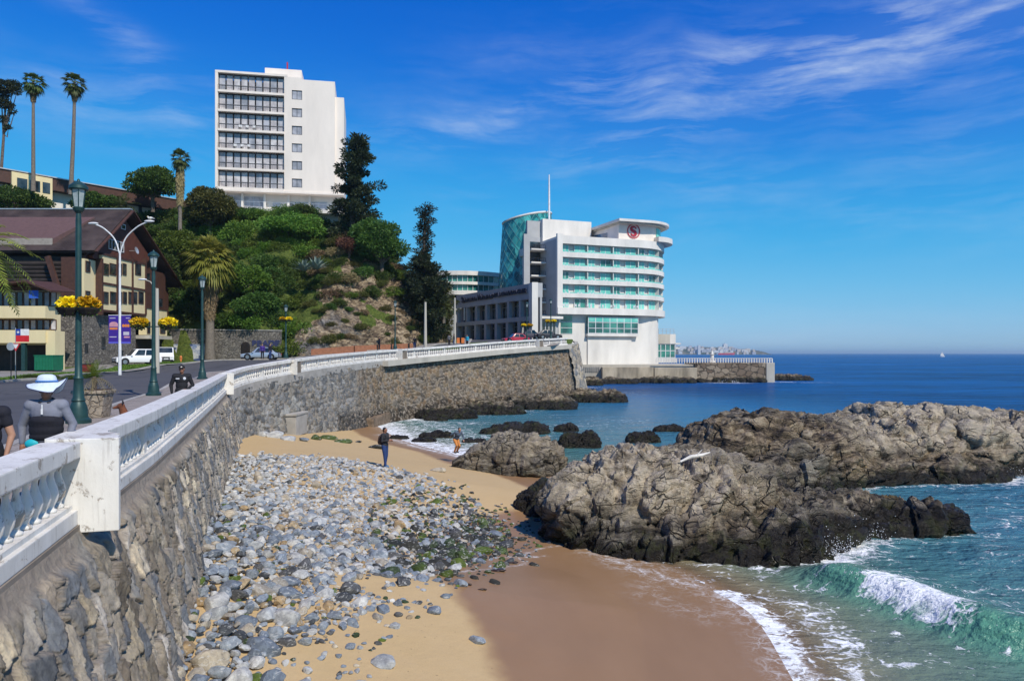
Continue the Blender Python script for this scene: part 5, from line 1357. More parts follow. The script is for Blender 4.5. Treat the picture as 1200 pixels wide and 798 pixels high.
# ---------------------------------------------------------------- jetty
JT = thing('jetty', 'long jetty below the hotel, pale concrete at left and dark blocks at right', 'jetty', (0, 158.5, 0))
def jx(px, Y=158.5): return atx(px, Y)
def jz(py, Y=158.5): return CZ+(414-py)*Y/F
tanc = simple('stained_tan_concrete', (.50, .42, .31), .9, var=.32, scale=.5, bump=.5, bscale=3, streak=True)
MB().box(jx(706), jx(766), 0, 10, -1, jz(430.3)).build('light_block', tanc, JT, bevel=.08)
MB().box(jx(766.8), jx(817), -.15, 10, -1, jz(430.8)).build('light_block', tanc, JT, bevel=.08)
MB().box(jx(817.2), jx(898), .2, 12, -1, jz(425.2)).build('stone_block', M['jetty_stone'], JT, bevel=.08)
MB().box(jx(898.1), jx(908), 0, 12, -.5, jz(425.0)).build('end_block', M['light_concrete'], JT, bevel=.1)
MB().box(jx(680), jx(817), 2.5, 16, -1, jz(427.5)).build('deck', M['light_concrete'], JT)
mb = MB(); zr = jz(425)
for i in range(46): x_ = jx(770)+(jx(907)-jx(770))*i/45; mb.box(x_-.09, x_+.09, 1.0, 1.15, zr-.1, zr+.85)
mb.box(jx(770), jx(907), .98, 1.17, zr+.85, zr+.99); mb.box(jx(770), jx(907), 1.01, 1.14, zr+.42, zr+.5)
mb.build('railing', M['plaster'], JT)
mb = MB()
for i in range(10): x_ = jx(684)+(jx(704)-jx(684))*i/9; mb.box(x_-.1, x_+.1, 2.3, 2.45, jz(436), jz(430))
mb.build('piling', M['concrete'], JT)
BK = thing('harbour_beacon', 'small white conical beacon standing on the jetty', 'beacon', (atx(834.5, 162), 162, jz(425)))
MB().lathe([(.75,0),(.7,.3),(.45,.4),(.36,1.6),(.5,1.7),(.5,1.8),(.28,1.85),(.28,2.25),(.02,2.6)], seg=14).build('tower', M['plaster'], BK, smooth=True)

# ---------------------------------------------------------------- chalet (gable faces the sea, +X)
XG = -45.
CHL = thing('chalet', 'big brown gabled chalet with cream timber-framed bays on a high stone base', 'house', (XG, 78, 0))
def gy(px): return (-XG)*F/(600-px)-78          # local y on gable plane
def gz_(py, px): return CZ+(414-py)*(-XG*F/(600-px))/F
yA, zA = gy(141), gz_(249, 141); yL, zL = gy(97), gz_(296.5, 97); yR, zR = gy(200), gz_(337, 200)
LEN = 19.
roofm, t = mat('roof_shingles'); co = t.coord('Object'); br = t.add('ShaderNodeTexBrick'); t.put(br.inputs['Vector'], t.mapping(co, (1, 1.2, 1), (0, 0, 0)))
br.inputs['Scale'].default_value = 1.6; br.inputs['Mortar Size'].default_value = .03; br.inputs['Color1'].default_value = (.052, .036, .034, 1); br.inputs['Color2'].default_value = (.036, .026, .025, 1); br.inputs['Mortar'].default_value = (.015, .011, .01, 1)
t.out(t.principled(t.mix(t.maprange(t.noise(co, .5, 5, .6), .4, .7), br.outputs[0], (.075, .055, .05)), .85, 0, None, .2))
mb = MB(); th = .32; ov = 1.3; slL = (zA-zL)/(yA-yL)
def slope(y0, z0, y1, z1, x0=-LEN, x1=ov, th=.32):
    n = Vector((0, -(z1-z0), y1-y0)).normalized()*th
    if n.z < 0: n = -n
    a = [(x0, y0, z0), (x1, y0, z0), (x1, y1, z1), (x0, y1, z1)]; b = [(p[0], p[1]+n.y, p[2]+n.z) for p in a]
    return MB().raw(a+b, [(0,3,2,1),(4,5,6,7),(0,1,5,4),(1,2,6,5),(2,3,7,6),(3,0,4,7)])
slope(yL, zL, yA, zA).build('roof', roofm, CHL); slope(yR, zR, yA, zA-.01).build('roof', roofm, CHL)
mb = MB(); mb.bar((ov+.03, yL-.1, zL+.12), (ov+.03, yA, zA+.15), .12, .55, up=(1, 0, 0)); mb.build('barge_board', M['brown_wood'], CHL)
mb = MB(); mb.bar((ov+.03, yR+.1, zR+.12), (ov+.03, yA, zA+.15), .12, .55, up=(1, 0, 0)); mb.build('barge_board', M['brown_wood'], CHL)
MB().bar((-LEN, yA, zA+.36), (ov, yA, zA+.36), .5, .12).build('ridge_cap', M['grey_metal'], CHL)
# pinkish cross roof with a pale gutter on the near slope
def sl(y): return zL+(y-yL)*slL
mb = MB(); y0_, y1_ = gy(97)+.9, yA-1.9
mb.raw([(-LEN,y0_,sl(y0_)+1.0),(-3.6,y0_,sl(y0_)+1.0),(-1.9,y1_,sl(y1_)+.55),(-LEN,y1_,sl(y1_)+.55),(-LEN,y0_,sl(y0_)),(-3.6,y0_,sl(y0_)),(-1.9,y1_,sl(y1_)),(-LEN,y1_,sl(y1_))],[(0,1,2,3),(4,7,6,5),(0,4,5,1),(1,5,6,2),(2,6,7,3),(3,7,4,0)])
mb.build('dormer_roof', simple('pink_brown_roof', (.125, .07, .065), .8), CHL)
MB().box(-LEN, -3.7, y0_-.16, y0_-.001, sl(y0_)+.25, sl(y0_)+.98).build('dormer_fascia', simple('beige_fascia', (.34, .30, .26), .8), CHL)
# gable wall (brown), bays (cream)
zE = gz_(303, 109)   # head of cream bays
gp = [(yL+.4, 9.5), (yR-.6, 9.5), (yR-.6, zR-.35), (yA, zA-.35), (yL+.4, zL-.2)]
def yzprism(poly, x0, x1): 
    n = len(poly); return MB().raw([(x0, p[0], p[1]) for p in poly]+[(x1, p[0], p[1]) for p in poly], [tuple(range(n))[::-1], tuple(range(n, 2*n))]+[(i, (i+1) % n, n+(i+1) % n, n+i) for i in range(n)])
yzprism(gp, -.6, -.002).build('gable_wall', M['brown_wood'], CHL)
yzprism([(yL+.6, 5), (yR-1.2, 5), (yR-1.2, 14.5), (yL+.6, 14.5)], -LEN+.5, -.61).build('house_wall', M['dark_wood'], CHL)
yzprism([(yL+.6, 14.5), (yR-1.2, 14.5), (yR-1.2, zR-.4), (yA, zA-.6), (yL+.6, zL-.3)], -LEN+.5, -.615).build('attic_wall', M['dark_wood'], CHL)
# upper brown gable panel projecting, with attic windows
yzprism([(gy(104), gz_(303,104)), (gy(164), gz_(310,164)), (gy(172), gz_(300,172)-.3), (yA, zA-.8), (gy(102), gz_(298,102)-.2)], 0, .55).build('gable_panel', simple('russet_board', (.13, .045, .028), .6, var=.2, scale=2), CHL)
def gwin(px0, px1, py0, py1, x=.62, n=2, par=None, fm=None, pm=None):
    a, b = gy(px0), gy(px1); pm_ = (px0+px1)/2; c0, c1 = gz_(py1, pm_), gz_(py0, pm_); f = MB(); w = .07
    f.box(x, x+.07, a, a+w, c0, c1); f.box(x, x+.07, b-w, b, c0, c1); f.box(x, x+.07, a+w, b-w, c0, c0+w); f.box(x, x+.07, a+w, b-w, c1-w, c1)
    for k in range(1, n): y_ = a+(b-a)*k/n; f.box(x, x+.07, y_-w/2, y_+w/2, c0+w, c1-w)
    o = f.build('window', fm or M['white_metal'], CHL); MB().box(x+.02, x+.04, a+w, b-w, c0+w, c1-w).build('pane', pm or M['dark_glass'], o); return o
gwin(121, 139, 282, 294, .56, 5, pm=M['dark_glass']); gwin(136, 141, 263, 269, .56, 1)
# cream bays
def bay(px0, px1, zlo, zhi, x0, x1, name='bay', m=None): return MB().box(x0, x1, gy(px0), gy(px1), zlo, zhi).build(name, m or M['cream'], CHL)
bay(95.3, 108.8, gz_(368,100), gz_(304,100), 0, .3)
bay(110, 161, gz_(367,135), gz_(304,135), 0, .9)
bay(162.5, 187.5, gz_(393,175), gz_(362,175), 0, .9)
bay(162.5, 187.5, gz_(361.9,175), gz_(318,175), -.01, .7, 'upper_bay', M['brown_wood'])
for (a, b, c, d) in [(96.5,102,306,319),(96.5,102,341,353)]: gwin(a, b, c, d, .31, 1, fm=M['brown_wood'])
for (a, b) in [(111,117.5),(118.5,126),(129,133),(134,138.5),(149,156)]: gwin(a, b, 309, 322.5, .91, 1, fm=M['brown_wood'])
for (a, b) in [(111,117),(119,126),(129,133.5),(134.5,139),(141,144.5),(146.5,151.5),(153,159)]: gwin(a, b, 342, 356, .91, 1, fm=M['brown_wood'])
gwin(164, 169, 320, 329, .71, 1, fm=M['brown_wood']); gwin(172, 184, 349, 360, .71, 2, fm=M['brown_wood'])
for (a, b) in [(163.5,167),(171,177),(179,185)]: gwin(a, b, 377, 391, .91, 1, fm=M['brown_wood'])
mb = MB()
for px in (109.4, 127.6, 145.8, 161.7): y_ = gy(px); mb.box(0.0, 1.02, y_-.13, y_+.13, gz_(369,px), gz_(303,px))
for py in (303.5, 336, 366.5): mb.box(.2, 1.0, gy(109.5), gy(161.6), gz_(py,135)-.12, gz_(py,135)+.12)
mb.box(.2, 1.0, gy(162), gy(188), gz_(361.5,175)-.12, gz_(361.5,175)+.12)
mb.build('timber_frame', M['brown_wood'], CHL)
MB().box(-.3, 1.5, gy(160), gy(188), gz_(397.5,175), gz_(393.5,175)).build('porch_roof', M['light_concrete'], CHL)
# stone base
MB().box(-6.5, .2, yL-.15, gy(157), 3.8, gz_(368.5,110)).build('stone_base', M['stone_wall'], CHL)
MB().box(-2, -.2, gy(157)+.02, gy(190), 3.8, gz_(397,175)).build('porch', M['dark_wood'], CHL)
for (px, py, w_, h_) in [(99,408,.6,1.0),(119,402,.8,1.4),(141,415,.5,.9),(127,374,.7,1.0)]: MB().box(.205, .23, gy(px)-w_/2, gy(px)+w_/2, gz_(py,px)-h_/2, gz_(py,px)+h_/2).build('niche', M['dark_glass'], CHL)
# near side: dark log wall, slanted buttress
mb = MB()
for k in range(13):
    z_ = gz_(368.5,97)+.2+k*.43
    if z_ < zL-.2: mb.tube([(-LEN+.6, yL+.55, z_), (-.5, yL+.55, z_)], .24, 8)
mb.build('log_wall', M['dark_wood'], CHL)
MB().bar((-3.5, yL-.3, zL-.4), (-1.6, yL-.3, gz_(366,97)), .35, .5).build('slanted_brace', M['brown_wood'], CHL)
MB().box(-2.4, -.65, yL+.2, yL+.54, gz_(368,97), zL-.4).build('corner_board', M['brown_wood'], CHL)
# satellite dish on the gable
d_ = MB().lathe([(.02,0),(.4,.1),(.42,.14),(.38,.14),(.01,.04)], seg=14).xf(Matrix.Translation((1.3, gy(146), gz_(294,146)))@Matrix.Rotation(radians(75), 4, 'Y')); d_.bar((.5, gy(146), gz_(294,146)), (1.35, gy(146), gz_(294,146)), .05); d_.build('satellite_dish', M['grey_metal'], CHL)

# ---------------------------------------------------------------- cream house at far left
YY = 70.; YH_ = thing('cream_house', 'cream two-storey house with balconies and carport at the left edge, in front of the chalet', 'house', (-58, YY, 0))
def yx(px): return atx(px, YY)+58
def yz(py): return CZ+(414-py)*YY/F
W_ = yx(57)
MB().box(0, W_-.2, 1.0, 2.2, yz(404), yz(336)).build('wall', M['cream'], YH_)
MB().box(0, W_-.25, 1.6, 2.1, 4.0, yz(404.1)).build('carport_back', M['dark_wood'], YH_)
for (a, b) in ((359, 373), (387, 402)):
    MB().box(-.2, W_, -.5, -.3, yz(b), yz(a)).build('balcony_front', M['cream'], YH_); MB().box(-.2, W_, -.3, .999, yz(b), yz(b)+.2).build('balcony_floor', M['cream'], YH_)
    MB().box(W_-.2, W_-.001, -.299, .999, yz(b)+.201, yz(a)).build('balcony_side', M['cream'], YH_)
for (a, b) in ((341, 358.5), (374, 386.5)):
    for k, px in enumerate(range(-20, 54, 8)):
        f = MB(); x0, x1 = yx(px), yx(px+7.2); f.box(x0, x1, .9, .96, yz(b), yz(b)+.08); f.box(x0, x1, .9, .96, yz(a)-.08, yz(a)); f.box(x0, x0+.07, .9, .96, yz(b)+.08, yz(a)-.08); f.box(x1-.07, x1, .9, .96, yz(b)+.08, yz(a)-.08)
        o = f.build('window', M['brown_wood'], YH_); MB().box(x0+.07, x1-.07, .93, .95, yz(b)+.08, yz(a)-.08).build('pane', [M['dark_glass'], M['pane'], M['curtain']][(k*7+int(a)) % 3], o)
P_ = [(yx(-30), yz(337)), (yx(38), yz(329.5)), (yx(69), yz(341.5)), (yx(69), yz(343.5)), (yx(38), yz(331.8)), (yx(-30), yz(339))]
n_ = len(P_); MB().raw([(p[0], -1.2, p[1]) for p in P_]+[(p[0], 3.0, p[1]+.2) for p in P_], [tuple(range(n_))[::-1], tuple(range(n_, 2*n_))]+[(i, (i+1) % n_, n_+(i+1) % n_, n_+i) for i in range(n_)]).build('roof', M['brown_wood'], YH_)
MB().box(0, W_-.3, .97, 2.19, yz(340), yz(335)).build('gable_board', M['brown_wood'], YH_)
MB().prism([(yx(56),-.3),(yx(67),-.3),(yx(67),1.2),(yx(56),1.2)], 4.2, [yz(388)]*4).build('buttress_wall', M['cream'], YH_)
for px in (28.5,): MB().box(yx(px), yx(px)+.35, -.45, -.1, 4.2, yz(402)).build('pillar', M['green_metal'], YH_)
o = MB().box(yx(38), yx(49), -.52, -.505, yz(350), yz(341)).build('awning', simple('blue_cloth', (.03, .12, .55), .7), YH_)
DU = thing('waste_container', 'green steel waste container under the cream house carport', 'container', (atx(40, 68), 68, gz(-43, 68)))
L_ = atx(62, 68)-atx(40, 68); MB().box(0, L_, 0, 1.6, .15, 1.45).build('body', M['bin_green'], DU, bevel=.03); MB().box(-.03, L_+.03, -.04, 1.64, 1.45, 1.55).build('lid', M['bin_green'], DU)
for i in range(6): MB().box(.1+i*L_/6, .2+i*L_/6, -.05, 0, .2, 1.4).build('rib', M['bin_green'], DU)

# ---------------------------------------------------------------- retaining wall with arched door
def wallbox(name, label, p0, p1, z0, z1a, z1b, m, th=.6, cap=True):
    p0, p1 = Vector(p0), Vector(p1); d = p1-p0; a = atan2(d.y, d.x); T = thing(name, label, 'wall', (p0.x, p0.y, 0), a); L = d.length
    MB().prism([(0,0),(L,0),(L,th),(0,th)], z0, [z1a, z1b, z1b, z1a]).build('masonry', m, T)
    if cap: MB().prism([(-.05,-.08),(L+.05,-.08),(L+.05,th+.08),(-.05,th+.08)], [z1a+.003, z1b+.003, z1b+.003, z1a+.003], [z1a+.14, z1b+.14, z1b+.14, z1a+.14]).build('coping', M['concrete'], T)
    return T, L
RWT, L_ = wallbox('retaining_wall', 'grey stone retaining wall under the hillside greenery, with an arched door', (-46, 98.0), (-30.2, 96.6), 4, 9.3, 9.1, M['stone_wall'])
xd = (atx(287.5, 96.8)+46); ap = [(xd-.62, 5.2), (xd+.62, 5.2), (xd+.62, 7.1)]+[(xd+.62*cos(pi*i/8), 7.1+.62*sin(pi*i/8)) for i in range(1, 9)]
n_ = len(ap); MB().raw([(p[0], -.06, p[1]) for p in ap]+[(p[0], -.004, p[1]) for p in ap], [tuple(range(n_)), tuple(range(n_, 2*n_))[::-1]]+[(i, (i+1) % n_, n_+(i+1) % n_, n_+i) for i in range(n_)]).build('arched_door', M['dark_wood'], RWT)
mb = MB()
for i in range(7): x_ = xd-.5+i*.166; mb.box(x_-.02, x_+.02, -.10, -.062, 5.3, 7.45)
mb.build('door_bars', M['dark_metal'], RWT)
# painted mural panel
m, t = mat('painted_mural'); co = t.coord('Object'); n = t.voro(t.mapping(co, (.8, 1, 1.3)), 1.6, 'F1', 'Color'); s2 = t.add('ShaderNodeSeparateColor'); t.put(s2.inputs[0], n)
t.out(t.principled(t.ramp(t.math('ADD', t.math('MULTIPLY', s2.outputs[0], .7), t.math('MULTIPLY', t.noise(co, 3, 4), .3)), [(.3, (.55, .55, .55)), (.45, (.13, .20, .38)), (.6, (.45, .47, .5)), (.75, (.05, .08, .2))]), .8))
MB().box(atx(200,97)+46, atx(240,97)+46, -.03, -.003, 5.2, 7.4).build('mural', m, RWT)
MB().box(atx(240.5,96)+46, atx(246,96)+46, -1.0, -.09, 4.5, 9.6).build('buttress', M['stone_wall'], RWT)
# dark painted lettering on the wall behind the silver car
gr = simple('dark_blue_paint', (.04, .05, .13), .7); me = text_mesh('BRADE', 1.0, .01, gr, 'graffiti', .06); o = mobj('graffiti', me, None, RWT); o.rotation_euler = (radians(90), 0, 0); o.location = (atx(311.5,96.6)+46, -.05, 8.35-.9); o.scale = (1.2, 1, 1)
# low terracotta wall at the foot of the cliff
P0 = Vector((-25.5, 95.2)); 
for i, (a, b) in enumerate([((-25.6,94.6),(-20.5,96.2)), ((-20.4,96.3),(-13.6,102.0))]):
    wallbox('low_wall', ['low reddish wall at the cliff foot, nearer part', 'low reddish wall at the cliff foot, farther part'][i], a, b, gz(*a)-.3, gz(*a)+.95, gz(*b)+.95, M['terracotta'], .3, False)

# ---------------------------------------------------------------- concrete drain box and ledge on the beach
DB = thing('drain_outfall', 'old concrete drain box with dark mouth at the foot of the sea wall', 'drain', (0, 0, 0))
Yd = 47.; a, b = atx(303, Yd), atx(347, Yd); zb_, zt_ = CZ-(512-414)*Yd/F, CZ-(486.5-414)*Yd/F
mb = MB(); mb.box(a, a+.25, Yd, Yd+2.5, zb_, zt_); mb.box(a+.25, a+1.2, Yd+.9, Yd+2.5, zb_, zt_-.12); mb.box(a+1.2, b, Yd, Yd+2.5, zb_, zt_-.06); mb.box(a-.1, b+.05, Yd-.08, Yd+2.6, zt_-.06+.001, zt_+.08)
mb.build('box', M['concrete'], DB, bevel=.03); MB().box(a+.25, a+1.2, Yd+.85, Yd+.895, zb_, zt_-.1).build('mouth', M['dark_metal'], DB)
P0, P1 = at(438, 491, 62), at(481, 483, 73)
LG = thing('concrete_ledge', 'long stained concrete ledge running along the foot of the sea wall', 'ledge', (0, 0, 0))
n_ = Vector((P1.y-P0.y, -(P1.x-P0.x), 0)).normalized()
def lp(f, o, z): p = P0+(P1-P0)*f; return (p.x+n_.x*o, p.y+n_.y*o, z)
MB().raw([lp(0,0,-.5),lp(1,0,-.5),lp(1,-2.2,-.5),lp(0,-2.2,-.5),lp(0,0,.75),lp(1,0,1.25),lp(1,-2.2,1.3),lp(0,-2.2,.8)],[(0,3,2,1),(4,5,6,7),(0,1,5,4),(1,2,6,5),(2,3,7,6),(3,0,4,7)]).build('slab', simple('stained_concrete', (.22, .155, .10), .8, var=.3), LG, bevel=.15)

# ---------------------------------------------------------------- far town across the bay
YF = 3600.
m, t = mat('distant_headland'); co = t.coord('Object'); n = t.noise(co, .02, 6, .7)
t.out(t.principled(t.mix(t.maprange(n, .4, .6), (.045, .06, .03), (.16, .14, .10)), 1., 0, None, 0)); M['headland'] = m
xs = np.linspace(atx(740, YF), atx(907, YF), 70); zs = np.interp((xs/YF*F)+600, [740,785,800,830,850,875,890,900,907], [48,44,40,36,34,26,20,12,0])
zs = zs+3.5*np.array([vnoise(P3([x], [0]), .02, 5)[0] for x in xs])*(zs > 5)
ysr = np.array([0, 20, 60, 140, 260, 500]); prof = [0, .35, .65, .95, 1, .7]
V = []; 
for j, yy in enumerate(ysr):
    for x, z in zip(xs, zs): V.append((x+yy*.25, YF+yy, max(-1, z*prof[j]*(1+.15*vnoise(P3([x], [yy]), .013, 8)[0]))))
nx = len(xs); Fc = [(j*nx+i, j*nx+i+1, (j+1)*nx+i+1, (j+1)*nx+i) for j in range(len(ysr)-1) for i in range(nx-1)]
tag(mobj('headland', newmesh('headland', V, Fc, False), M['headland']), kind='structure')
hr = random.Random(3); hm = [simple('far_house_a', (.62, .62, .62), .9), simple('far_house_b', (.42, .43, .48), .9), simple('far_house_c', (.55, .48, .42), .9)]
def farb(px, w, h, zb, mi, name='distant_building', label='small pale building on the distant headland', cat='building', group='pale buildings of the distant town', Y=None):
    Y = Y or YF+hr.uniform(-8, 90); x = atx(px, Y)
    mb = MB(); mb.box(x, x+w, Y, Y+w, zb-8, zb+h); 
    if hr.random() < .4: mb.box(x+w*.3, x+w*.7, Y+w*.2, Y+w*.7, zb+h, zb+h*1.15)
    return tag(mb.build(name, hm[mi]), label, cat, group)
COLS_ = ['white', 'grey', 'tan']; FW = ['low on the shore', 'halfway up the slope', 'near the crest']
for i in range(70):
    px = hr.uniform(786, 886); zz = float(np.interp(px, [785,800,830,850,875,890], [44,40,36,34,24,16]))
    f = hr.uniform(.12, .95); w__ = hr.uniform(8, 20); h__ = hr.uniform(5, 10); mi = hr.randint(0, 2); farb(px, w__, h__, zz*f, mi, Y=YF-10+f*70, label=f"{'wide' if w__ > 14 else 'narrow'} {COLS_[mi]} building {FW[min(2, int(f*3))]} at the {['left', 'middle', 'right'][min(2, int((px-786)/33.4))]} of the distant headland")
farb(818, 13, 40, 5, 0, label='tall slim white tower block on the distant headland shore', group=None, name='distant_tower'); farb(822, 11, 36, 5, 2, label='grey twin of the slim tower block on the distant shore', group=None, name='distant_tower')
farb(848, 20, 26, 26, 0, label='wide white block on the crest of the distant headland', group=None, name='distant_tower'); farb(836, 26, 14, 5, 0, label='broad white building low on the distant shore', group=None)
# red ship
SH = thing('cargo_ship', 'red-hulled ship with white deckhouse in front of the distant town', 'ship', (atx(851, 3000), 3000, 0))
MB().prism([(-32,-4),(24,-4),(34,0),(24,4),(-32,4)], 0, [7,7,10,7,7]).build('hull', M['red'], SH); MB().box(-28, -14, -4, 4, 7, 18).build('deckhouse', M['plaster'], SH); MB().box(-8, 20, -3, 3, 7.01, 12).build('cargo', hm[2], SH); MB().box(5, 6, -.5, .5, 12, 24).build('mast', M['plaster'], SH)
# sailing boat
SB = thing('sailing_boat', 'small white sailing boat on the horizon at right', 'boat', (atx(1104, 1350), 1350, 0))
MB().prism([(-3.5,-1.2),(2,-1.4),(5,0),(2,1.4),(-3.5,1.2)], 0, 1.1).build('hull', M['white_metal'], SB); MB().tube([(0,0,1),(0,0,9.5)], .12, 6).build('mast', M['white_metal'], SB)
MB().prism([(0.15,-.05),(-3.2,-.05),(-3.2,.05),(.15,.05)], 2, [9.2,2.4,2.4,9.2]).build('mainsail', M['plaster'], SB); MB().prism([(.3,-.03),(4.2,-.03),(4.2,.03),(.3,.03)], 1.6, [8.4,1.8,1.8,8.4]).build('foresail', M['plaster'], SB)
# ================================================================ STONES ON THE BEACH
def stone_material(name, use_obj):
    m, t = mat(name); co = t.coord('Object')
    if use_obj:
        oi = t.add('ShaderNodeObjectInfo'); base = oi.outputs['Color']; v = t.vmath('ADD', co, t.vmath('MULTIPLY', oi.outputs['Location'], (3, 3, 3)))
        sc_ = 1.0
    else:
        base = t.attr('tint'); v = t.coord('Object'); sc_ = 2.6
    n = t.noise(v, 2.2*sc_, 7, .65, .4); n2 = t.noise(t.mapping(v, (1, 1, 3), (.6, .4, 0)), 2.0*sc_, 6, .6, 1.2); n3 = t.noise(v, 12*sc_, 4, .7)
    col = t.mix(t.maprange(n, .35, .65), t.mix(1, base, (.62, .62, .64), 'MULTIPLY'), t.mix(1, base, (1.25, 1.24, 1.2), 'MULTIPLY'))
    vein = t.maprange(n2, .56, .63); col = t.mix(t.math('MULTIPLY', vein, .55), col, (.55, .54, .51))
    col = t.mix(t.maprange(n3, .55, .75), col, t.mix(1, col, (.5, .5, .5), 'MULTIPLY'))
    nr = t.bump(t.math('ADD', n, t.math('MULTIPLY', n3, .3)), .8, .05)
    t.out(t.principled(col, .8, 0, nr, .3)); return m
M['stone_o'] = stone_material('beach_stone', True); M['stone_v'] = stone_material('beach_stone_bank', False)
def stone_shape(seed, sub=3):
    rs = np.random.RandomState(seed); bm = bmesh.new(); bmesh.ops.create_icosphere(bm, subdivisions=sub, radius=1.)
    V = np.array([v.co[:] for v in bm.verts]); Fc = np.array([[v.index for v in f.verts] for f in bm.faces]); bm.free()
    for k in range(rs.randint(10, 17)):   # worn planar facets
        n = rs.normal(size=3); n /= np.linalg.norm(n); d = rs.uniform(.45, .78); h = V@n; V -= np.outer(np.maximum(h-d, 0)*.85, n)
    V *= (1+.10*fbm(V, 1.3, 3, seed=seed))[:, None]+(.035*fbm(V, 5, 2, seed=seed+3))[:, None]
    V *= np.array([1.0, rs.uniform(.62, .95), rs.uniform(.42, .72)]); return V, Fc
SH_ = [stone_shape(200+i) for i in range(14)]; SHL = [stone_shape(200+i, 2) for i in range(14)]
SM = []
for i, (V, Fc) in enumerate(SH_):
    me = newmesh('beach_stone', V, Fc, True)
    me.materials.append(M['stone_o'])
    try: me.set_sharp_from_angle(angle=radians(32))
    except Exception: pass
    SM.append(me)
POLY = [(-5.0,8.5),(-3.2,9.5),(-3.1,11.3),(-3.3,13.0),(-3.0,14.4),(-2.2,16.2),(-1.9,17.8),(-1.3,19.4),(-.5,21.3),(.0,23.6),(-.2,26.2),(-1.4,28.9),(-3.1,31.0),(-4.8,32.3),(-7.0,33.4),(-9.3,33.8),(-11.0,33.0),(-12.3,30)]
def wallx(y): return np.interp(y, [-4, 0, 9.2, 13.7, 20.3, 29.3, 38], [-1.4, -2.56, -5.27, -6.6, -8.75, -11.7, -14.6])+np.interp(y, [8, 11, 18], [1.1, .95, .62])
rs = np.random.RandomState(77); ST = []; cell = {}
def toofar(x, y, r):
    cx, cy = int(x//.6), int(y//.6)
    for i in range(cx-1, cx+2):
        for j in range(cy-1, cy+2):
            for (a, b, q) in cell.get((i, j), ()):
                if (a-x)**2+(b-y)**2 < (.60*(r+q))**2: return True
    return False
for pas, (r0, r1, tries) in enumerate([(.24,.33,260),(.17,.24,1500),(.12,.17,6500),(.085,.12,20000),(.055,.085,42000)]):
    for _ in range(tries):
        y = rs.uniform(8.5, 36); x = rs.uniform(wallx(y)-.1, 1.2); r = rs.uniform(r0, r1)
        if pas == 0 and y > 24 and rs.rand() < .75: continue
        if pas == 1 and y > 26 and rs.rand() < .5: continue
        if pas == 4 and y > 27: continue
        d = polydist(np.array([x]), np.array([y]), POLY+[POLY[0]])[0][0]; ins = bool(inpoly(np.array([x]), np.array([y]), POLY+[(-13.5, 28), (-5.3, 8.5)])[0])
        ok = ins or (d < .9 and rs.rand() < .05)
        if not ok: continue
        # sandy gaps towards the lower fringe
        edge = d if ins else -d
        bare = float(fbm(P3([x], [y]), .55, 2, seed=91)[0])
        lowzone = (y < 17.0 and x > -3.9)
        if ins and lowzone and bare > .0 and rs.rand() < .93: continue
        if ins and edge < .5 and rs.rand() < .5: continue
        if toofar(x, y, r): continue
        cell.setdefault((int(x//.6), int(y//.6)), []).append((x, y, r)); ST.append([x, y, r])
extra = [(-.2,23.2,.34),(-.9,21.7,.38),(-.3,22.2,.30),(-1.4,20.6,.36),(-1.9,19.3,.34),(-2.3,18.2,.36),(-1.6,18.0,.28),(-2.9,17.3,.34),(-.5,24.6,.30),(-1.0,25.8,.30),(-1.9,22.3,.34),(-2.8,20.6,.36),(-1.1,23.4,.30),(-3.4,19.2,.34),(-.9,20.4,.26),(.3,24.2,.24),(-1.5,27.0,.26),(-3.6,16.4,.3),(-2.3,21.4,.26),(-4.1,12.2,.34),(-4.2,13.6,.36),(-4.6,11.2,.36),(-3.7,11.3,.32),(-4.9,14.6,.34),(-5.3,13.2,.32),(.65,20.9,.20),(-.65,14.2,.22),(-1.6,15.3,.26),(-2.2,12.7,.30),(-1.2,11.9,.15),(-2.3,11.6,.34),(-1.95,11.5,.24),(.2,22.8,.16),(1.1,25.6,.28),(.9,27.0,.2),(-.2,27.9,.15),(1.9,24.9,.3),(1.2,24.0,.13),(-1.2,17.2,.25),(-.4,17.9,.18)]
for e in extra: ST.append(list(e))
ST = np.array(ST); zs_ = sandz(ST[:, 0], ST[:, 1])
wd = polydist(ST[:, 0], ST[:, 1], WLs)[0]
order = np.argsort(-(ST[:, 2]/ST[:, 1])); 
TINTS = {'pale grey': [(.42,.42,.41),(.50,.49,.46),(.36,.37,.37)], 'blue-grey': [(.20,.235,.28),(.16,.19,.23),(.25,.28,.31)], 'dark charcoal': [(.06,.065,.07),(.085,.085,.085)],
         'ochre': [(.36,.25,.13),(.33,.25,.15)], 'green weedy': [(.055,.085,.02),(.035,.055,.025),(.08,.115,.018)], 'black wet': [(.022,.026,.024),(.035,.035,.03)], 'beige': [(.42,.36,.27),(.36,.32,.26)]}
def tint(x, y, r, w_):
    q = rs.rand(); greenz = np.exp(-((x+.2)/1.6)**2)*(y > 16.5)*(y < 30)
    if (r > .25 and x > -3.2 and y > 17) or (w_ < 7.4 and y > 16 and rs.rand() < .42+.6*greenz): c = rs.choice(['green weedy', 'black wet', 'black wet', 'green weedy', 'dark charcoal', 'blue-grey'])
    elif y > 22: c = 'pale grey' if q < .60 else 'blue-grey' if q < .80 else 'beige' if q < .93 else 'dark charcoal' if q < .975 else 'ochre'
    else: c = 'blue-grey' if q < .42 else 'pale grey' if q < .72 else 'beige' if q < .80 else 'dark charcoal' if q < .93 else 'ochre' if q < .97 else 'green weedy'
    return c, np.array(TINTS[c][rs.randint(len(TINTS[c]))])*rs.uniform(.85, 1.15)
bulk = []; cnt = {}
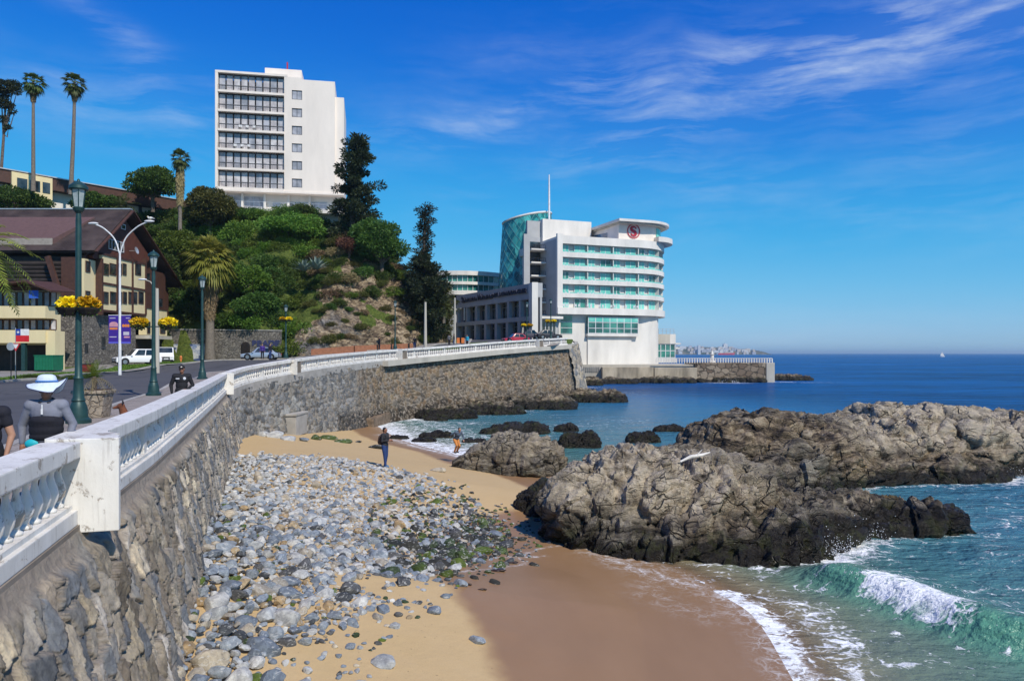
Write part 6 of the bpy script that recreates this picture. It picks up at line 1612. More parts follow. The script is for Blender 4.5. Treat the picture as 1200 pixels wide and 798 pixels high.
for n_, i in enumerate(order):
    x, y, r = ST[i]; c, col = tint(x, y, r, wd[i]); k = rs.randint(14)
    sxy = r; rot = (rs.uniform(-.35, .35), rs.uniform(-.35, .35), rs.uniform(0, 6.28)); 
    near = float(np.exp(-((x-wallx(y))/1.6)**2)); z = zs_[i]+r*.06+.12*near*rs.rand()
    if n_ < 300:
        o = bpy.data.objects.new('beach_stone', SM[k]); COL.objects.link(o); o.location = (x, y, z); o.rotation_euler = rot; o.scale = (sxy, sxy, sxy*1.05); o.color = (*col, 1)
        fx_ = (x-wallx(y))/max(.5, (np.interp(y, [9, 13, 17, 21, 26, 31, 34], [-3, -3.2, -2, -.5, -.2, -3, -8])-wallx(y))); rowy = 'lowest' if y < 11.5 else 'lower' if y < 14 else 'lower-middle' if y < 17 else 'middle' if y < 20.5 else 'upper-middle' if y < 25 else 'upper'; zone = ('touching the wall' if fx_ < .2 else 'left of centre' if fx_ < .45 else 'right of centre' if fx_ < .75 else 'on the seaward side')+f', {rowy} part of bank'
        size = 'largest' if r > .30 else 'large' if r > .24 else 'medium' if r > .18 else 'small'; shp = ['flat','wedge-shaped','blocky','rounded','oval','slabby','pointed','squat','angular','smooth','lumpy','chipped','faceted','tapered'][k]
        tag(o, f'{size} {shp} {c} stone {zone}', 'stone', 'loose stones of the beach bank')
    else: bulk.append((k, x, y, z, rot, r, col))
VV = []; FF = []; TT = []; b = 0
for (k, x, y, z, rot, r, col) in bulk:
    V, Fc = SHL[k]; R = np.array(bpy.types and Matrix(((1,0,0),(0,1,0),(0,0,1))) if False else (Matrix.Rotation(rot[2], 3, 'Z')@Matrix.Rotation(rot[1], 3, 'Y')@Matrix.Rotation(rot[0], 3, 'X')))
    VV.append(V@R.T*r+np.array([x, y, z])); FF.append(Fc+b); b += len(V); TT.append(np.repeat(col[None], len(V), 0))
me = newmesh('stone_bank', np.vstack(VV), np.vstack(FF), True)
try: me.set_sharp_from_angle(angle=radians(35))
except Exception: pass
vattr(me, 'tint', np.vstack(TT)); o = mobj('stone_bank', me, M['stone_v']); tag(o, 'bank of countless smaller grey stones between wall and sand', 'stones', kind='stuff')
print('stones', len(ST), flush=True)
# weed-covered stones and rubble by the drain and ledge
def single_stone(x, y, r, c, label, k=0, name='beach_stone', zs=1.0, dz=0, rz=0):
    o = bpy.data.objects.new(name, SM[k]); COL.objects.link(o); o.location = (x, y, float(sandz(x, y))+r*.15+dz); o.scale = (r, r, r*zs); o.rotation_euler = (0, 0, rz); o.color = (*TINTS[c][0], 1); tag(o, label, 'stone'); return o
for i, (px, py, r, c, lb) in enumerate([(385,505,.75,'green weedy','long weedy green slab stone on the sand near the drain box'),(405,507,.7,'green weedy','green weedy stone right of the long weedy slab'),(441,509,.65,'black wet','lone black wedge stone on the sand above the tide line'),
      (420,503,.28,'black wet','tiny black stone on sand between ledge and man'),(322,516,.7,'pale grey','pale broken boulder in front of the drain box'),(308,516,.55,'pale grey','pale boulder at the left foot of the drain box'),(340,517,.6,'pale grey','pale boulder at the right foot of the drain box'),
      (356,515,.5,'blue-grey','blue-grey boulder just right of the drain box'),(370,509,.5,'green weedy','mossy boulder between drain box and weedy slab'),(513,541,.42,'beige','flat brown stone on the sand left of the brown boulder')]):
    Y = 5.0/((py-414)/F); x = atx(px, Y); single_stone(x, Y, r, c, lb, (i*3) % 14, zs=.6 if r > .6 else .8, rz=.3*i)
# dead branch on the big rock
mb = MB(); p0, p1 = at(797, 541, 24.6), at(832, 530, 25.4)
mb.tube([p0, p0.lerp(p1, .35)+Vector((0,0,.06)), p0.lerp(p1, .7)+Vector((0,0,.0)), p1], [.03,.06,.055,.02], 7); mb.tube([p0.lerp(p1, .5), p0.lerp(p1, .62)+Vector((.1,-.05,.22))], [.03,.01], 6)
tag(mb.build('driftwood', simple('bleached_wood', (.68, .64, .58), .8)), 'bleached white driftwood branch lying on the big rock', 'driftwood')
# scraps of kelp on the wet sand
kelp = simple('wet_kelp', (.035, .018, .012), .45)
for i, (px, py, r) in enumerate([(578,686,.28),(597,668,.30),(560,668,.12),(585,617,.25),(566,722,.12),(548,718,.10)]):
    Y = 6.05/((py-414)/F); x = atx(px, Y); mb = MB(); rr = random.Random(i)
    for k in range(5): a = rr.uniform(0, 6); mb.ell((rr.uniform(-r, r)*.6, rr.uniform(-r, r)*.2, .015), (r*rr.uniform(.3, .7), r*.16, .025), 10, 6)
    o = mb.build('kelp_scrap', kelp, None, smooth=True); o.location = (x, Y, float(sandz(x, Y))); tag(o, ['dark kelp scrap lying lower on the wet sand','largest dark kelp scrap on the wet sand','tiny kelp scrap left of the other two','kelp scrap near the dark boulder','small weed scrap on the dry sand edge','second small weed scrap on the dry sand'][i], 'kelp')

# ================================================================ VEGETATION
def leafmesh(name, C, D, size, tone, width=.45, curl=.25, rs_=None):
    """one bent leaf (2 quads) per point; C centres, D directions"""
    rs_ = rs_ or np.random.RandomState(1); n = len(C); D = D/np.linalg.norm(D, axis=1)[:, None]
    A = rs_.normal(size=(n, 3)); S = np.cross(D, A); S /= np.linalg.norm(S, axis=1)[:, None]+1e-9; U = np.cross(S, D)
    size = np.broadcast_to(size, n)[:, None]; w_ = size*width
    p0 = C; p1 = C+D*size*.55+U*size*curl*.5; p2 = C+D*size+U*size*-curl*.1
    V = np.stack([p0-S*w_*.12, p0+S*w_*.12, p1+S*w_*.5, p1-S*w_*.5, p2+S*w_*.1, p2-S*w_*.1], 1).reshape(-1, 3)
    b = np.arange(n)*6; Fc = np.concatenate([np.stack([b, b+1, b+2, b+3], 1), np.stack([b+3, b+2, b+4, b+5], 1)])
    me = newmesh(name, V, Fc, False); vattr(me, 'tone', np.repeat(np.clip(tone, 0, 1), 6)); return me
def crown_points(blobs, n, rs_, shell=.5):
    vol = np.array([b[3]*b[4]*b[5] for b in blobs])**(2/3.); pr = vol/vol.sum(); k = rs_.choice(len(blobs), n, p=pr)
    B = np.array(blobs)[k]; d = rs_.normal(size=(n, 3)); d /= np.linalg.norm(d, axis=1)[:, None]
    r = shell+(1.06-shell)*rs_.rand(n)**.6
    C = B[:, :3]+d*r[:, None]*B[:, 3:6]; D = d+rs_.normal(size=(n, 3))*.55; D[:, 2] += .15
    tone = .45+.30*rs_.normal(size=n)*.6+.35*fbm(C, 1.6/np.mean([b[3] for b in blobs]), 2, seed=5)
    return C, D, tone
def bush_blobs(rs_, n=14, flat=.8):
    out = [(0,0,.45,.62,.62,.45)]
    for _ in range(n):
        a = rs_.uniform(0, 2*pi); r = rs_.uniform(.25, .85); z = rs_.uniform(.2, .95)*flat*(1-.35*r); q = rs_.uniform(.18, .40); out.append((r*cos(a), r*sin(a), z, q*1.15, q*1.1, q*.8))
    return out
KIND = {'green': 'leaf_green', 'bright': 'leaf_bright', 'olive': 'leaf_olive', 'red': 'leaf_red', 'dry': 'leaf_dry'}
PROTO = {}
def shrub_proto(kind, seed, n=3400, leaf=.105):
    rs_ = np.random.RandomState(seed); bl = bush_blobs(rs_, rs_.randint(11, 19)); C, D, tone = crown_points(bl, n, rs_, .35)
    me = leafmesh('shrub_foliage', C, D, leaf*rs_.uniform(.7, 1.3, n), tone, .5, .3, rs_); me.materials.append(M[KIND[kind]])
    mb = MB()
    for _ in range(5):
        a = rs_.uniform(0, 6.28); mb.tube([(0,0,-.3),(.2*cos(a),.2*sin(a),.25),(.5*cos(a),.5*sin(a),.65)], [.05,.035,.015], 5)
    st = newmesh('shrub_stems', mb.v, mb.f); st.materials.append(M['bark']); return me, st
for kd_ in KIND: PROTO[kd_] = [shrub_proto(kd_, 300+len(PROTO)*10+i) for i in range(3)]
def shrub(kind, x, y, z, r, label, rz=0, zs=1., group='shrubs covering the hillside', name='hillside_shrub', vi=None):
    me, st = PROTO[kind][random.randrange(3) if vi is None else vi]
    T = bpy.data.objects.new(name, None); COL.objects.link(T); T.location = (x, y, z); T.rotation_euler = (0, 0, rz); T.scale = (r, r, r*zs); tag(T, label, 'shrub', group)
    a = bpy.data.objects.new('foliage', me); link(a, T); b_ = bpy.data.objects.new('stems', st); link(b_, T); return T
DESC = {'green': 'dense mid-green shrub', 'bright': 'bright fresh-green shrub', 'olive': 'olive-toned shrub', 'red': 'reddish-brown shrub', 'dry': 'dry straw-coloured bush'}
random.seed(12); placed = []
def try_shrub(x, y, kind, r, zs=1.):
    for (a, b, q) in placed:
        if (a-x)**2+(b-y)**2 < (.42*(q+r))**2: return False
    placed.append((x, y, r)); z = hz(x, y)
    px = 600+F*x/y; py = 414-(z-CZ)*F/y
    where = ('above the stone retaining wall' if z < 14 else 'on the middle slope' if z < 23 else 'just below the white tower') if x > -46 and x < -29 else ('behind the brown chalet' if x <= -46 else 'on the rocky cliff face')
    land = 'left of the tall palms' if px < 60 else 'above the chalet roof' if px < 130 else 'behind the chalet gable' if px < 185 else 'by the skirted fan palm' if px < 232 else 'around the yellowing fan palm' if px < 272 else 'over the arched door' if px < 315 else 'left of the agaves' if px < 350 else 'below the agaves' if px < 385 else 'near the red shrub' if px < 425 else 'under the leafy slope tree' if px < 465 else 'by the narrow conifer'
    hgt_ = 'lowest' if py > 385 else 'low' if py > 355 else 'middle' if py > 325 else 'high' if py > 290 else 'topmost'
    shrub(kind, x, y, z-.35*r, r, f"{'small' if r < 1.2 else 'big' if r > 2.3 else 'medium'} {DESC[kind]} {land}, {hgt_} band of the hillside", random.uniform(0, 6.28), zs); return True
# big growth first
for _ in range(9000):
    x = random.uniform(-75, -11); y = random.uniform(98, 127)
    d, s_, _a = polydist(np.array([x]), np.array([y]), FOOT); dd = float(d[0]); 
    if s_[0] < 0: continue
    z = hz(x, y); rocky = x > -28.5
    if x < -46 and y < 103: continue
    if y > 119.3 and -50 < x < -26: continue
    if x > -28.5:
        # the tan rock face stays bare in places, greener along the top and right flank
        if z < 14.5+4*vnoise(P3([x], [y]), .15, 4)[0]: 
            if random.random() < .88: continue
            r = random.uniform(.6, 1.3); kind = random.choice(['dry', 'olive', 'green', 'olive'])
        else:
            strip = vnoise(P3([x], [z]), .18, 9)[0]
            if strip > .32 and x < -21 and random.random() < .7: continue
            r = random.uniform(1.0, 1.9); kind = random.choice(['green', 'bright', 'olive', 'green', 'dry'])
    else:
        r = random.uniform(1.5, 3.0) if x > -52 else random.uniform(2.2, 3.6)
        n_ = vnoise(P3([x], [y], [z]), .12, 3)[0]
        kind = 'bright' if n_ > .30 else 'olive' if n_ < -.35 else 'green'
    try_shrub(x, y, kind, r, random.uniform(.8, 1.15))
print('shrubs', len(placed))
shrub('red', *(lambda p: (p[0], p[1], p[2]))(at(409, 296, 109)), 2.3, 'reddish-purple shrub at the head of the bare cliff gully', 1., 1.1, vi=0)
for (px, py, Y, r) in [(215,418,91,.8),(232,417,91,.9),(250,416,91,.7),(268,417,91,1.0),(226,419,90,.6)]:
    shrub('bright', atx(px, Y), Y+3, gz(atx(px, Y), Y)-.1, r*.8, 'low green bush on the verge before the retaining wall', px, .6, 'low bushes on the verge')
for i, (px, Y) in enumerate([(35,58),(60,58),(85,57),(105,58)]):
    shrub('green', atx(px, Y), Y, gz(atx(px, Y), Y)-.05, .9, ['leftmost','second','third','rightmost'][i]+' clipped low green hedge piece on the verge by the junction', i*2., .45, 'hedge pieces by the junction', 'hedge')

def grow(name, label, cat, base, trunk_pts, trunk_r, C, D, tone, leaf, m_leaf, width=.5, curl=.3, limbs=(), group=None, seed=1, barkm='bark'):
    T = thing(name, label, cat, base, 0, group); rs_ = np.random.RandomState(seed)
    mb = MB().tube(trunk_pts, trunk_r, 9)
    mb.build('trunk', M[barkm], T, smooth=True)
    if limbs:
        mb = MB()
        for (pts, rr) in limbs: mb.tube(pts, rr, 5)
        mb.build('limbs', M[barkm], T, smooth=True)
    me = leafmesh('crown', C, D, leaf*rs_.uniform(.7, 1.3, len(C)), tone, width, curl, rs_); mobj('crown', me, M[m_leaf], T); return T
def conifer(label, px, pyb, pyt, Y, wpx, prof, seed, n=15000, leaf=.34, leanx=0, gaps=.2, m='leaf_dark', group='dark conifers on the hill'):
    k = Y/F; B = at(px, pyb, Y); H = (pyb-pyt)*k; Wd = wpx*k/2; rs_ = np.random.RandomState(seed); C = []; D = []; limbs = []
    nb = int(46*max(1, H/14))
    for i in range(nb):
        f = (i+.5)/nb; rad = Wd*np.interp(f, [p[0] for p in prof], [p[1] for p in prof]); a = i*2.4+rs_.uniform(-.4, .4); L = rad*rs_.uniform(.7, 1.12)
        if rs_.rand() < gaps*.5: continue
        z0 = H*f; droop = rs_.uniform(-.05, .22)*L
        end = np.array([cos(a)*L+leanx*f, sin(a)*L, z0+L*.25-droop]); st = np.array([leanx*f, 0, z0-L*.1]); limbs.append(([st, (st+end)/2+[0, 0, .1*L], end], [.10, .06, .02]))
        nl = int(n/nb*max(.25, rad/Wd)); nc = max(3, int(L/.7))
        for c in range(nc):
            g = (c+.6)/nc; ctr = st+(end-st)*g+rs_.normal(size=3)*.15*L*.5; q = (.30+.38*Wd*.25)*rs_.uniform(.7, 1.3); m_ = nl//nc
            d = rs_.normal(size=(m_, 3)); d /= np.linalg.norm(d, axis=1)[:, None]
            C.append(ctr+d*rs_.rand(m_, 1)**.5*np.array([q*1.25, q*1.25, q*.7])); dd = d+np.array([cos(a)*.5, sin(a)*.5, .15]); D.append(dd)
    C = np.vstack(C); D = np.vstack(D); tone = .4+.25*rs_.normal(size=len(C))*.6+.5*fbm(C, .5, 2, seed=seed)
    return grow('conifer', label, 'tree', B, [(0,0,-2),(leanx*.3,0,H*.3),(leanx*.6,0,H*.6),(leanx,0,H*.97)], [.42,.34,.2,.04], C, D, tone, leaf, m, .42, .2, limbs, group, seed)
conifer('large ragged dark conifer right beside the white tower', 411, 292, 160, 112, 62, [(0,.25),(.08,.8),(.2,.7),(.3,1.05),(.42,.75),(.55,1.0),(.68,.62),(.78,.8),(.88,.4),(.95,.42),(1,.1)], 401, 36000, .40, 1.0, .3)
conifer('tall narrow dark conifer near the hill end, its top curling', 496, 330, 240, 112, 34, [(0,1.1),(.25,.75),(.45,.55),(.7,.6),(.88,.7),(.97,.55),(1,.2)], 402, 12000, .30, .3, .3)
conifer('broad dark bushy conifer at the end of the cliff, below the narrow one', 497, 400, 300, 111, 64, [(0,.55),(.15,.8),(.4,1.0),(.7,.9),(.9,.6),(1,.2)], 403, 34000, .38, 0, .05)
conifer('dark olive conifer at the foot of the cliff end beside the grey annex', 520, 398, 330, 116, 30, [(0,.5),(.3,.9),(.6,1),(1,.3)], 404, 9000, .32, 0, .1, 'leaf_olive')
def broad(label, px, pyb, pyc, Y, rx, rz_, seed, m, n=9000, leaf=.34, name='tree', group=None, lean=0, nb=16, shell=.45):
    k = Y/F; B = at(px, pyb, Y); H = (pyb-pyc)*k; RX = rx*k; RZ = rz_*k; rs_ = np.random.RandomState(seed); bl = [(lean, 0, H, RX*.7, RX*.7, RZ*.7)]; limbs = []
    for i in range(nb):
        a = rs_.uniform(0, 2*pi); e = rs_.uniform(-.5, 1.3); rr = rs_.uniform(.5, .8); c = (lean+cos(a)*cos(e)*RX*rr, sin(a)*cos(e)*RX*rr, H+sin(e)*RZ*rr); q = rs_.uniform(.25, .42)
        bl.append((*c, RX*q, RX*q, RZ*q*.9)); limbs.append(([(0,0,H*.25),((c[0])*.5, c[1]*.5, (H*.3+c[2])*.5), c], [.16,.10,.03]))
    C, D, tone = crown_points(bl, n, rs_, shell)
    return grow(name, label, 'tree', B, [(0,0,-1.5),(lean*.2,0,H*.4),(lean*.7,0,H*.9)], [.32,.26,.14], C, D, tone, leaf, m, .5, .3, limbs, group, seed)
broad('rounded domed tree with a flat base on the hilltop under the long building', 179, 238, 216, 120, 28, 19, 411, 'leaf_green', 15000, .36, nb=30)
broad('spreading yellow-green tree at the left foot of the white tower', 246, 272, 246, 114, 29, 24, 412, 'leaf_olive', 15000, .36, nb=26)
broad('leafy green tree on the slope between the tall conifers', 448, 318, 285, 110, 34, 28, 413, 'leaf_green', 19000, .33, lean=-.6, nb=26)
broad('small green tree above the chalet roof near the tall palms', 110, 262, 240, 112, 28, 13, 414, 'leaf_green', 7000, .36)
broad('green tree at the far left above the chalet ridge', 20, 262, 235, 110, 34, 15, 415, 'leaf_green', 8000, .36)
broad('large dark green tree right behind the chalet gable', 186, 400, 335, 101, 24, 42, 416, 'leaf_green', 12000, .34, nb=22)
broad('bushy bright tree on the slope left of the leaning fan palm', 205, 320, 290, 104, 26, 22, 417, 'leaf_bright', 9000, .34)
broad('rounded bright green tree at centre of the slope', 292, 352, 330, 100, 24, 20, 418, 'leaf_bright', 9000, .32)
broad('deep green tree spreading above the retaining wall', 300, 385, 360, 98.5, 28, 18, 419, 'leaf_green', 9000, .32)
broad('wide green tree at the middle of the slope under the tower terrace', 340, 290, 268, 113, 44, 18, 420, 'leaf_bright', 12000, .36, nb=24)
# sparse pine at far left
k = 118/F; B = at(6, 205, 118); rs_ = np.random.RandomState(9); bl = []; limbs = []
for i in range(9):
    px, py, q = [(8,103,11),(0,110,10),(16,100,8),(20,108,6),(5,122,9),(12,125,5),(3,140,6),(10,150,4),(17,132,4)][i]; c = at(px, py, 118)-B; bl.append((c.x, rs_.uniform(-.5, .5), c.z, q*k, q*k, q*k*.55)); limbs.append(([(-.3, 0, 6.5), (c.x*.6, 0, c.z*.8), (c.x, 0, c.z)], [.14, .09, .03]))
C, D, tone = crown_points(bl, 5200, rs_, .2)
grow('pine_tree', 'thin half-bare pine leaning at the far left edge of the hilltop', 'tree', B, [(-.9,0,-3),(-.3,0,5),(0,0,10),(.3,0,13)], [.26,.2,.14,.05], C, D, tone, .30, 'leaf_dark', .5, .2, limbs)

def fan_frond(mb_v, mb_f, tones, base, d, L, rs_, droop, blades=16, tone=.5, spread=1.25):
    d = Vector(d).normalized(); side = d.cross(Vector((0, 0, 1)));
    if side.length < .05: side = Vector((1, 0, 0))
    side.normalize(); up = side.cross(d).normalized(); base = Vector(base); hub = base+d*L*.45
    b = len(mb_v); w_ = .02*L
    mb_v += [tuple(base-side*w_), tuple(base+side*w_), tuple(hub+side*w_*.7), tuple(hub-side*w_*.7)]; mb_f.append((b, b+1, b+2, b+3)); tones += [tone]*4
    for i in range(blades):
        a = (i/(blades-1)-.5)*2*spread; dd = (d*cos(a)+side*sin(a)); dd = dd+up*rs_.uniform(-.12, .12); ln = L*.58*(1-.25*abs(a)/spread)*rs_.uniform(.85, 1.1)
        m1 = hub+dd*ln*.55+Vector((0,0,-droop*ln*.12)); tip = hub+dd*ln+Vector((0,0,-droop*ln*.55)); s2 = dd.cross(up).normalized()*L*.042
        b = len(mb_v); mb_v += [tuple(hub), tuple(m1+s2), tuple(tip), tuple(m1-s2)]; mb_f.append((b, b+1, b+2, b+3)); tones += [tone+rs_.uniform(-.2, .2)]*4
def fan_palm(label, px, pyb, pyc, Y, crown_r, seed, skirt=.0, trunk_r=.28, leafm='leaf_palm', lean=0., n=34, skirt_len=None, bulge=None, group='tall fan palms on the hilltop'):
    k = Y/F; B = at(px, pyb, Y); H = (pyb-pyc)*k; R_ = crown_r*k; rs_ = np.random.RandomState(seed); T = thing('fan_palm', label, 'palm', B, 0, group)
    pts = [(lean*sin(f*1.5)*1.0 if lean else 0, 0, H*f-(.8 if f == 0 else 0)) for f in (0, .15, .3, .5, .7, .85, 1)]
    rr = [trunk_r*1.3, trunk_r*1.05, trunk_r, trunk_r*.9, trunk_r*.8, trunk_r*.75, trunk_r*.7]
    MB().tube(pts, rr, 10).build('trunk', M['palm_bark'], T, smooth=True); top = Vector(pts[-1])
    v, f_, tn = [], [], []
    for i in range(n):
        a = i*2.399; e = radians(85-150*(i/n)**.9); d = (cos(a)*cos(e), sin(a)*cos(e), sin(e)); fan_frond(v, f_, tn, top, d, R_*rs_.uniform(.85, 1.1), rs_, .6+.6*(i/n), tone=.65-.3*(i/n))
    me = newmesh('crown', v, f_); vattr(me, 'tone', np.clip(tn, 0, 1)); mobj('crown', me, M[leafm], T)
    if skirt:
        v, f_, tn = [], [], []; ns = int(60*max(1, skirt/3))
        for i in range(ns):
            a = i*2.399; z = top.z-skirt*(i/ns); r_ = R_*np.interp(i/ns, [0, .3, 1], bulge or [.55, .50, .32]); d = (cos(a)*.42, sin(a)*.42, -1); fan_frond(v, f_, tn, (top.x, top.y, z), d, r_*1.4, rs_, .5, 10, tone=rs_.uniform(.2, .8), spread=.7)
        me = newmesh('dead_skirt', v, f_); vattr(me, 'tone', np.clip(tn, 0, 1)); mobj('dead_skirt', me, M['leaf_dry'], T)
    return T
fan_palm('tallest left fan palm, second tree from the left edge', 39, 218, 97, 108, 16, 501, 2.2, .26, bulge=[.6, .45, .3])
fan_palm('tall fan palm with slightly bent trunk, right of the tallest one', 83, 222, 98, 108, 16, 502, 2.0, .28, lean=.55, bulge=[.6, .45, .3])
fan_palm('shorter fan palm with a long grey skirt of dead fronds, between domed tree and tower', 211, 285, 186, 108, 14, 503, 6.0, .26, bulge=[.62, .72, .5])
fan_palm('thick yellowing fan palm in front of the retaining wall with a shaggy brown skirt', 246, 414, 303, 95.5, 34, 504, 6.5, .52, 'leaf_yellow', n=60, bulge=[.75, .5, .32], group=None)
def feather(v, f_, tn, base, d, L, rs_, droop, tone, nl=26, w_=.018):
    d = Vector(d).normalized(); base = Vector(base); side = d.cross(Vector((0, 0, 1))).normalized() if abs(d.z) < .98 else Vector((1, 0, 0)); prev = base
    for i in range(1, nl+1):
        u_ = i/nl; p = base+d*L*u_+Vector((0, 0, -droop*L*u_*u_)); tdir = (p-prev).normalized(); b = len(v)
        v += [tuple(prev-side*w_*L*.3), tuple(prev+side*w_*L*.3), tuple(p+side*w_*L*.2), tuple(p-side*w_*L*.2)]; f_.append((b, b+1, b+2, b+3)); tn += [tone]*4
        ll = L*.20*sin(pi*min(1, .15+u_*.85))**.6
        for s_ in (-1, 1):
            tip = p+side*s_*ll*.9+tdir*ll*.55+Vector((0, 0, -ll*.25*droop-ll*.1+ll*rs_.uniform(-.1, .25))); mid = (p+tip)/2; wv_ = tdir*L*.016; b = len(v)
            v += [tuple(p-wv_*.6), tuple(mid-wv_), tuple(tip), tuple(mid+wv_)]; f_.append((b, b+1, b+2, b+3)); tn += [tone+rs_.uniform(-.15, .15)]*4
        prev = p
def feather_palm(label, B, H, L, seed, n=30, m='leaf_palm', trunk_r=.3, emin=-35, droop=.45, name='feather_palm'):
    rs_ = np.random.RandomState(seed); T = thing(name, label, 'palm', B)
    MB().tube([(0,0,-.5),(0,0,H*.5),(0,0,H)], [trunk_r*1.15, trunk_r, trunk_r*.95], 10).build('trunk', M['palm_bark'], T, smooth=True); v, f_, tn = [], [], []
    for i in range(n):
        a = i*2.399; e = radians(80-(80-emin)*(i/n)**.8); feather(v, f_, tn, (0, 0, H), (cos(a)*cos(e), sin(a)*cos(e), sin(e)), L*rs_.uniform(.85, 1.1), rs_, droop*rs_.uniform(.7, 1.3), .6-.3*i/n)
    me = newmesh('crown', v, f_); vattr(me, 'tone', np.clip(tn, 0, 1)); mobj('crown', me, M[m], T); return T
feather_palm('spreading feather palm growing on the middle slope', at(319, 343, 103.5), 1.6, 3.2, 601, 30, trunk_r=.35)
feather_palm('feather palm with stiff fronds above the chalet ridge', at(143, 252, 112), 1.4, 3.0, 602, 24, trunk_r=.3)
feather_palm('large feather palm at the left edge, its golden fronds drooping into view', at(-28, 415, 46), 6.9, 3.7, 603, 40, 'leaf_yellow', .35, -60, .55)
feather_palm('smaller drooping palm among the dark trees at the end of the cliff', at(520, 375, 112.5), 2.2, 2.8, 604, 26, trunk_r=.25)
def agave(label, B, R_, seed):
    rs_ = np.random.RandomState(seed); v, f_, tn = [], [], []
    for i in range(28):
        a = i*2.399; e = radians(80-70*(i/28)); d = Vector((cos(a)*cos(e), sin(a)*cos(e), sin(e))); s_ = Vector((-sin(a), cos(a), 0)); L = R_*rs_.uniform(.85, 1.1); p1 = d*L*.45+Vector((0,0,.02)); p2 = d*L+Vector((0,0,-.08*L)); b = len(v)
        up = s_.cross(d)*.03*R_
        v += [tuple(s_*-.07*R_), tuple(s_*.07*R_), tuple(p1+s_*.10*R_), tuple(p1-s_*.10*R_), tuple(p2), tuple(p1-up)]; f_ += [(b, b+1, b+2, b+5), (b, b+5, b+3), (b+5, b+2, b+4), (b+3, b+5, b+4)]; tn += [rs_.uniform(.3, .8)]*6
    me = newmesh('agave', v, f_); vattr(me, 'tone', tn); o = mobj('agave', me, M['leaf_agave']); o.location = B; return tag(o, label, 'agave', 'agaves on the slope')
agave('left one of two blue-green agaves on the slope', at(356, 318, 101.6), 2.1, 1); agave('right one of two blue-green agaves on the slope', at(371, 316, 101.8), 2.2, 2)
# grass tufts along the verge read as one mass
rs_ = np.random.RandomState(4); n = 26000; X = np.concatenate([rs_.uniform(-39.8, -37.3, n//2), rs_.uniform(-46, -31, n//2)]); Y = np.concatenate([rs_.uniform(50, 92, n//2), rs_.uniform(91.5, 96.3, n//2)])
okm = ~((X > -37.2) & (Y < 90)) & ~((Y > 90) & (X > -32)); X, Y = X[okm], Y[okm]
C = np.stack([X, Y, gz(X, Y)-.05], 1); D = rs_.normal(size=C.shape)*.35; D[:, 2] = 1
tone = np.clip(.5+.4*fbm(C, .3, 3, seed=3)+.2*rs_.normal(size=len(C)), 0, 1); me = leafmesh('verge_grass', C, D, .17*rs_.uniform(.6, 1.5, len(C)), tone, .35, .3, rs_)
tag(mobj('verge_grass', me, M['leaf_bright']), 'short green grass on the verge across the road', 'grass', kind='stuff')

# ================================================================ STREET FURNITURE
def basket(T, x, z, r=.42, seed=0):
    rs_ = np.random.RandomState(seed); o = MB().lathe([(.05,-.22),(.2,-.2),(.32,-.05),(.34,.0),(.02,.0)], (x, 0, z), 14).build('flower_basket', M['dark_wood'], T)
    n = 420; d = rs_.normal(size=(n, 3)); d /= np.linalg.norm(d, axis=1)[:, None]; C = np.array([x, 0, z+.10])+d*np.array([r*1.05, r*.8, .17])*rs_.uniform(.6, 1.05, (n, 1)); 
    me = leafmesh('flowers', C, d+rs_.normal(size=(n, 3))*.4, .12, rs_.rand(n), .9, .3, rs_); mobj('flowers', me, M['flower'], o)
    m2 = leafmesh('basket_leaves', C[:160]-np.array([0, 0, .10]), d[:160], .13, rs_.rand(160), .5, .3, rs_); mobj('basket_leaves', m2, M['leaf_green'], o)
def lamp(label, px, Y, baskets=0, z=None, wide=.0, H=7.0, bz=.47, head=1.):
    x = atx(px, Y); z = gz(x, Y)+.12 if z is None else z; T = thing('street_lamp', label, 'street lamp', (x, Y, z), 0, 'dark green lamp posts along the promenade')
    MB().lathe([(.34,0),(.34,.10),(.26,.16),(.24,.42),(.20,.55),(.17,.62),(.19,.66),(.15,.75),(.13,1.1),(.12,1.25),(.14,1.3),(.10,1.36),(.085,2.4),(.078,H-1.15),(.06,H-.95)], seg=18).build('post', M['green_metal'], T, smooth=True)
    MB().lathe([(.06,H-.96),(.13,H-.88),(.16,H-.80),(.12,H-.77)], seg=12).build('collar', M['green_metal'], T)
    gm = M.setdefault('lantern_glass', glass('lantern_glass', (.25,.30,.30), (.42,.46,.46), .15, 4)); s = head
    MB().lathe([(.13*s,H-.77),(.20*s,H-.28)], seg=6).build('lantern_glass', gm, T)
    f = MB()
    for k in range(6): a = 2*pi*k/6; f.bar((.135*s*cos(a),.135*s*sin(a),H-.77), (.205*s*cos(a),.205*s*sin(a),H-.28), .02)
    f.build('lantern_frame', M['green_metal'], T)
    MB().lathe([(.25*s,H-.28),(.27*s,H-.25),(.26*s,H-.17),(.14*s,H-.07),(.05,H-.03),(.03,H+.03),(.005,H+.05)], seg=16).build('lantern_cap', M['green_metal'], T, smooth=True)
    if baskets:
        zb = H*bz; MB().bar((-baskets, 0, zb-.10), (baskets, 0, zb-.10), .05).build('basket_arm', M['green_metal'], T)
        for k, sx_ in enumerate((-1, 1)): basket(T, sx_*baskets*.62, zb, .36-.12*(Y < 25), int(px)+k)
    return T
lamp('nearest green lamp post, with big capped lantern and two yellow flower baskets', 92, 21.5, .46, H=7.02, bz=.475, head=.95)
lamp('second green lamp post from the camera, beside the pale pole', 180, 35.2, 1.1, H=6.85, bz=.49, head=.95)
lamp('third green lamp post, plain, in front of the leaning fan palm', 237, 49.5, 0, H=6.9)
lamp('distant lamp post with yellow flowers beyond the silver car', 335, 86, .55, H=6.2, bz=.72); lamp('thin lamp post against the cliff', 463, 99, 0, H=6.5)
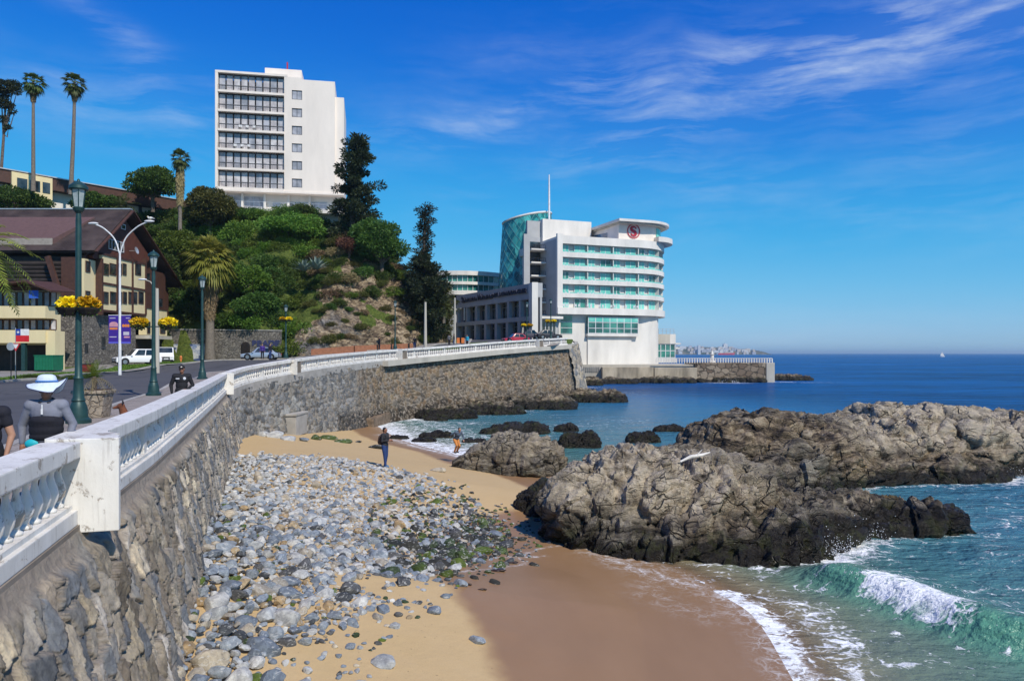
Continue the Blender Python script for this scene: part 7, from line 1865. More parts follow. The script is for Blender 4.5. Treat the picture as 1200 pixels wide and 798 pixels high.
lamp('lamp post with yellow baskets before the grey annex', 617.5, 112, .75, H=6.3, bz=.43); lamp('lamp post with yellow baskets at the hotel entrance', 645.5, 118, .75, H=6.6, bz=.45)
def pole(label, px, Y, ztop_py, r=.11, arm=None, m='light_concrete', name='utility_pole'):
    x = atx(px, Y); z = gz(x, Y); T = thing(name, label, 'pole', (x, Y, z)); H = CZ+(414-ztop_py)*Y/F-z
    MB().tube([(0,0,0),(0,0,H)], [r*1.3, r*.8], 10).build('shaft', M[m], T, smooth=True)
    if arm:
        MB().tube([(0,0,H-.2),(arm*.5,0,H+.55),(arm,0,H+.75)], [.05,.045,.04], 7).build('arm', M[m], T); MB().ell((arm*1.1, 0, H+.74), (.38, .14, .09)).build('lamp_head', M['white_metal'], T, smooth=True)
    return T
pole('pale concrete pole with one short lamp arm right of the chalet', 184, 62, 338, .16, -1.1); pole('tall pale pole in front of the cliff end', 498.5, 98, 354, .18); pole('thin pale pole left of the grey annex', 533, 108, 349, .14)
Yd = 60.; x = atx(140.5, Yd); zb_ = gz(x, Yd); DL = thing('double_street_light', 'white double-armed street light with purple banners in front of the chalet', 'street light', (x, Yd, zb_))
kz = Yd/F; H = CZ+(414-296)*kz-zb_
MB().tube([(0,0,0),(0,0,H*.5),(0,0,H)], [.13,.10,.075], 10).build('shaft', M['white_metal'], DL, smooth=True)
for s_, tx_, ty_ in ((-1, 107, 262), (1, 177.5, 259.5)):
    ex = (tx_-140.5)*kz; ez = CZ+(414-ty_)*kz-zb_; pts = catmull([(0,0,H-.2),(ex*.18,0,H+(ez-H)*.45),(ex*.55,0,H+(ez-H)*.82),(ex*.85,0,ez-.08)], 5)
    MB().tube([tuple(p) for p in pts], .055, 8).build('arm', M['white_metal'], DL, smooth=True); MB().ell((ex*.93, 0, ez), (.42, .16, .10)).build('lamp_head', M['white_metal'], DL, smooth=True)
m, t = mat('purple_banner_print'); co = t.coord('Object'); sx = t.add('ShaderNodeSeparateXYZ'); t.put(sx.inputs[0], co)
zz_ = t.math('ADD', sx.outputs[2], 0.); base = t.mix(t.noise(co, 1.2, 2), (.06, .012, .20), (.035, .02, .30))
t.out(t.principled(base, .5)); bn = m
zt_, zb2 = CZ+(414-370)*kz-zb_, CZ+(414-402.5)*kz-zb_
pk, orr, wht, vio = simple('print_pink', (.62, .30, .36), .6), simple('print_orange', (.80, .25, .05), .6), simple('print_pale', (.60, .55, .62), .6), simple('print_violet', (.12, .12, .60), .6)
for s_, lb in ((-1, None), (1, None)):
    a, b = (.10, .88) if s_ > 0 else (-.90, -.10); o = MB().box(a, b, -.02, .02, zb2, zt_).build('banner', bn, DL); W_ = b-a; Hh = zt_-zb2
    MB().bar((0, 0, zt_+.04), (s_*.92, 0, zt_+.04), .05).build('banner_rod', M['white_metal'], DL)
    MB().box(a, b, -.026, -.021, zb2, zb2+Hh*.06).build('stripe', vio, o)
    f = MB(); u_ = a+W_/2
    if s_ < 0:
        f.box(a+W_*.08, b-W_*.06, -.026, -.021, zb2+Hh*.60, zb2+Hh*.72); f.build('print_block', pk, o); MB().ell((u_, -.024, zb2+Hh*.72), (W_*.38, .004, Hh*.06)).build('print_block', pk, o)
        MB().box(a+W_*.10, b-W_*.1, -.026, -.021, zb2+Hh*.50, zb2+Hh*.57).build('print_block', orr, o); MB().box(a+W_*.1, b-W_*.3, -.026, -.021, zb2+Hh*.90, zb2+Hh*.925).build('print_line', wht, o); MB().box(a+W_*.1, b-W_*.2, -.026, -.021, zb2+Hh*.22, zb2+Hh*.25).build('print_line', wht, o)
    else:
        for q in range(3): MB().ell((a+W_*(.25+.25*q), -.024, zb2+Hh*.64), (W_*.14, .004, Hh*.055)).build('print_block', orr, o)
        MB().box(a+W_*.25, b-W_*.15, -.026, -.021, zb2+Hh*.30, zb2+Hh*.42).build('print_block', wht, o); MB().box(a+W_*.3, b-W_*.1, -.026, -.021, zb2+Hh*.20, zb2+Hh*.26).build('print_line', pk, o); MB().box(a+W_*.5, b-W_*.1, -.026, -.021, zb2+Hh*.90, zb2+Hh*.925).build('print_line', wht, o)
# seagull perched on the right lamp head, and one on the near lantern cap
def gull(label, loc):
    T = thing('seagull', label, 'seagull', loc, .6)
    V, Fc, _ = remesh(*(lambda q: (q.v, q.f))(MB().ell((0,0,.16),(.20,.085,.085)).ell((-.17,0,.26),(.055,.045,.05)).tube([(-.10,0,.17),(-.16,0,.25)],[.05,.04],8).ell((.22,0,.15),(.14,.04,.025))), .014, 2)
    mobj('body', newmesh('body', V, Fc, True), M['plaster'], T); MB().ell((.06,.075,.18),(.18,.02,.05)).ell((.06,-.075,.18),(.18,.02,.05)).build('wings', M['grey_metal'], T, smooth=True)
    MB().tube([(-.21,0,.26),(-.27,0,.245)],[.015,.004],6).build('beak', M['yellow_cloth'], T); MB().bar((0,.03,0),(0,.03,.1),.01).bar((0,-.03,0),(0,-.03,.1),.01).build('feet', M['yellow_cloth'], T)
gull('seagull perched on the right arm of the double street light', (x+(176-140.5)*kz, Yd, CZ+(414-258)*kz))

# planter with small palm
xp, yp = atx(110, 23.5), 23.5; PL = thing('stone_planter', 'square tapered stone planter beside the nearest lamp post', 'planter', (xp, yp, gz(xp, yp)+.12), .15)
w0, w1, hh = .36, .46, .86; vs = []
for z_, w_ in ((0, w0), (hh-.10, w1-.02), (hh-.10, w1+.03), (hh, w1+.03)): vs += [(-w_,-w_,z_),(w_,-w_,z_),(w_,w_,z_),(-w_,w_,z_)]
fs = [(3,2,1,0)]+[(i*4+k, i*4+(k+1) % 4, i*4+4+(k+1) % 4, i*4+4+k) for i in range(3) for k in range(4)]+[(12,13,14,15)]
pm = shader_masonry('planter_stone', 3.6, (.46, .38, .29), (.38, .31, .24), (.31, .25, .19)); MB().raw(vs, fs).build('pot', pm, PL, bevel=.02)
MB().box(-w1+.03, w1-.03, -w1+.03, w1-.03, hh+.002, hh+.02).build('soil', M['soil'], PL)
rs_ = np.random.RandomState(61); T = thing('planter_palm', 'small half-dry palm growing in the stone planter', 'palm', (xp, yp, gz(xp, yp)+.12+hh)); MB().tube([(0,0,0),(.03,0,.25),(0,0,.42)], [.09,.08,.07], 8).build('trunk', M['bark'], T)
v, f_, tn = [], [], []
for i in range(20): a = i*2.399; e = radians(82-60*(i/20)); feather(v, f_, tn, (0,0,.42), (cos(a)*cos(e), sin(a)*cos(e), sin(e)), .62*rs_.uniform(.8, 1.1), rs_, .15, .8, 14, .03)
me = newmesh('crown', v, f_); vattr(me, 'tone', np.clip(tn, 0, 1)); mobj('crown', me, M['leaf_bright'], T); v, f_, tn = [], [], []
for i in range(12): a = i*2.399; feather(v, f_, tn, (0,0,.38), (cos(a), sin(a), .25), .8*rs_.uniform(.8, 1.1), rs_, .95, .3, 12, .03)
me = newmesh('dead_fronds', v, f_); vattr(me, 'tone', np.clip(tn, 0, 1)); mobj('dead_fronds', me, M['leaf_dry'], T)

# flag and traffic signs at far left
Yf = 56.; xf_ = atx(13.5, Yf); FL = thing('flag', 'red white and blue flag with one white star hanging at the left', 'flag', (atx(15.5, Yf), Yf+.3, 0)); kz = Yf/F
z0, z1 = CZ+(414-400.5)*kz, CZ+(414-385.5)*kz; W_ = 15.5*kz
wh, bl_, rd = simple('flag_white', (.78, .78, .78), .7), simple('flag_blue', (.02, .06, .35), .7), simple('flag_red', (.65, .02, .03), .7)
MB().box(0, W_, -.012, .012, z0, z0+(z1-z0)/2).build('red_half', rd, FL); MB().box(W_*.36, W_, -.012, .012, z0+(z1-z0)/2+.001, z1).build('white_part', wh, FL); MB().box(0, W_*.36-.001, -.012, .012, z0+(z1-z0)/2+.001, z1).build('blue_canton', bl_, FL)
cx_, cz_ = W_*.18, z0+(z1-z0)*.76; sp5 = []
for i in range(10): a = pi/2+i*pi/5; r_ = .13 if i % 2 == 0 else .055; sp5.append((cx_+r_*cos(a), -.016, cz_+r_*sin(a)))
MB().raw(sp5, [tuple(range(10))[::-1]]).build('star', wh, FL); MB().tube([(-.03,0,gz(xf_, Yf)),(-.03,0,z1+.1)], .025, 6).build('flagpole', M['grey_metal'], FL)
for (px, py, kind) in [(12.5, 406, 'round'), (18.5, 405.5, 'yield')]:
    x_ = atx(px, Yf-1); zc_ = CZ+(414-py)*(Yf-1)/F; zg_ = gz(x_, Yf-1); T = thing('traffic_sign', 'back of a round grey traffic sign at the junction' if kind == 'round' else 'triangular red and white give-way sign at the junction', 'traffic sign', (x_, Yf-1, zg_))
    MB().tube([(0,.04,0),(0,.04,zc_-zg_+.2)], .03, 6).build('post', M['dark_metal'], T)
    if kind == 'round':
        c = MB().lathe([(.30,-.012),(.30,.012)], seg=24).xf(Matrix.Translation((0,0,zc_-zg_))@Matrix.Rotation(pi/2, 4, 'X')); c.build('disc', M['grey_metal'], T)
    else:
        h = zc_-zg_; MB().raw([(-.36,-.01,h+.22),(.36,-.01,h+.22),(0,-.01,h-.4),(-.36,.01,h+.22),(.36,.01,h+.22),(0,.01,h-.4)], [(0,1,2)[::-1],(3,4,5),(0,3,4,1),(1,4,5,2),(2,5,3,0)]).build('plate', M['red'], T)
        MB().raw([(-.22,-.016,h+.14),(.22,-.016,h+.14),(0,-.016,h-.22)], [(0,2,1)]).build('plate_centre', wh, T)
RB = thing('red_box', 'low red box by the stone base of the chalet', 'box', (atx(96, 66), 66, gz(atx(96, 66), 66))); MB().box(0, .75, 0, .5, 0, .8).build('body', simple('dull_red', (.22, .03, .025), .7), RB); MB().box(-.03, .78, -.03, .53, .8, .86).build('lid', M['dark_metal'], RB)
HYD = thing('fire_hydrant', 'small orange hydrant on the verge before the painted wall', 'hydrant', (atx(212, 88), 88, gz(atx(212, 88), 88))); MB().lathe([(.14,0),(.14,.1),(.10,.14),(.10,.6),(.15,.64),(.12,.75),(.03,.85)], seg=12).ell((.14,0,.5),(.06,.05,.05)).ell((-.14,0,.5),(.06,.05,.05)).build('body', M['orange'], HYD, smooth=True)

# ================================================================ VEHICLES
def car(label, loc, rz, L=4.4, W=1.8, H=1.6, body=None, kind='suv', name='parked_car', cat='car'):
    T = thing(name, label, cat, loc, rz); gc = .28; sh = H*.56
    if kind == 'van': side = [(-L/2,gc),(-L/2,H*.95),(-L/2+.15,H),(L*.22,H),(L*.34,H*.62),(L/2-.08,H*.50),(L/2,H*.40),(L/2,gc)]
    else: side = [(-L/2,gc),(-L/2-.02,sh*.75),(-L/2+.08,sh),(L*.22,sh*1.0),(L*.44,sh*.88),(L/2-.02,sh*.72),(L/2,gc)]
    n = len(side); mb = MB(); vs = [(x_, -W/2, z_) for x_, z_ in side]+[(x_, W/2, z_) for x_, z_ in side]
    mb.raw(vs, [tuple(range(n)), tuple(range(n, 2*n))[::-1]]+[(i, (i+1) % n, n+(i+1) % n, n+i) for i in range(n)]); mb.build('body', body, T, smooth=True, bevel=.09)
    if kind != 'van':
        r0, r1, t0, t1 = (-L*.45, L*.20, -L*.36, L*.04) if kind == 'suv' else (-L*.44, L*.22, -L*.24, L*.06)
        iw, ow = W/2-.26, W/2-.05; z0, z1 = sh-.03, H
        vs = [(r0,-ow,z0),(r1,-ow,z0),(r1,ow,z0),(r0,ow,z0),(t0,-iw,z1),(t1,-iw,z1),(t1,iw,z1),(t0,iw,z1)]
        MB().raw(vs, [(0,3,2,1),(4,5,6,7),(0,1,5,4),(1,2,6,5),(2,3,7,6),(3,0,4,7)]).build('cabin', body, T, smooth=True, bevel=.07)
        gv = M['dark_glass']; q = .012
        def lerp(a, b, f): return tuple(a[i]+(b[i]-a[i])*f for i in range(3))
        def panel(a, b, c, d, i0, i1, j0, j1, off):
            P = [lerp(lerp(a, b, u), lerp(d, c, u), v) for u, v in ((i0, j0), (i1, j0), (i1, j1), (i0, j1))]; return [tuple(p[k]+off[k] for k in range(3)) for p in P]
        MB().raw(panel(vs[1], vs[2], vs[6], vs[5], .06, .94, .12, .90, (q+.01, 0, .01)), [(0,1,2,3)]).build('windscreen', gv, T); MB().raw(panel(vs[3], vs[0], vs[4], vs[7], .08, .92, .15, .88, (-q-.01, 0, .01)), [(0,1,2,3)]).build('rear_window', gv, T)
        for s_, (a, b, c, d) in ((-1, (vs[0], vs[1], vs[5], vs[4])), (1, (vs[3], vs[2], vs[6], vs[7]))):
            for (i0, i1) in ((.10, .48), (.52, .88)): MB().raw(panel(a, b, c, d, i0, i1, .14, .88, (0, s_*(q+.01), .005)), [(0,1,2,3)]).build('side_window', gv, T)
    else:
        MB().raw([(L*.225,-W/2+.12,H-.08),(L*.225,W/2-.12,H-.08),(L*.335,W/2-.12,H*.66),(L*.335,-W/2+.12,H*.66)], [(0,1,2,3)]).xf(Matrix.Translation((.03,0,.03))).build('windscreen', M['dark_glass'], T)
        for s_ in (-1, 1): MB().raw([(L*.08,s_*(W/2+.006),H*.62),(L*.30,s_*(W/2+.006),H*.62),(L*.22,s_*(W/2+.006),H*.9),(L*.08,s_*(W/2+.006),H*.9)], [(0,1,2,3)]).build('side_window', M['dark_glass'], T)
    for sx_ in (-L*.31, L*.31):
        for sy_ in (-1, 1):
            wh_ = MB().lathe([(.30,-.10),(.335,-.08),(.335,.08),(.30,.10)], seg=22).xf(Matrix.Translation((sx_, sy_*(W/2-.09), .335))@Matrix.Rotation(pi/2, 4, 'X')); o = wh_.build('wheel', M['tyre'], T, smooth=True)
            MB().lathe([(.21,-.115),(.20,.115)], seg=16).xf(Matrix.Translation((sx_, sy_*(W/2-.09), .335))@Matrix.Rotation(pi/2, 4, 'X')).build('rim', M['rim'], o)
            MB().lathe([(.40,-.02),(.40,.02)], seg=22).xf(Matrix.Translation((sx_, sy_*(W/2-.012), .36))@Matrix.Rotation(pi/2, 4, 'X')).build('wheel_arch', M['dark_metal'], T)
    for sy_ in (-1, 1):
        MB().ell((L/2-.03, sy_*(W/2-.28), sh*.74 if kind != 'van' else H*.36), (.06, .2, .08)).build('headlight', M['pane'], T, smooth=True); MB().box(-L/2-.035, -L/2-.02, sy_*(W/2-.2)-.1, sy_*(W/2-.2)+.1, sh*.7, sh*.9).build('tail_light', M['red'], T)
        if kind != 'van': MB().ell((L*.17, sy_*(W/2+.08), sh+.06), (.09, .09, .07)).build('mirror', body, T, smooth=True)
    MB().box(L/2-.03, L/2+.015, -W/2+.45, W/2-.45, .42, sh*.72).build('grille', M['dark_metal'], T); MB().box(L/2-.06, L/2+.02, -W/2+.1, W/2-.1, .24, .40).build('front_bumper', M['dark_metal'], T)
    MB().box(L/2+.016, L/2+.024, -.25, .25, .44, .56).build('number_plate', M['white_metal'], T); return T
wp = simple('white_car_paint', (.78, .78, .78), .25, var=.02); sp_ = simple('silver_blue_car_paint', (.42, .48, .55), .25, .4, var=.02)
def P2(px, Y, dz=.03): x_ = atx(px, Y); return (x_, Y, gz(x_, Y)+dz)
car('white estate SUV parked in front of the stone base of the chalet', P2(160.5, 78), radians(-138), 4.4, 1.85, 1.68, wp)
car('white panel van parked behind the white SUV', P2(193.5, 88), radians(-62), 3.9, 1.7, 1.85, wp, 'van', 'parked_van', 'van')
car('silver-blue saloon car by the arched door of the retaining wall', P2(306, 88.5), radians(184), 4.4, 1.75, 1.48, sp_, 'saloon')
car('small red car in front of the grey annex', P2(604, 117), radians(200), 4.2, 1.75, 1.5, simple('red_car_paint', (.42, .02, .05), .3), 'saloon'); car('dark car parked beyond the hotel entrance', P2(643, 122), radians(15), 4.2, 1.75, 1.5, simple('dark_car_paint', (.04, .04, .05), .3), 'saloon')
car('dark grey car right of the small red car', P2(619, 122), radians(190), 4.2, 1.75, 1.5, simple('grey_car_paint', (.07, .06, .08), .3), 'saloon')
for i, px in enumerate((538, 541.5)):
    c = P2(px, 114); T = thing('traffic_barrier', ['left','right'][i]+' orange barrier by the cliff end', 'barrier', c); MB().box(-.35, .35, -.1, .1, .1, .95).build('panel', M['orange'], T); MB().box(-.4, .4, -.2, .2, 0, .1).build('foot', M['dark_metal'], T)
# ================================================================ PEOPLE AND DOG
skin = simple('skin', (.42, .22, .14), .55, var=.06, scale=6); skin_t = simple('tanned_skin', (.27, .12, .07), .55, var=.06, scale=6)
def cloth(name, c, var=.15): return simple(name, c, .85, var=var, scale=5, bump=.5, bscale=26)
hairm = simple('dark_hair', (.012, .009, .008), .5)
def limb(mb, pts, rad, flat=None):
    mb.tube(pts, rad, 14)
    for p, r in ((pts[0], rad[0]), (pts[-1], rad[-1])): mb.ell(tuple(p), r, 12, 8)
    for p, r in list(zip(pts, rad))[1:-1]: mb.ell(tuple(p), r*1.0, 12, 8)
def head(mb, c, yaw=0, s=1.):
    R = Matrix.Rotation(yaw, 4, 'Z'); h = MB()
    h.ell((0,0,.015),(.073,.092,.105),20,14); h.ell((0,-.03,-.055),(.055,.062,.058),16,10); h.ell((0,-.092,-.018),(.014,.022,.024),10,7); h.ell((0,-.085,-.055),(.025,.012,.009),10,6)
    h.ell((-.03,-.083,.018),(.018,.01,.008),8,6); h.ell((.03,-.083,.018),(.018,.01,.008),8,6); h.ell((.074,.0,-.005),(.012,.022,.032),8,6); h.ell((-.074,.0,-.005),(.012,.022,.032),8,6); h.tube([(0,.02,-.05),(0,.03,-.16)],[.055,.06],12)
    h.xf(Matrix.Translation(c)@R@Matrix.Scale(s, 4)); mb.join(h)
def hand(mb, wrist, d, side=1, s=1.):
    """palm, four unequal curled fingers and a thumb leaving its side"""
    d = Vector(d).normalized(); u = Vector((0,1,0)) if abs(d.y) < .8 else Vector((1,0,0)); r = d.cross(u).normalized()*side; u = r.cross(d).normalized(); w = Vector(wrist)
    mb.tube([w, w+d*.045*s, w+d*.085*s], [.024*s,.032*s,.030*s], 12); mb.ell(tuple(w+d*.088*s), .029*s, 10, 8)
    for i, L in enumerate((.062,.074,.068,.052)):
        b = w+d*.085*s+r*(.026-.0175*i)*s; k1 = b+d*L*.5*s+u*.006*s; k2 = k1+(d*.75+u*.65).normalized()*L*.5*s; mb.tube([b, k1, k2], [.0105*s,.0095*s,.008*s], 8); mb.ell(tuple(k2), .008*s, 8, 6)
    b = w+d*.03*s+r*.026*s; k1 = b+(r*.75+d*.6).normalized()*.035*s; k2 = k1+(d*.9+r*.2+u*.3).normalized()*.032*s; mb.tube([b, k1, k2], [.014*s,.012*s,.010*s], 8); mb.ell(tuple(k2), .010*s, 8, 6)
def fig(T, name, mb, m, vox=.009, sm=2, parent=None):
    V, Fc, _ = remesh(mb.v, mb.f, vox, sm); o = mobj(name, newmesh(name, V, Fc, True), m, parent or T); return o
J0 = dict(pel=(0,0,.95), chest=(0,0,1.30), neck=(0,.01,1.45), head=(0,-.01,1.60), shR=(-.19,0,1.40), shL=(.19,0,1.40), elR=(-.25,.02,1.12), elL=(.25,.02,1.12), wrR=(-.26,-.06,.88), wrL=(.26,-.06,.88),
          hiR=(-.09,0,.92), hiL=(.09,0,.92), knR=(-.10,-.02,.50), knL=(.10,-.02,.50), anR=(-.10,.02,.09), anL=(.10,.02,.09))
def person(label, loc, rz, joints, look, top, bottom, shoe, skinm=None, hscale=1., hair=True, yaw=0, sleeves='long', group=None, build=1., shorts=False, vox=.009):
    J = dict(J0); J.update(joints); J = {k: Vector(v) for k, v in J.items()}; T = thing('person', label, 'person', loc, rz, group); T.scale = (hscale,)*3; b = MB(); w_ = build
    def trunk(mb, e=0.):
        mb.ell(tuple(J['pel']+Vector((0,0,.02))), (.155*w_+e, .115*w_+e, .13+e), 18, 12); mb.ell(tuple(J['pel'].lerp(J['chest'], .5)), (.14*w_+e, .105*w_+e, .17+e), 18, 12); mb.ell(tuple(J['chest']), (.165*w_+e, .115*w_+e, .16+e), 18, 12)
        limb(mb, [J['shR'], J['chest'].lerp(J['neck'], .6), J['shL']], [.062*w_+e, .075+e, .062*w_+e])
    trunk(b); limb(b, [J['neck']-Vector((0,0,.06)), J['neck'].lerp(J['head'], .6)], [.06, .052]); head(b, J['head'], yaw)
    for s_ in 'RL':
        limb(b, [J['sh'+s_], J['el'+s_], J['wr'+s_]], [.050*w_, .038*w_, .024]); hand(b, J['wr'+s_], J['wr'+s_]-J['el'+s_], 1 if s_ == 'R' else -1)
        limb(b, [J['hi'+s_], J['kn'+s_], J['an'+s_]], [.088*w_, .058, .038]); f_ = J['an'+s_]; b.ell((f_.x, f_.y-.06, f_.z-.05), (.04, .12, .035), 12, 8)
    fig(T, 'body', b, skinm or skin, vox)
    c = MB(); trunk(c, .016)
    for s_ in 'RL':
        e_ = J['el'+s_]; ww = J['wr'+s_]
        if sleeves == 'long': limb(c, [J['sh'+s_], e_, e_.lerp(ww, .97)], [.064*w_, .052*w_, .036])
        else: limb(c, [J['sh'+s_], J['sh'+s_].lerp(e_, .45)], [.064*w_, .058*w_])
    jk = fig(T, 'top', c, top, .011)
    if bottom:
        c = MB(); c.ell(tuple(J['pel']-Vector((0,0,.01))), (.162*w_, .125*w_, .135), 18, 12)
        for s_ in 'RL':
            k_, a_ = J['kn'+s_], J['an'+s_]; limb(c, [J['hi'+s_], k_, a_ if not shorts else k_.lerp(a_, .12)] if not shorts else [J['hi'+s_], k_], [.10*w_, .072, .052] if not shorts else [.10*w_, .078])
        fig(T, 'trousers', c, bottom, .011)
        for s_ in 'RL':
            f_ = J['an'+s_]; c = MB(); c.ell((f_.x, f_.y-.055, f_.z-.045), (.05, .135, .042), 14, 9); c.ell((f_.x, f_.y+.01, f_.z-.01), (.046, .052, .055), 12, 8); fig(T, 'shoe', c, shoe, .010)
    if hair:
        R = Matrix.Translation(J['head'])@Matrix.Rotation(yaw, 4, 'Z'); h = MB().ell((0,.02,.045),(.082,.092,.092),18,12).ell((0,.05,-.01),(.075,.065,.09),16,10).xf(R); fig(T, 'hair', h, hairm, .009)
    for sx_ in (-.03, .03):
        e = MB().ell((sx_,-.088,.012),(.011,.006,.006),10,6).xf(Matrix.Translation(J['head'])@Matrix.Rotation(yaw, 4, 'Z')); e.build('eye', M['dark_metal'], T, smooth=True)
    return T, J, jk
# --- woman in sun hat
yw = 9.55; zp = gz(-5.3, yw)+.12; grey_j = cloth('heather_grey_jacket', (.20, .21, .26)); blk = cloth('black_fabric', (.012, .012, .02))
W1, J, jk = person('woman walking in a pale blue wide-brimmed sun hat and grey-and-black jacket', (atx(54.5, yw), yw, zp), radians(12), dict(elR=(-.31,.05,1.13), wrR=(-.30,.02,.90), elL=(.30,.06,1.14), wrL=(.27,-.04,.92), anL=(.10,-.2,.12), knL=(.10,-.16,.52), anR=(-.10,.2,.10)),
    None, grey_j, cloth('dark_trousers', (.02, .02, .03)), cloth('white_shoe', (.6, .6, .6)), skin_t, .965, True, radians(8), build=1.08, vox=.008)
c = MB(); c.ell((0,-.005,1.17),(.212,.160,.14),22,14); c.tube([(0,0,1.20),(0,0,.97)],[.150,.150],22); c.ell((0,-.004,1.08),(.208,.158,.17),22,14); c.ell((0,-.004,.99),(.205,.155,.10),22,14); c.ell((0,-.045,1.20),(.19,.13,.10),18,10); fig(W1, 'black_panel', c, blk, .010)
c = MB(); c.tube([(.0+.085*cos(a)-.0, .0+.075*sin(a)*1.0, 1.455+.03*sin(a)) for a in np.linspace(-pi/2+.35, 1.5*pi-.35, 14)], .026, 8); fig(W1, 'collar', c, cloth('charcoal_collar', (.035,.037,.05)), .008)
MB().box(-.006, .006, -.149, -.140, 1.30, 1.42).box(-.012, .012, -.155, -.1491, 1.29, 1.36).build('zip', M['white_metal'], W1)
c = MB(); c.ell((-.13,-.09,.90),(.10,.06,.07),14,10); fig(W1, 'turquoise_bag', c, simple('turquoise_cloth', (.01, .42, .50), .6), .010)
hatm = simple('pale_blue_hat', (.60, .68, .76), .8, var=.08, scale=20); hb = M['purple']
HATC = Vector((0,.01,1.70)); vs = []; fs = []; seg = 40
rings = [(.0,.115),(.05,.112),(.085,.095),(.10,.06),(.105,.015),(.108,.0),(.14,-.010),(.175,-.028),(.205,-.036)]
for ri, (r, z) in enumerate(rings):
    for k in range(seg):
        a = 2*pi*k/seg; fl = (.045*cos(2*a)+.028*sin(3*a+.6))*max(0, (r-.11)/.095); lift = -.05*max(0, (r-.11)/.095)*abs(sin(a-.2))+.035*max(0, (r-.11)/.095)*(cos(a) > .6)
        vs.append((HATC.x+max(r, .002)*1.03*cos(a)*1.12, HATC.y+max(r, .002)*1.0*sin(a), HATC.z+z+fl+lift))
for ri in range(len(rings)-1):
    for k in range(seg): fs.append((ri*seg+k, (ri+1)*seg+k, (ri+1)*seg+(k+1) % seg, ri*seg+(k+1) % seg))
me = newmesh('sun_hat', vs, fs, True); o = mobj('sun_hat', me, hatm, W1); sm_ = o.modifiers.new('s', 'SOLIDIFY'); sm_.thickness = .006
MB().tube([vs[(len(rings)-1)*seg+k % seg] for k in range(seg+1)], .006, 6).build('brim_edge', simple('navy_trim', (.02, .03, .10), .8), W1); MB().tube([(HATC.x+.124*cos(2*pi*k/24), HATC.y+.112*sin(2*pi*k/24), HATC.z+.022) for k in range(25)], .011, 6).build('hat_band', simple('blue_band', (.05, .20, .55), .7), W1)
# --- woman at the very left edge
y2 = 8.45; W2, _, _ = person('woman in a black lace top at the left edge, only her bare arm in view', (atx(-17, y2), y2, gz(-5, y2)+.12), radians(10), dict(elL=(.27,.03,1.12), wrL=(.24,-.05,.88), elR=(-.28,.02,1.12)), None, blk, cloth('black_trousers', (.012,.012,.014)), cloth('black_shoe', (.02,.02,.02)), skin, .96, True, 0, 'short', build=1.12)
# --- man with cap
y3 = 21.6; W3, J, _ = person('man in a black jacket and dark cap on the promenade', (atx(213, y3), y3, gz(atx(213, y3), y3)+.12), radians(18), dict(elR=(-.30,.03,1.13), elL=(.30,.03,1.13), wrL=(.16,-.16,1.0), anL=(.10,-.15,.1)), None, cloth('black_jacket', (.014,.014,.018)), blk, cloth('dark_shoe', (.02,.02,.02)), skin_t, .97, True, 0, build=1.12)
h = MB().ell((0,-.005,1.665),(.09,.10,.062),18,10); h.ell((0,-.11,1.648),(.07,.06,.012),14,6); fig(W3, 'cap', h, cloth('dark_cap', (.016,.014,.014)), .009)
MB().ell((0,-.103,1.672),(.025,.012,.018),10,6).build('cap_badge', M['plaster'], W3, smooth=True); MB().ell((.085,-.128,1.33),(.045,.012,.045),16,8).build('round_badge', simple('badge_white', (.62,.63,.66), .7), W3, smooth=True); MB().box(-.15, -.05, -.138, -.120, 1.31, 1.345).build('name_patch', simple('patch_white', (.55,.55,.58), .7), W3)
# --- man with rucksack on the sand
def sandpt(px, py, it=6):
    Y = 30.
    for _ in range(12):
        x_ = atx(px, Y); Y = (CZ-float(sandz(x_, Y)))/((py-414)/F)
    return atx(px, Y), Y
x4, y4 = sandpt(451, 547.5); hs4 = 46.5*y4/F/1.72; print('beach man', x4, y4, hs4)
jean = cloth('blue_jeans', (.02, .05, .17)); W4, J, _ = person('man with a brown rucksack, dark jacket and blue jeans on the sand', (x4, y4, float(sandz(x4, y4))+.01), radians(70), dict(elR=(-.27,-.02,1.15), wrR=(-.10,-.24,1.17), elL=(.27,-.02,1.15), wrL=(.10,-.24,1.15), anL=(.12,.06,.09), anR=(-.12,-.10,.09), knR=(-.11,-.06,.5)),
    None, cloth('charcoal_jacket', (.03,.03,.035)), jean, cloth('blue_shoe', (.10,.20,.35)), skin_t, hs4, True, 0, build=1.1)
c = MB(); c.ell((0,.19,1.18),(.16,.12,.23),18,12); c.ell((0,.27,1.08),(.12,.06,.12),14,9); o = fig(W4, 'rucksack', c, cloth('brown_canvas', (.085,.05,.035)), .012)
for s_ in (-1, 1): MB().tube([(s_*.10,.12,1.42),(s_*.12,0,1.48),(s_*.12,-.12,1.36),(s_*.13,-.05,1.1),(s_*.12,.12,1.02)], .018, 6).build('strap', blk, o)
# --- man in orange trousers clambering
x5, y5 = atx(535.5, 41.5), 41.5; z5 = CZ-(531-414)*y5/F
W5, J, _ = person('man in orange trousers and slate jacket stepping onto the brown boulder', (x5, y5, z5), radians(40), dict(pel=(0,.10,.80), chest=(0,-.12,1.12), neck=(0,-.20,1.24), head=(0,-.26,1.36), shR=(-.19,-.15,1.20), shL=(.19,-.15,1.20), elR=(-.30,.10,1.08), wrR=(-.26,.26,.96), elL=(.28,-.22,.96), wrL=(.22,-.34,.78), hiR=(-.09,.10,.78), hiL=(.09,.10,.78),
    knR=(-.12,-.16,.46), knL=(.12,-.08,.42), anR=(-.12,.06,.10), anL=(.12,.16,.09)), None, cloth('slate_jacket', (.09,.12,.17)), cloth('orange_trousers', (.62,.24,.06)), cloth('black_shoe_b', (.02,.02,.02)), skin, .98, True, radians(-10), build=1.08)
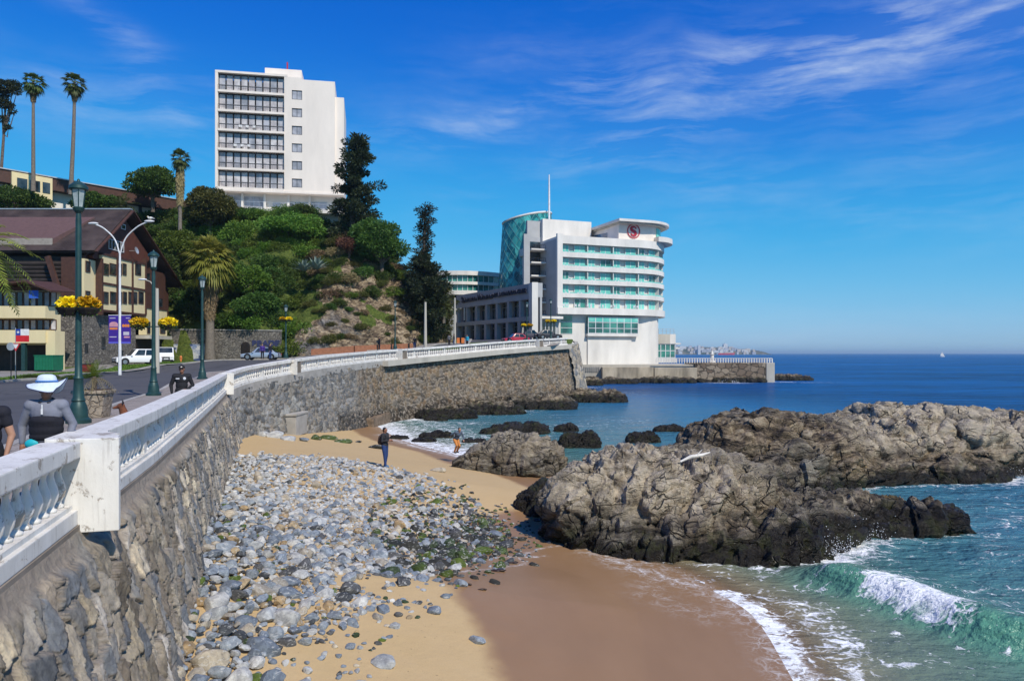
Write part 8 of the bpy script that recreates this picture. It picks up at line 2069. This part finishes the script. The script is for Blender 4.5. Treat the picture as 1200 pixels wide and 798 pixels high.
# --- distant walkers behind the balustrade
px_list = [(307.5, 84, 'purple', 'person in purple sitting low behind the rail, left one of two', 1.25), (316.5, 84, 'blk', 'person in dark clothes with bare arms behind the rail, right one of two', 1.2), (444.5, 98, 'blk', 'far walker in dark clothes under the cliff, leftmost of the far ones', 1.0),
           (486, 100, 'blk', 'far walker in black by the tall pale pole', 1.0), (526.5, 104, 'slate', 'far walker in grey near the thin pale pole, left of a pair', 1.0), (532, 104, 'blk', 'far walker in black near the thin pale pole, right of a pair', 1.0), (547.5, 102, 'sky', 'far walker in bright turquoise beside the grey annex', 1.0)]
mats_ = {'purple': M['purple'], 'blk': blk, 'slate': cloth('grey_coat', (.12,.12,.14)), 'sky': M['skyblue']}
for i, (px, Y, c_, lb, _s) in enumerate(px_list):
    x_ = atx(px, Y); person(lb, (x_, Y, gz(x_, Y)+.12), radians(20+i*50), {}, None, mats_[c_], jean if i % 2 else blk, blk, skin, _s if _s < 1.1 else 1.0, group='distant walkers', vox=.02)
# --- dog
xd_, yd_ = atx(147, 17.2), 17.2; zd_ = gz(xd_, yd_)+.12; DG = thing('dog', 'brown and black dog sitting on the promenade, head showing over the rail', 'dog', (xd_, yd_, zd_), radians(-70))
b = MB(); # sitting: head high, facing -Y locally
b.ell((0,.22,.24),(.15,.20,.19),18,12); b.tube([(0,.16,.30),(0,.03,.50),(0,-.02,.62)],[.17,.15,.10],14); b.tube([(0,-.02,.60),(0,-.07,.76)],[.10,.075],12); b.ell((0,-.09,.80),(.072,.085,.070),16,10); b.tube([(0,-.14,.79),(0,-.24,.76)],[.045,.028],10); b.ell((0,-.24,.762),(.028,.03,.026),8,6)
for s_ in (-1, 1):
    b.tube([(s_*.09,.02,.42),(s_*.085,-.05,.22),(s_*.085,-.06,.03)],[.055,.036,.028],10); b.ell((s_*.085,-.085,.02),(.035,.055,.025),10,6); b.tube([(s_*.12,.24,.24),(s_*.16,.08,.22),(s_*.15,.16,.08),(s_*.14,.06,.03)],[.10,.075,.04,.028],10); b.ell((s_*.14,.0,.02),(.035,.07,.024),10,6)
b.tube([(0,.38,.12),(.05,.52,.05),(.12,.66,.05)],[.05,.04,.02],10)
fig(DG, 'body', b, simple('russet_fur', (.20,.065,.028), .9, var=.35, scale=7, c2=(.05,.022,.014)), .012)
for s_ in (-1, 1): MB().raw([(s_*.03,-.06,.85),(s_*.085,-.055,.82),(s_*.07,-.07,.97),(s_*.055,-.03,.86)], [(0,1,2),(1,3,2),(3,0,2),(0,3,1)]).build('ear', blk, DG)
MB().ell((0,-.262,.768),(.014,.012,.012),8,6).build('nose', M['dark_metal'], DG, smooth=True)
for s_ in (-1, 1): MB().ell((s_*.035,-.158,.82),(.009,.007,.009),8,6).build('eye', M['dark_metal'], DG, smooth=True)

# ================================================================ SPRAY
rs_ = np.random.RandomState(31); bm = bmesh.new(); bmesh.ops.create_icosphere(bm, subdivisions=1, radius=1.); iv = np.array([v.co[:] for v in bm.verts]); if_ = np.array([[v.index for v in f.verts] for f in bm.faces]); bm.free()
C_ = np.array(CREST); S_ = np.concatenate([[0], np.cumsum(np.hypot(*np.diff(C_, axis=0).T))]); pts_ = []
for _ in range(600):
    a = rs_.choice([rs_.normal(3.9, .85), rs_.normal(9.2, .7)], p=[.7, .3]); x_, y_ = np.interp(a, S_, C_[:, 0]), np.interp(a, S_, C_[:, 1]); pts_.append((x_+rs_.normal(0, .22)-.1, y_+rs_.normal(0, .22)-.1, .50+abs(rs_.normal(0, .13)), rs_.uniform(.004, .014)))
for (cx_, cy_, n_, sp_2) in [(9.9, 22.6, 480, .42), (11.6, 24.1, 240, .4), (15.3, 26.2, 160, .35), (24.5, 36.6, 200, .7), (45.5, 157, 160, 1.2)]:
    for _ in range(n_): pts_.append((cx_+rs_.normal(0, sp_2), cy_+rs_.normal(0, sp_2*.5), abs(rs_.normal(.05, .28)), rs_.uniform(.004, .017)*(1 if cy_ < 100 else 4)))
pts_ = np.array(pts_); V = (iv[None]*pts_[:, None, 3:4]+pts_[:, None, :3]).reshape(-1, 3); Fc = (if_[None]+np.arange(len(pts_))[:, None, None]*len(iv)).reshape(-1, 3)
tag(mobj('sea_spray', newmesh('sea_spray', V, Fc, True), simple('white_spray', (.85, .86, .87), .6)), 'white spray droplets over the breaking wave and rocks', 'spray', kind='stuff')

# ================================================================ AIR
hzm = bpy.data.materials.new('sea_air'); hzm.use_nodes = True; t = NT(hzm.node_tree)
vol = t.add('ShaderNodeVolumePrincipled'); vol.inputs['Color'].default_value = (.68, .87, 1.0, 1); vol.inputs['Density'].default_value = .00011; vol.inputs['Anisotropy'].default_value = .2
vo = t.add('ShaderNodeOutputMaterial'); t.l.new(vol.outputs[0], vo.inputs['Volume'])
HB = MB().box(-65000, 65000, -300, 65000, -9, 62).build('haze', hzm); tag(HB, 'thin sea haze softening the distant headland', 'haze', kind='stuff')
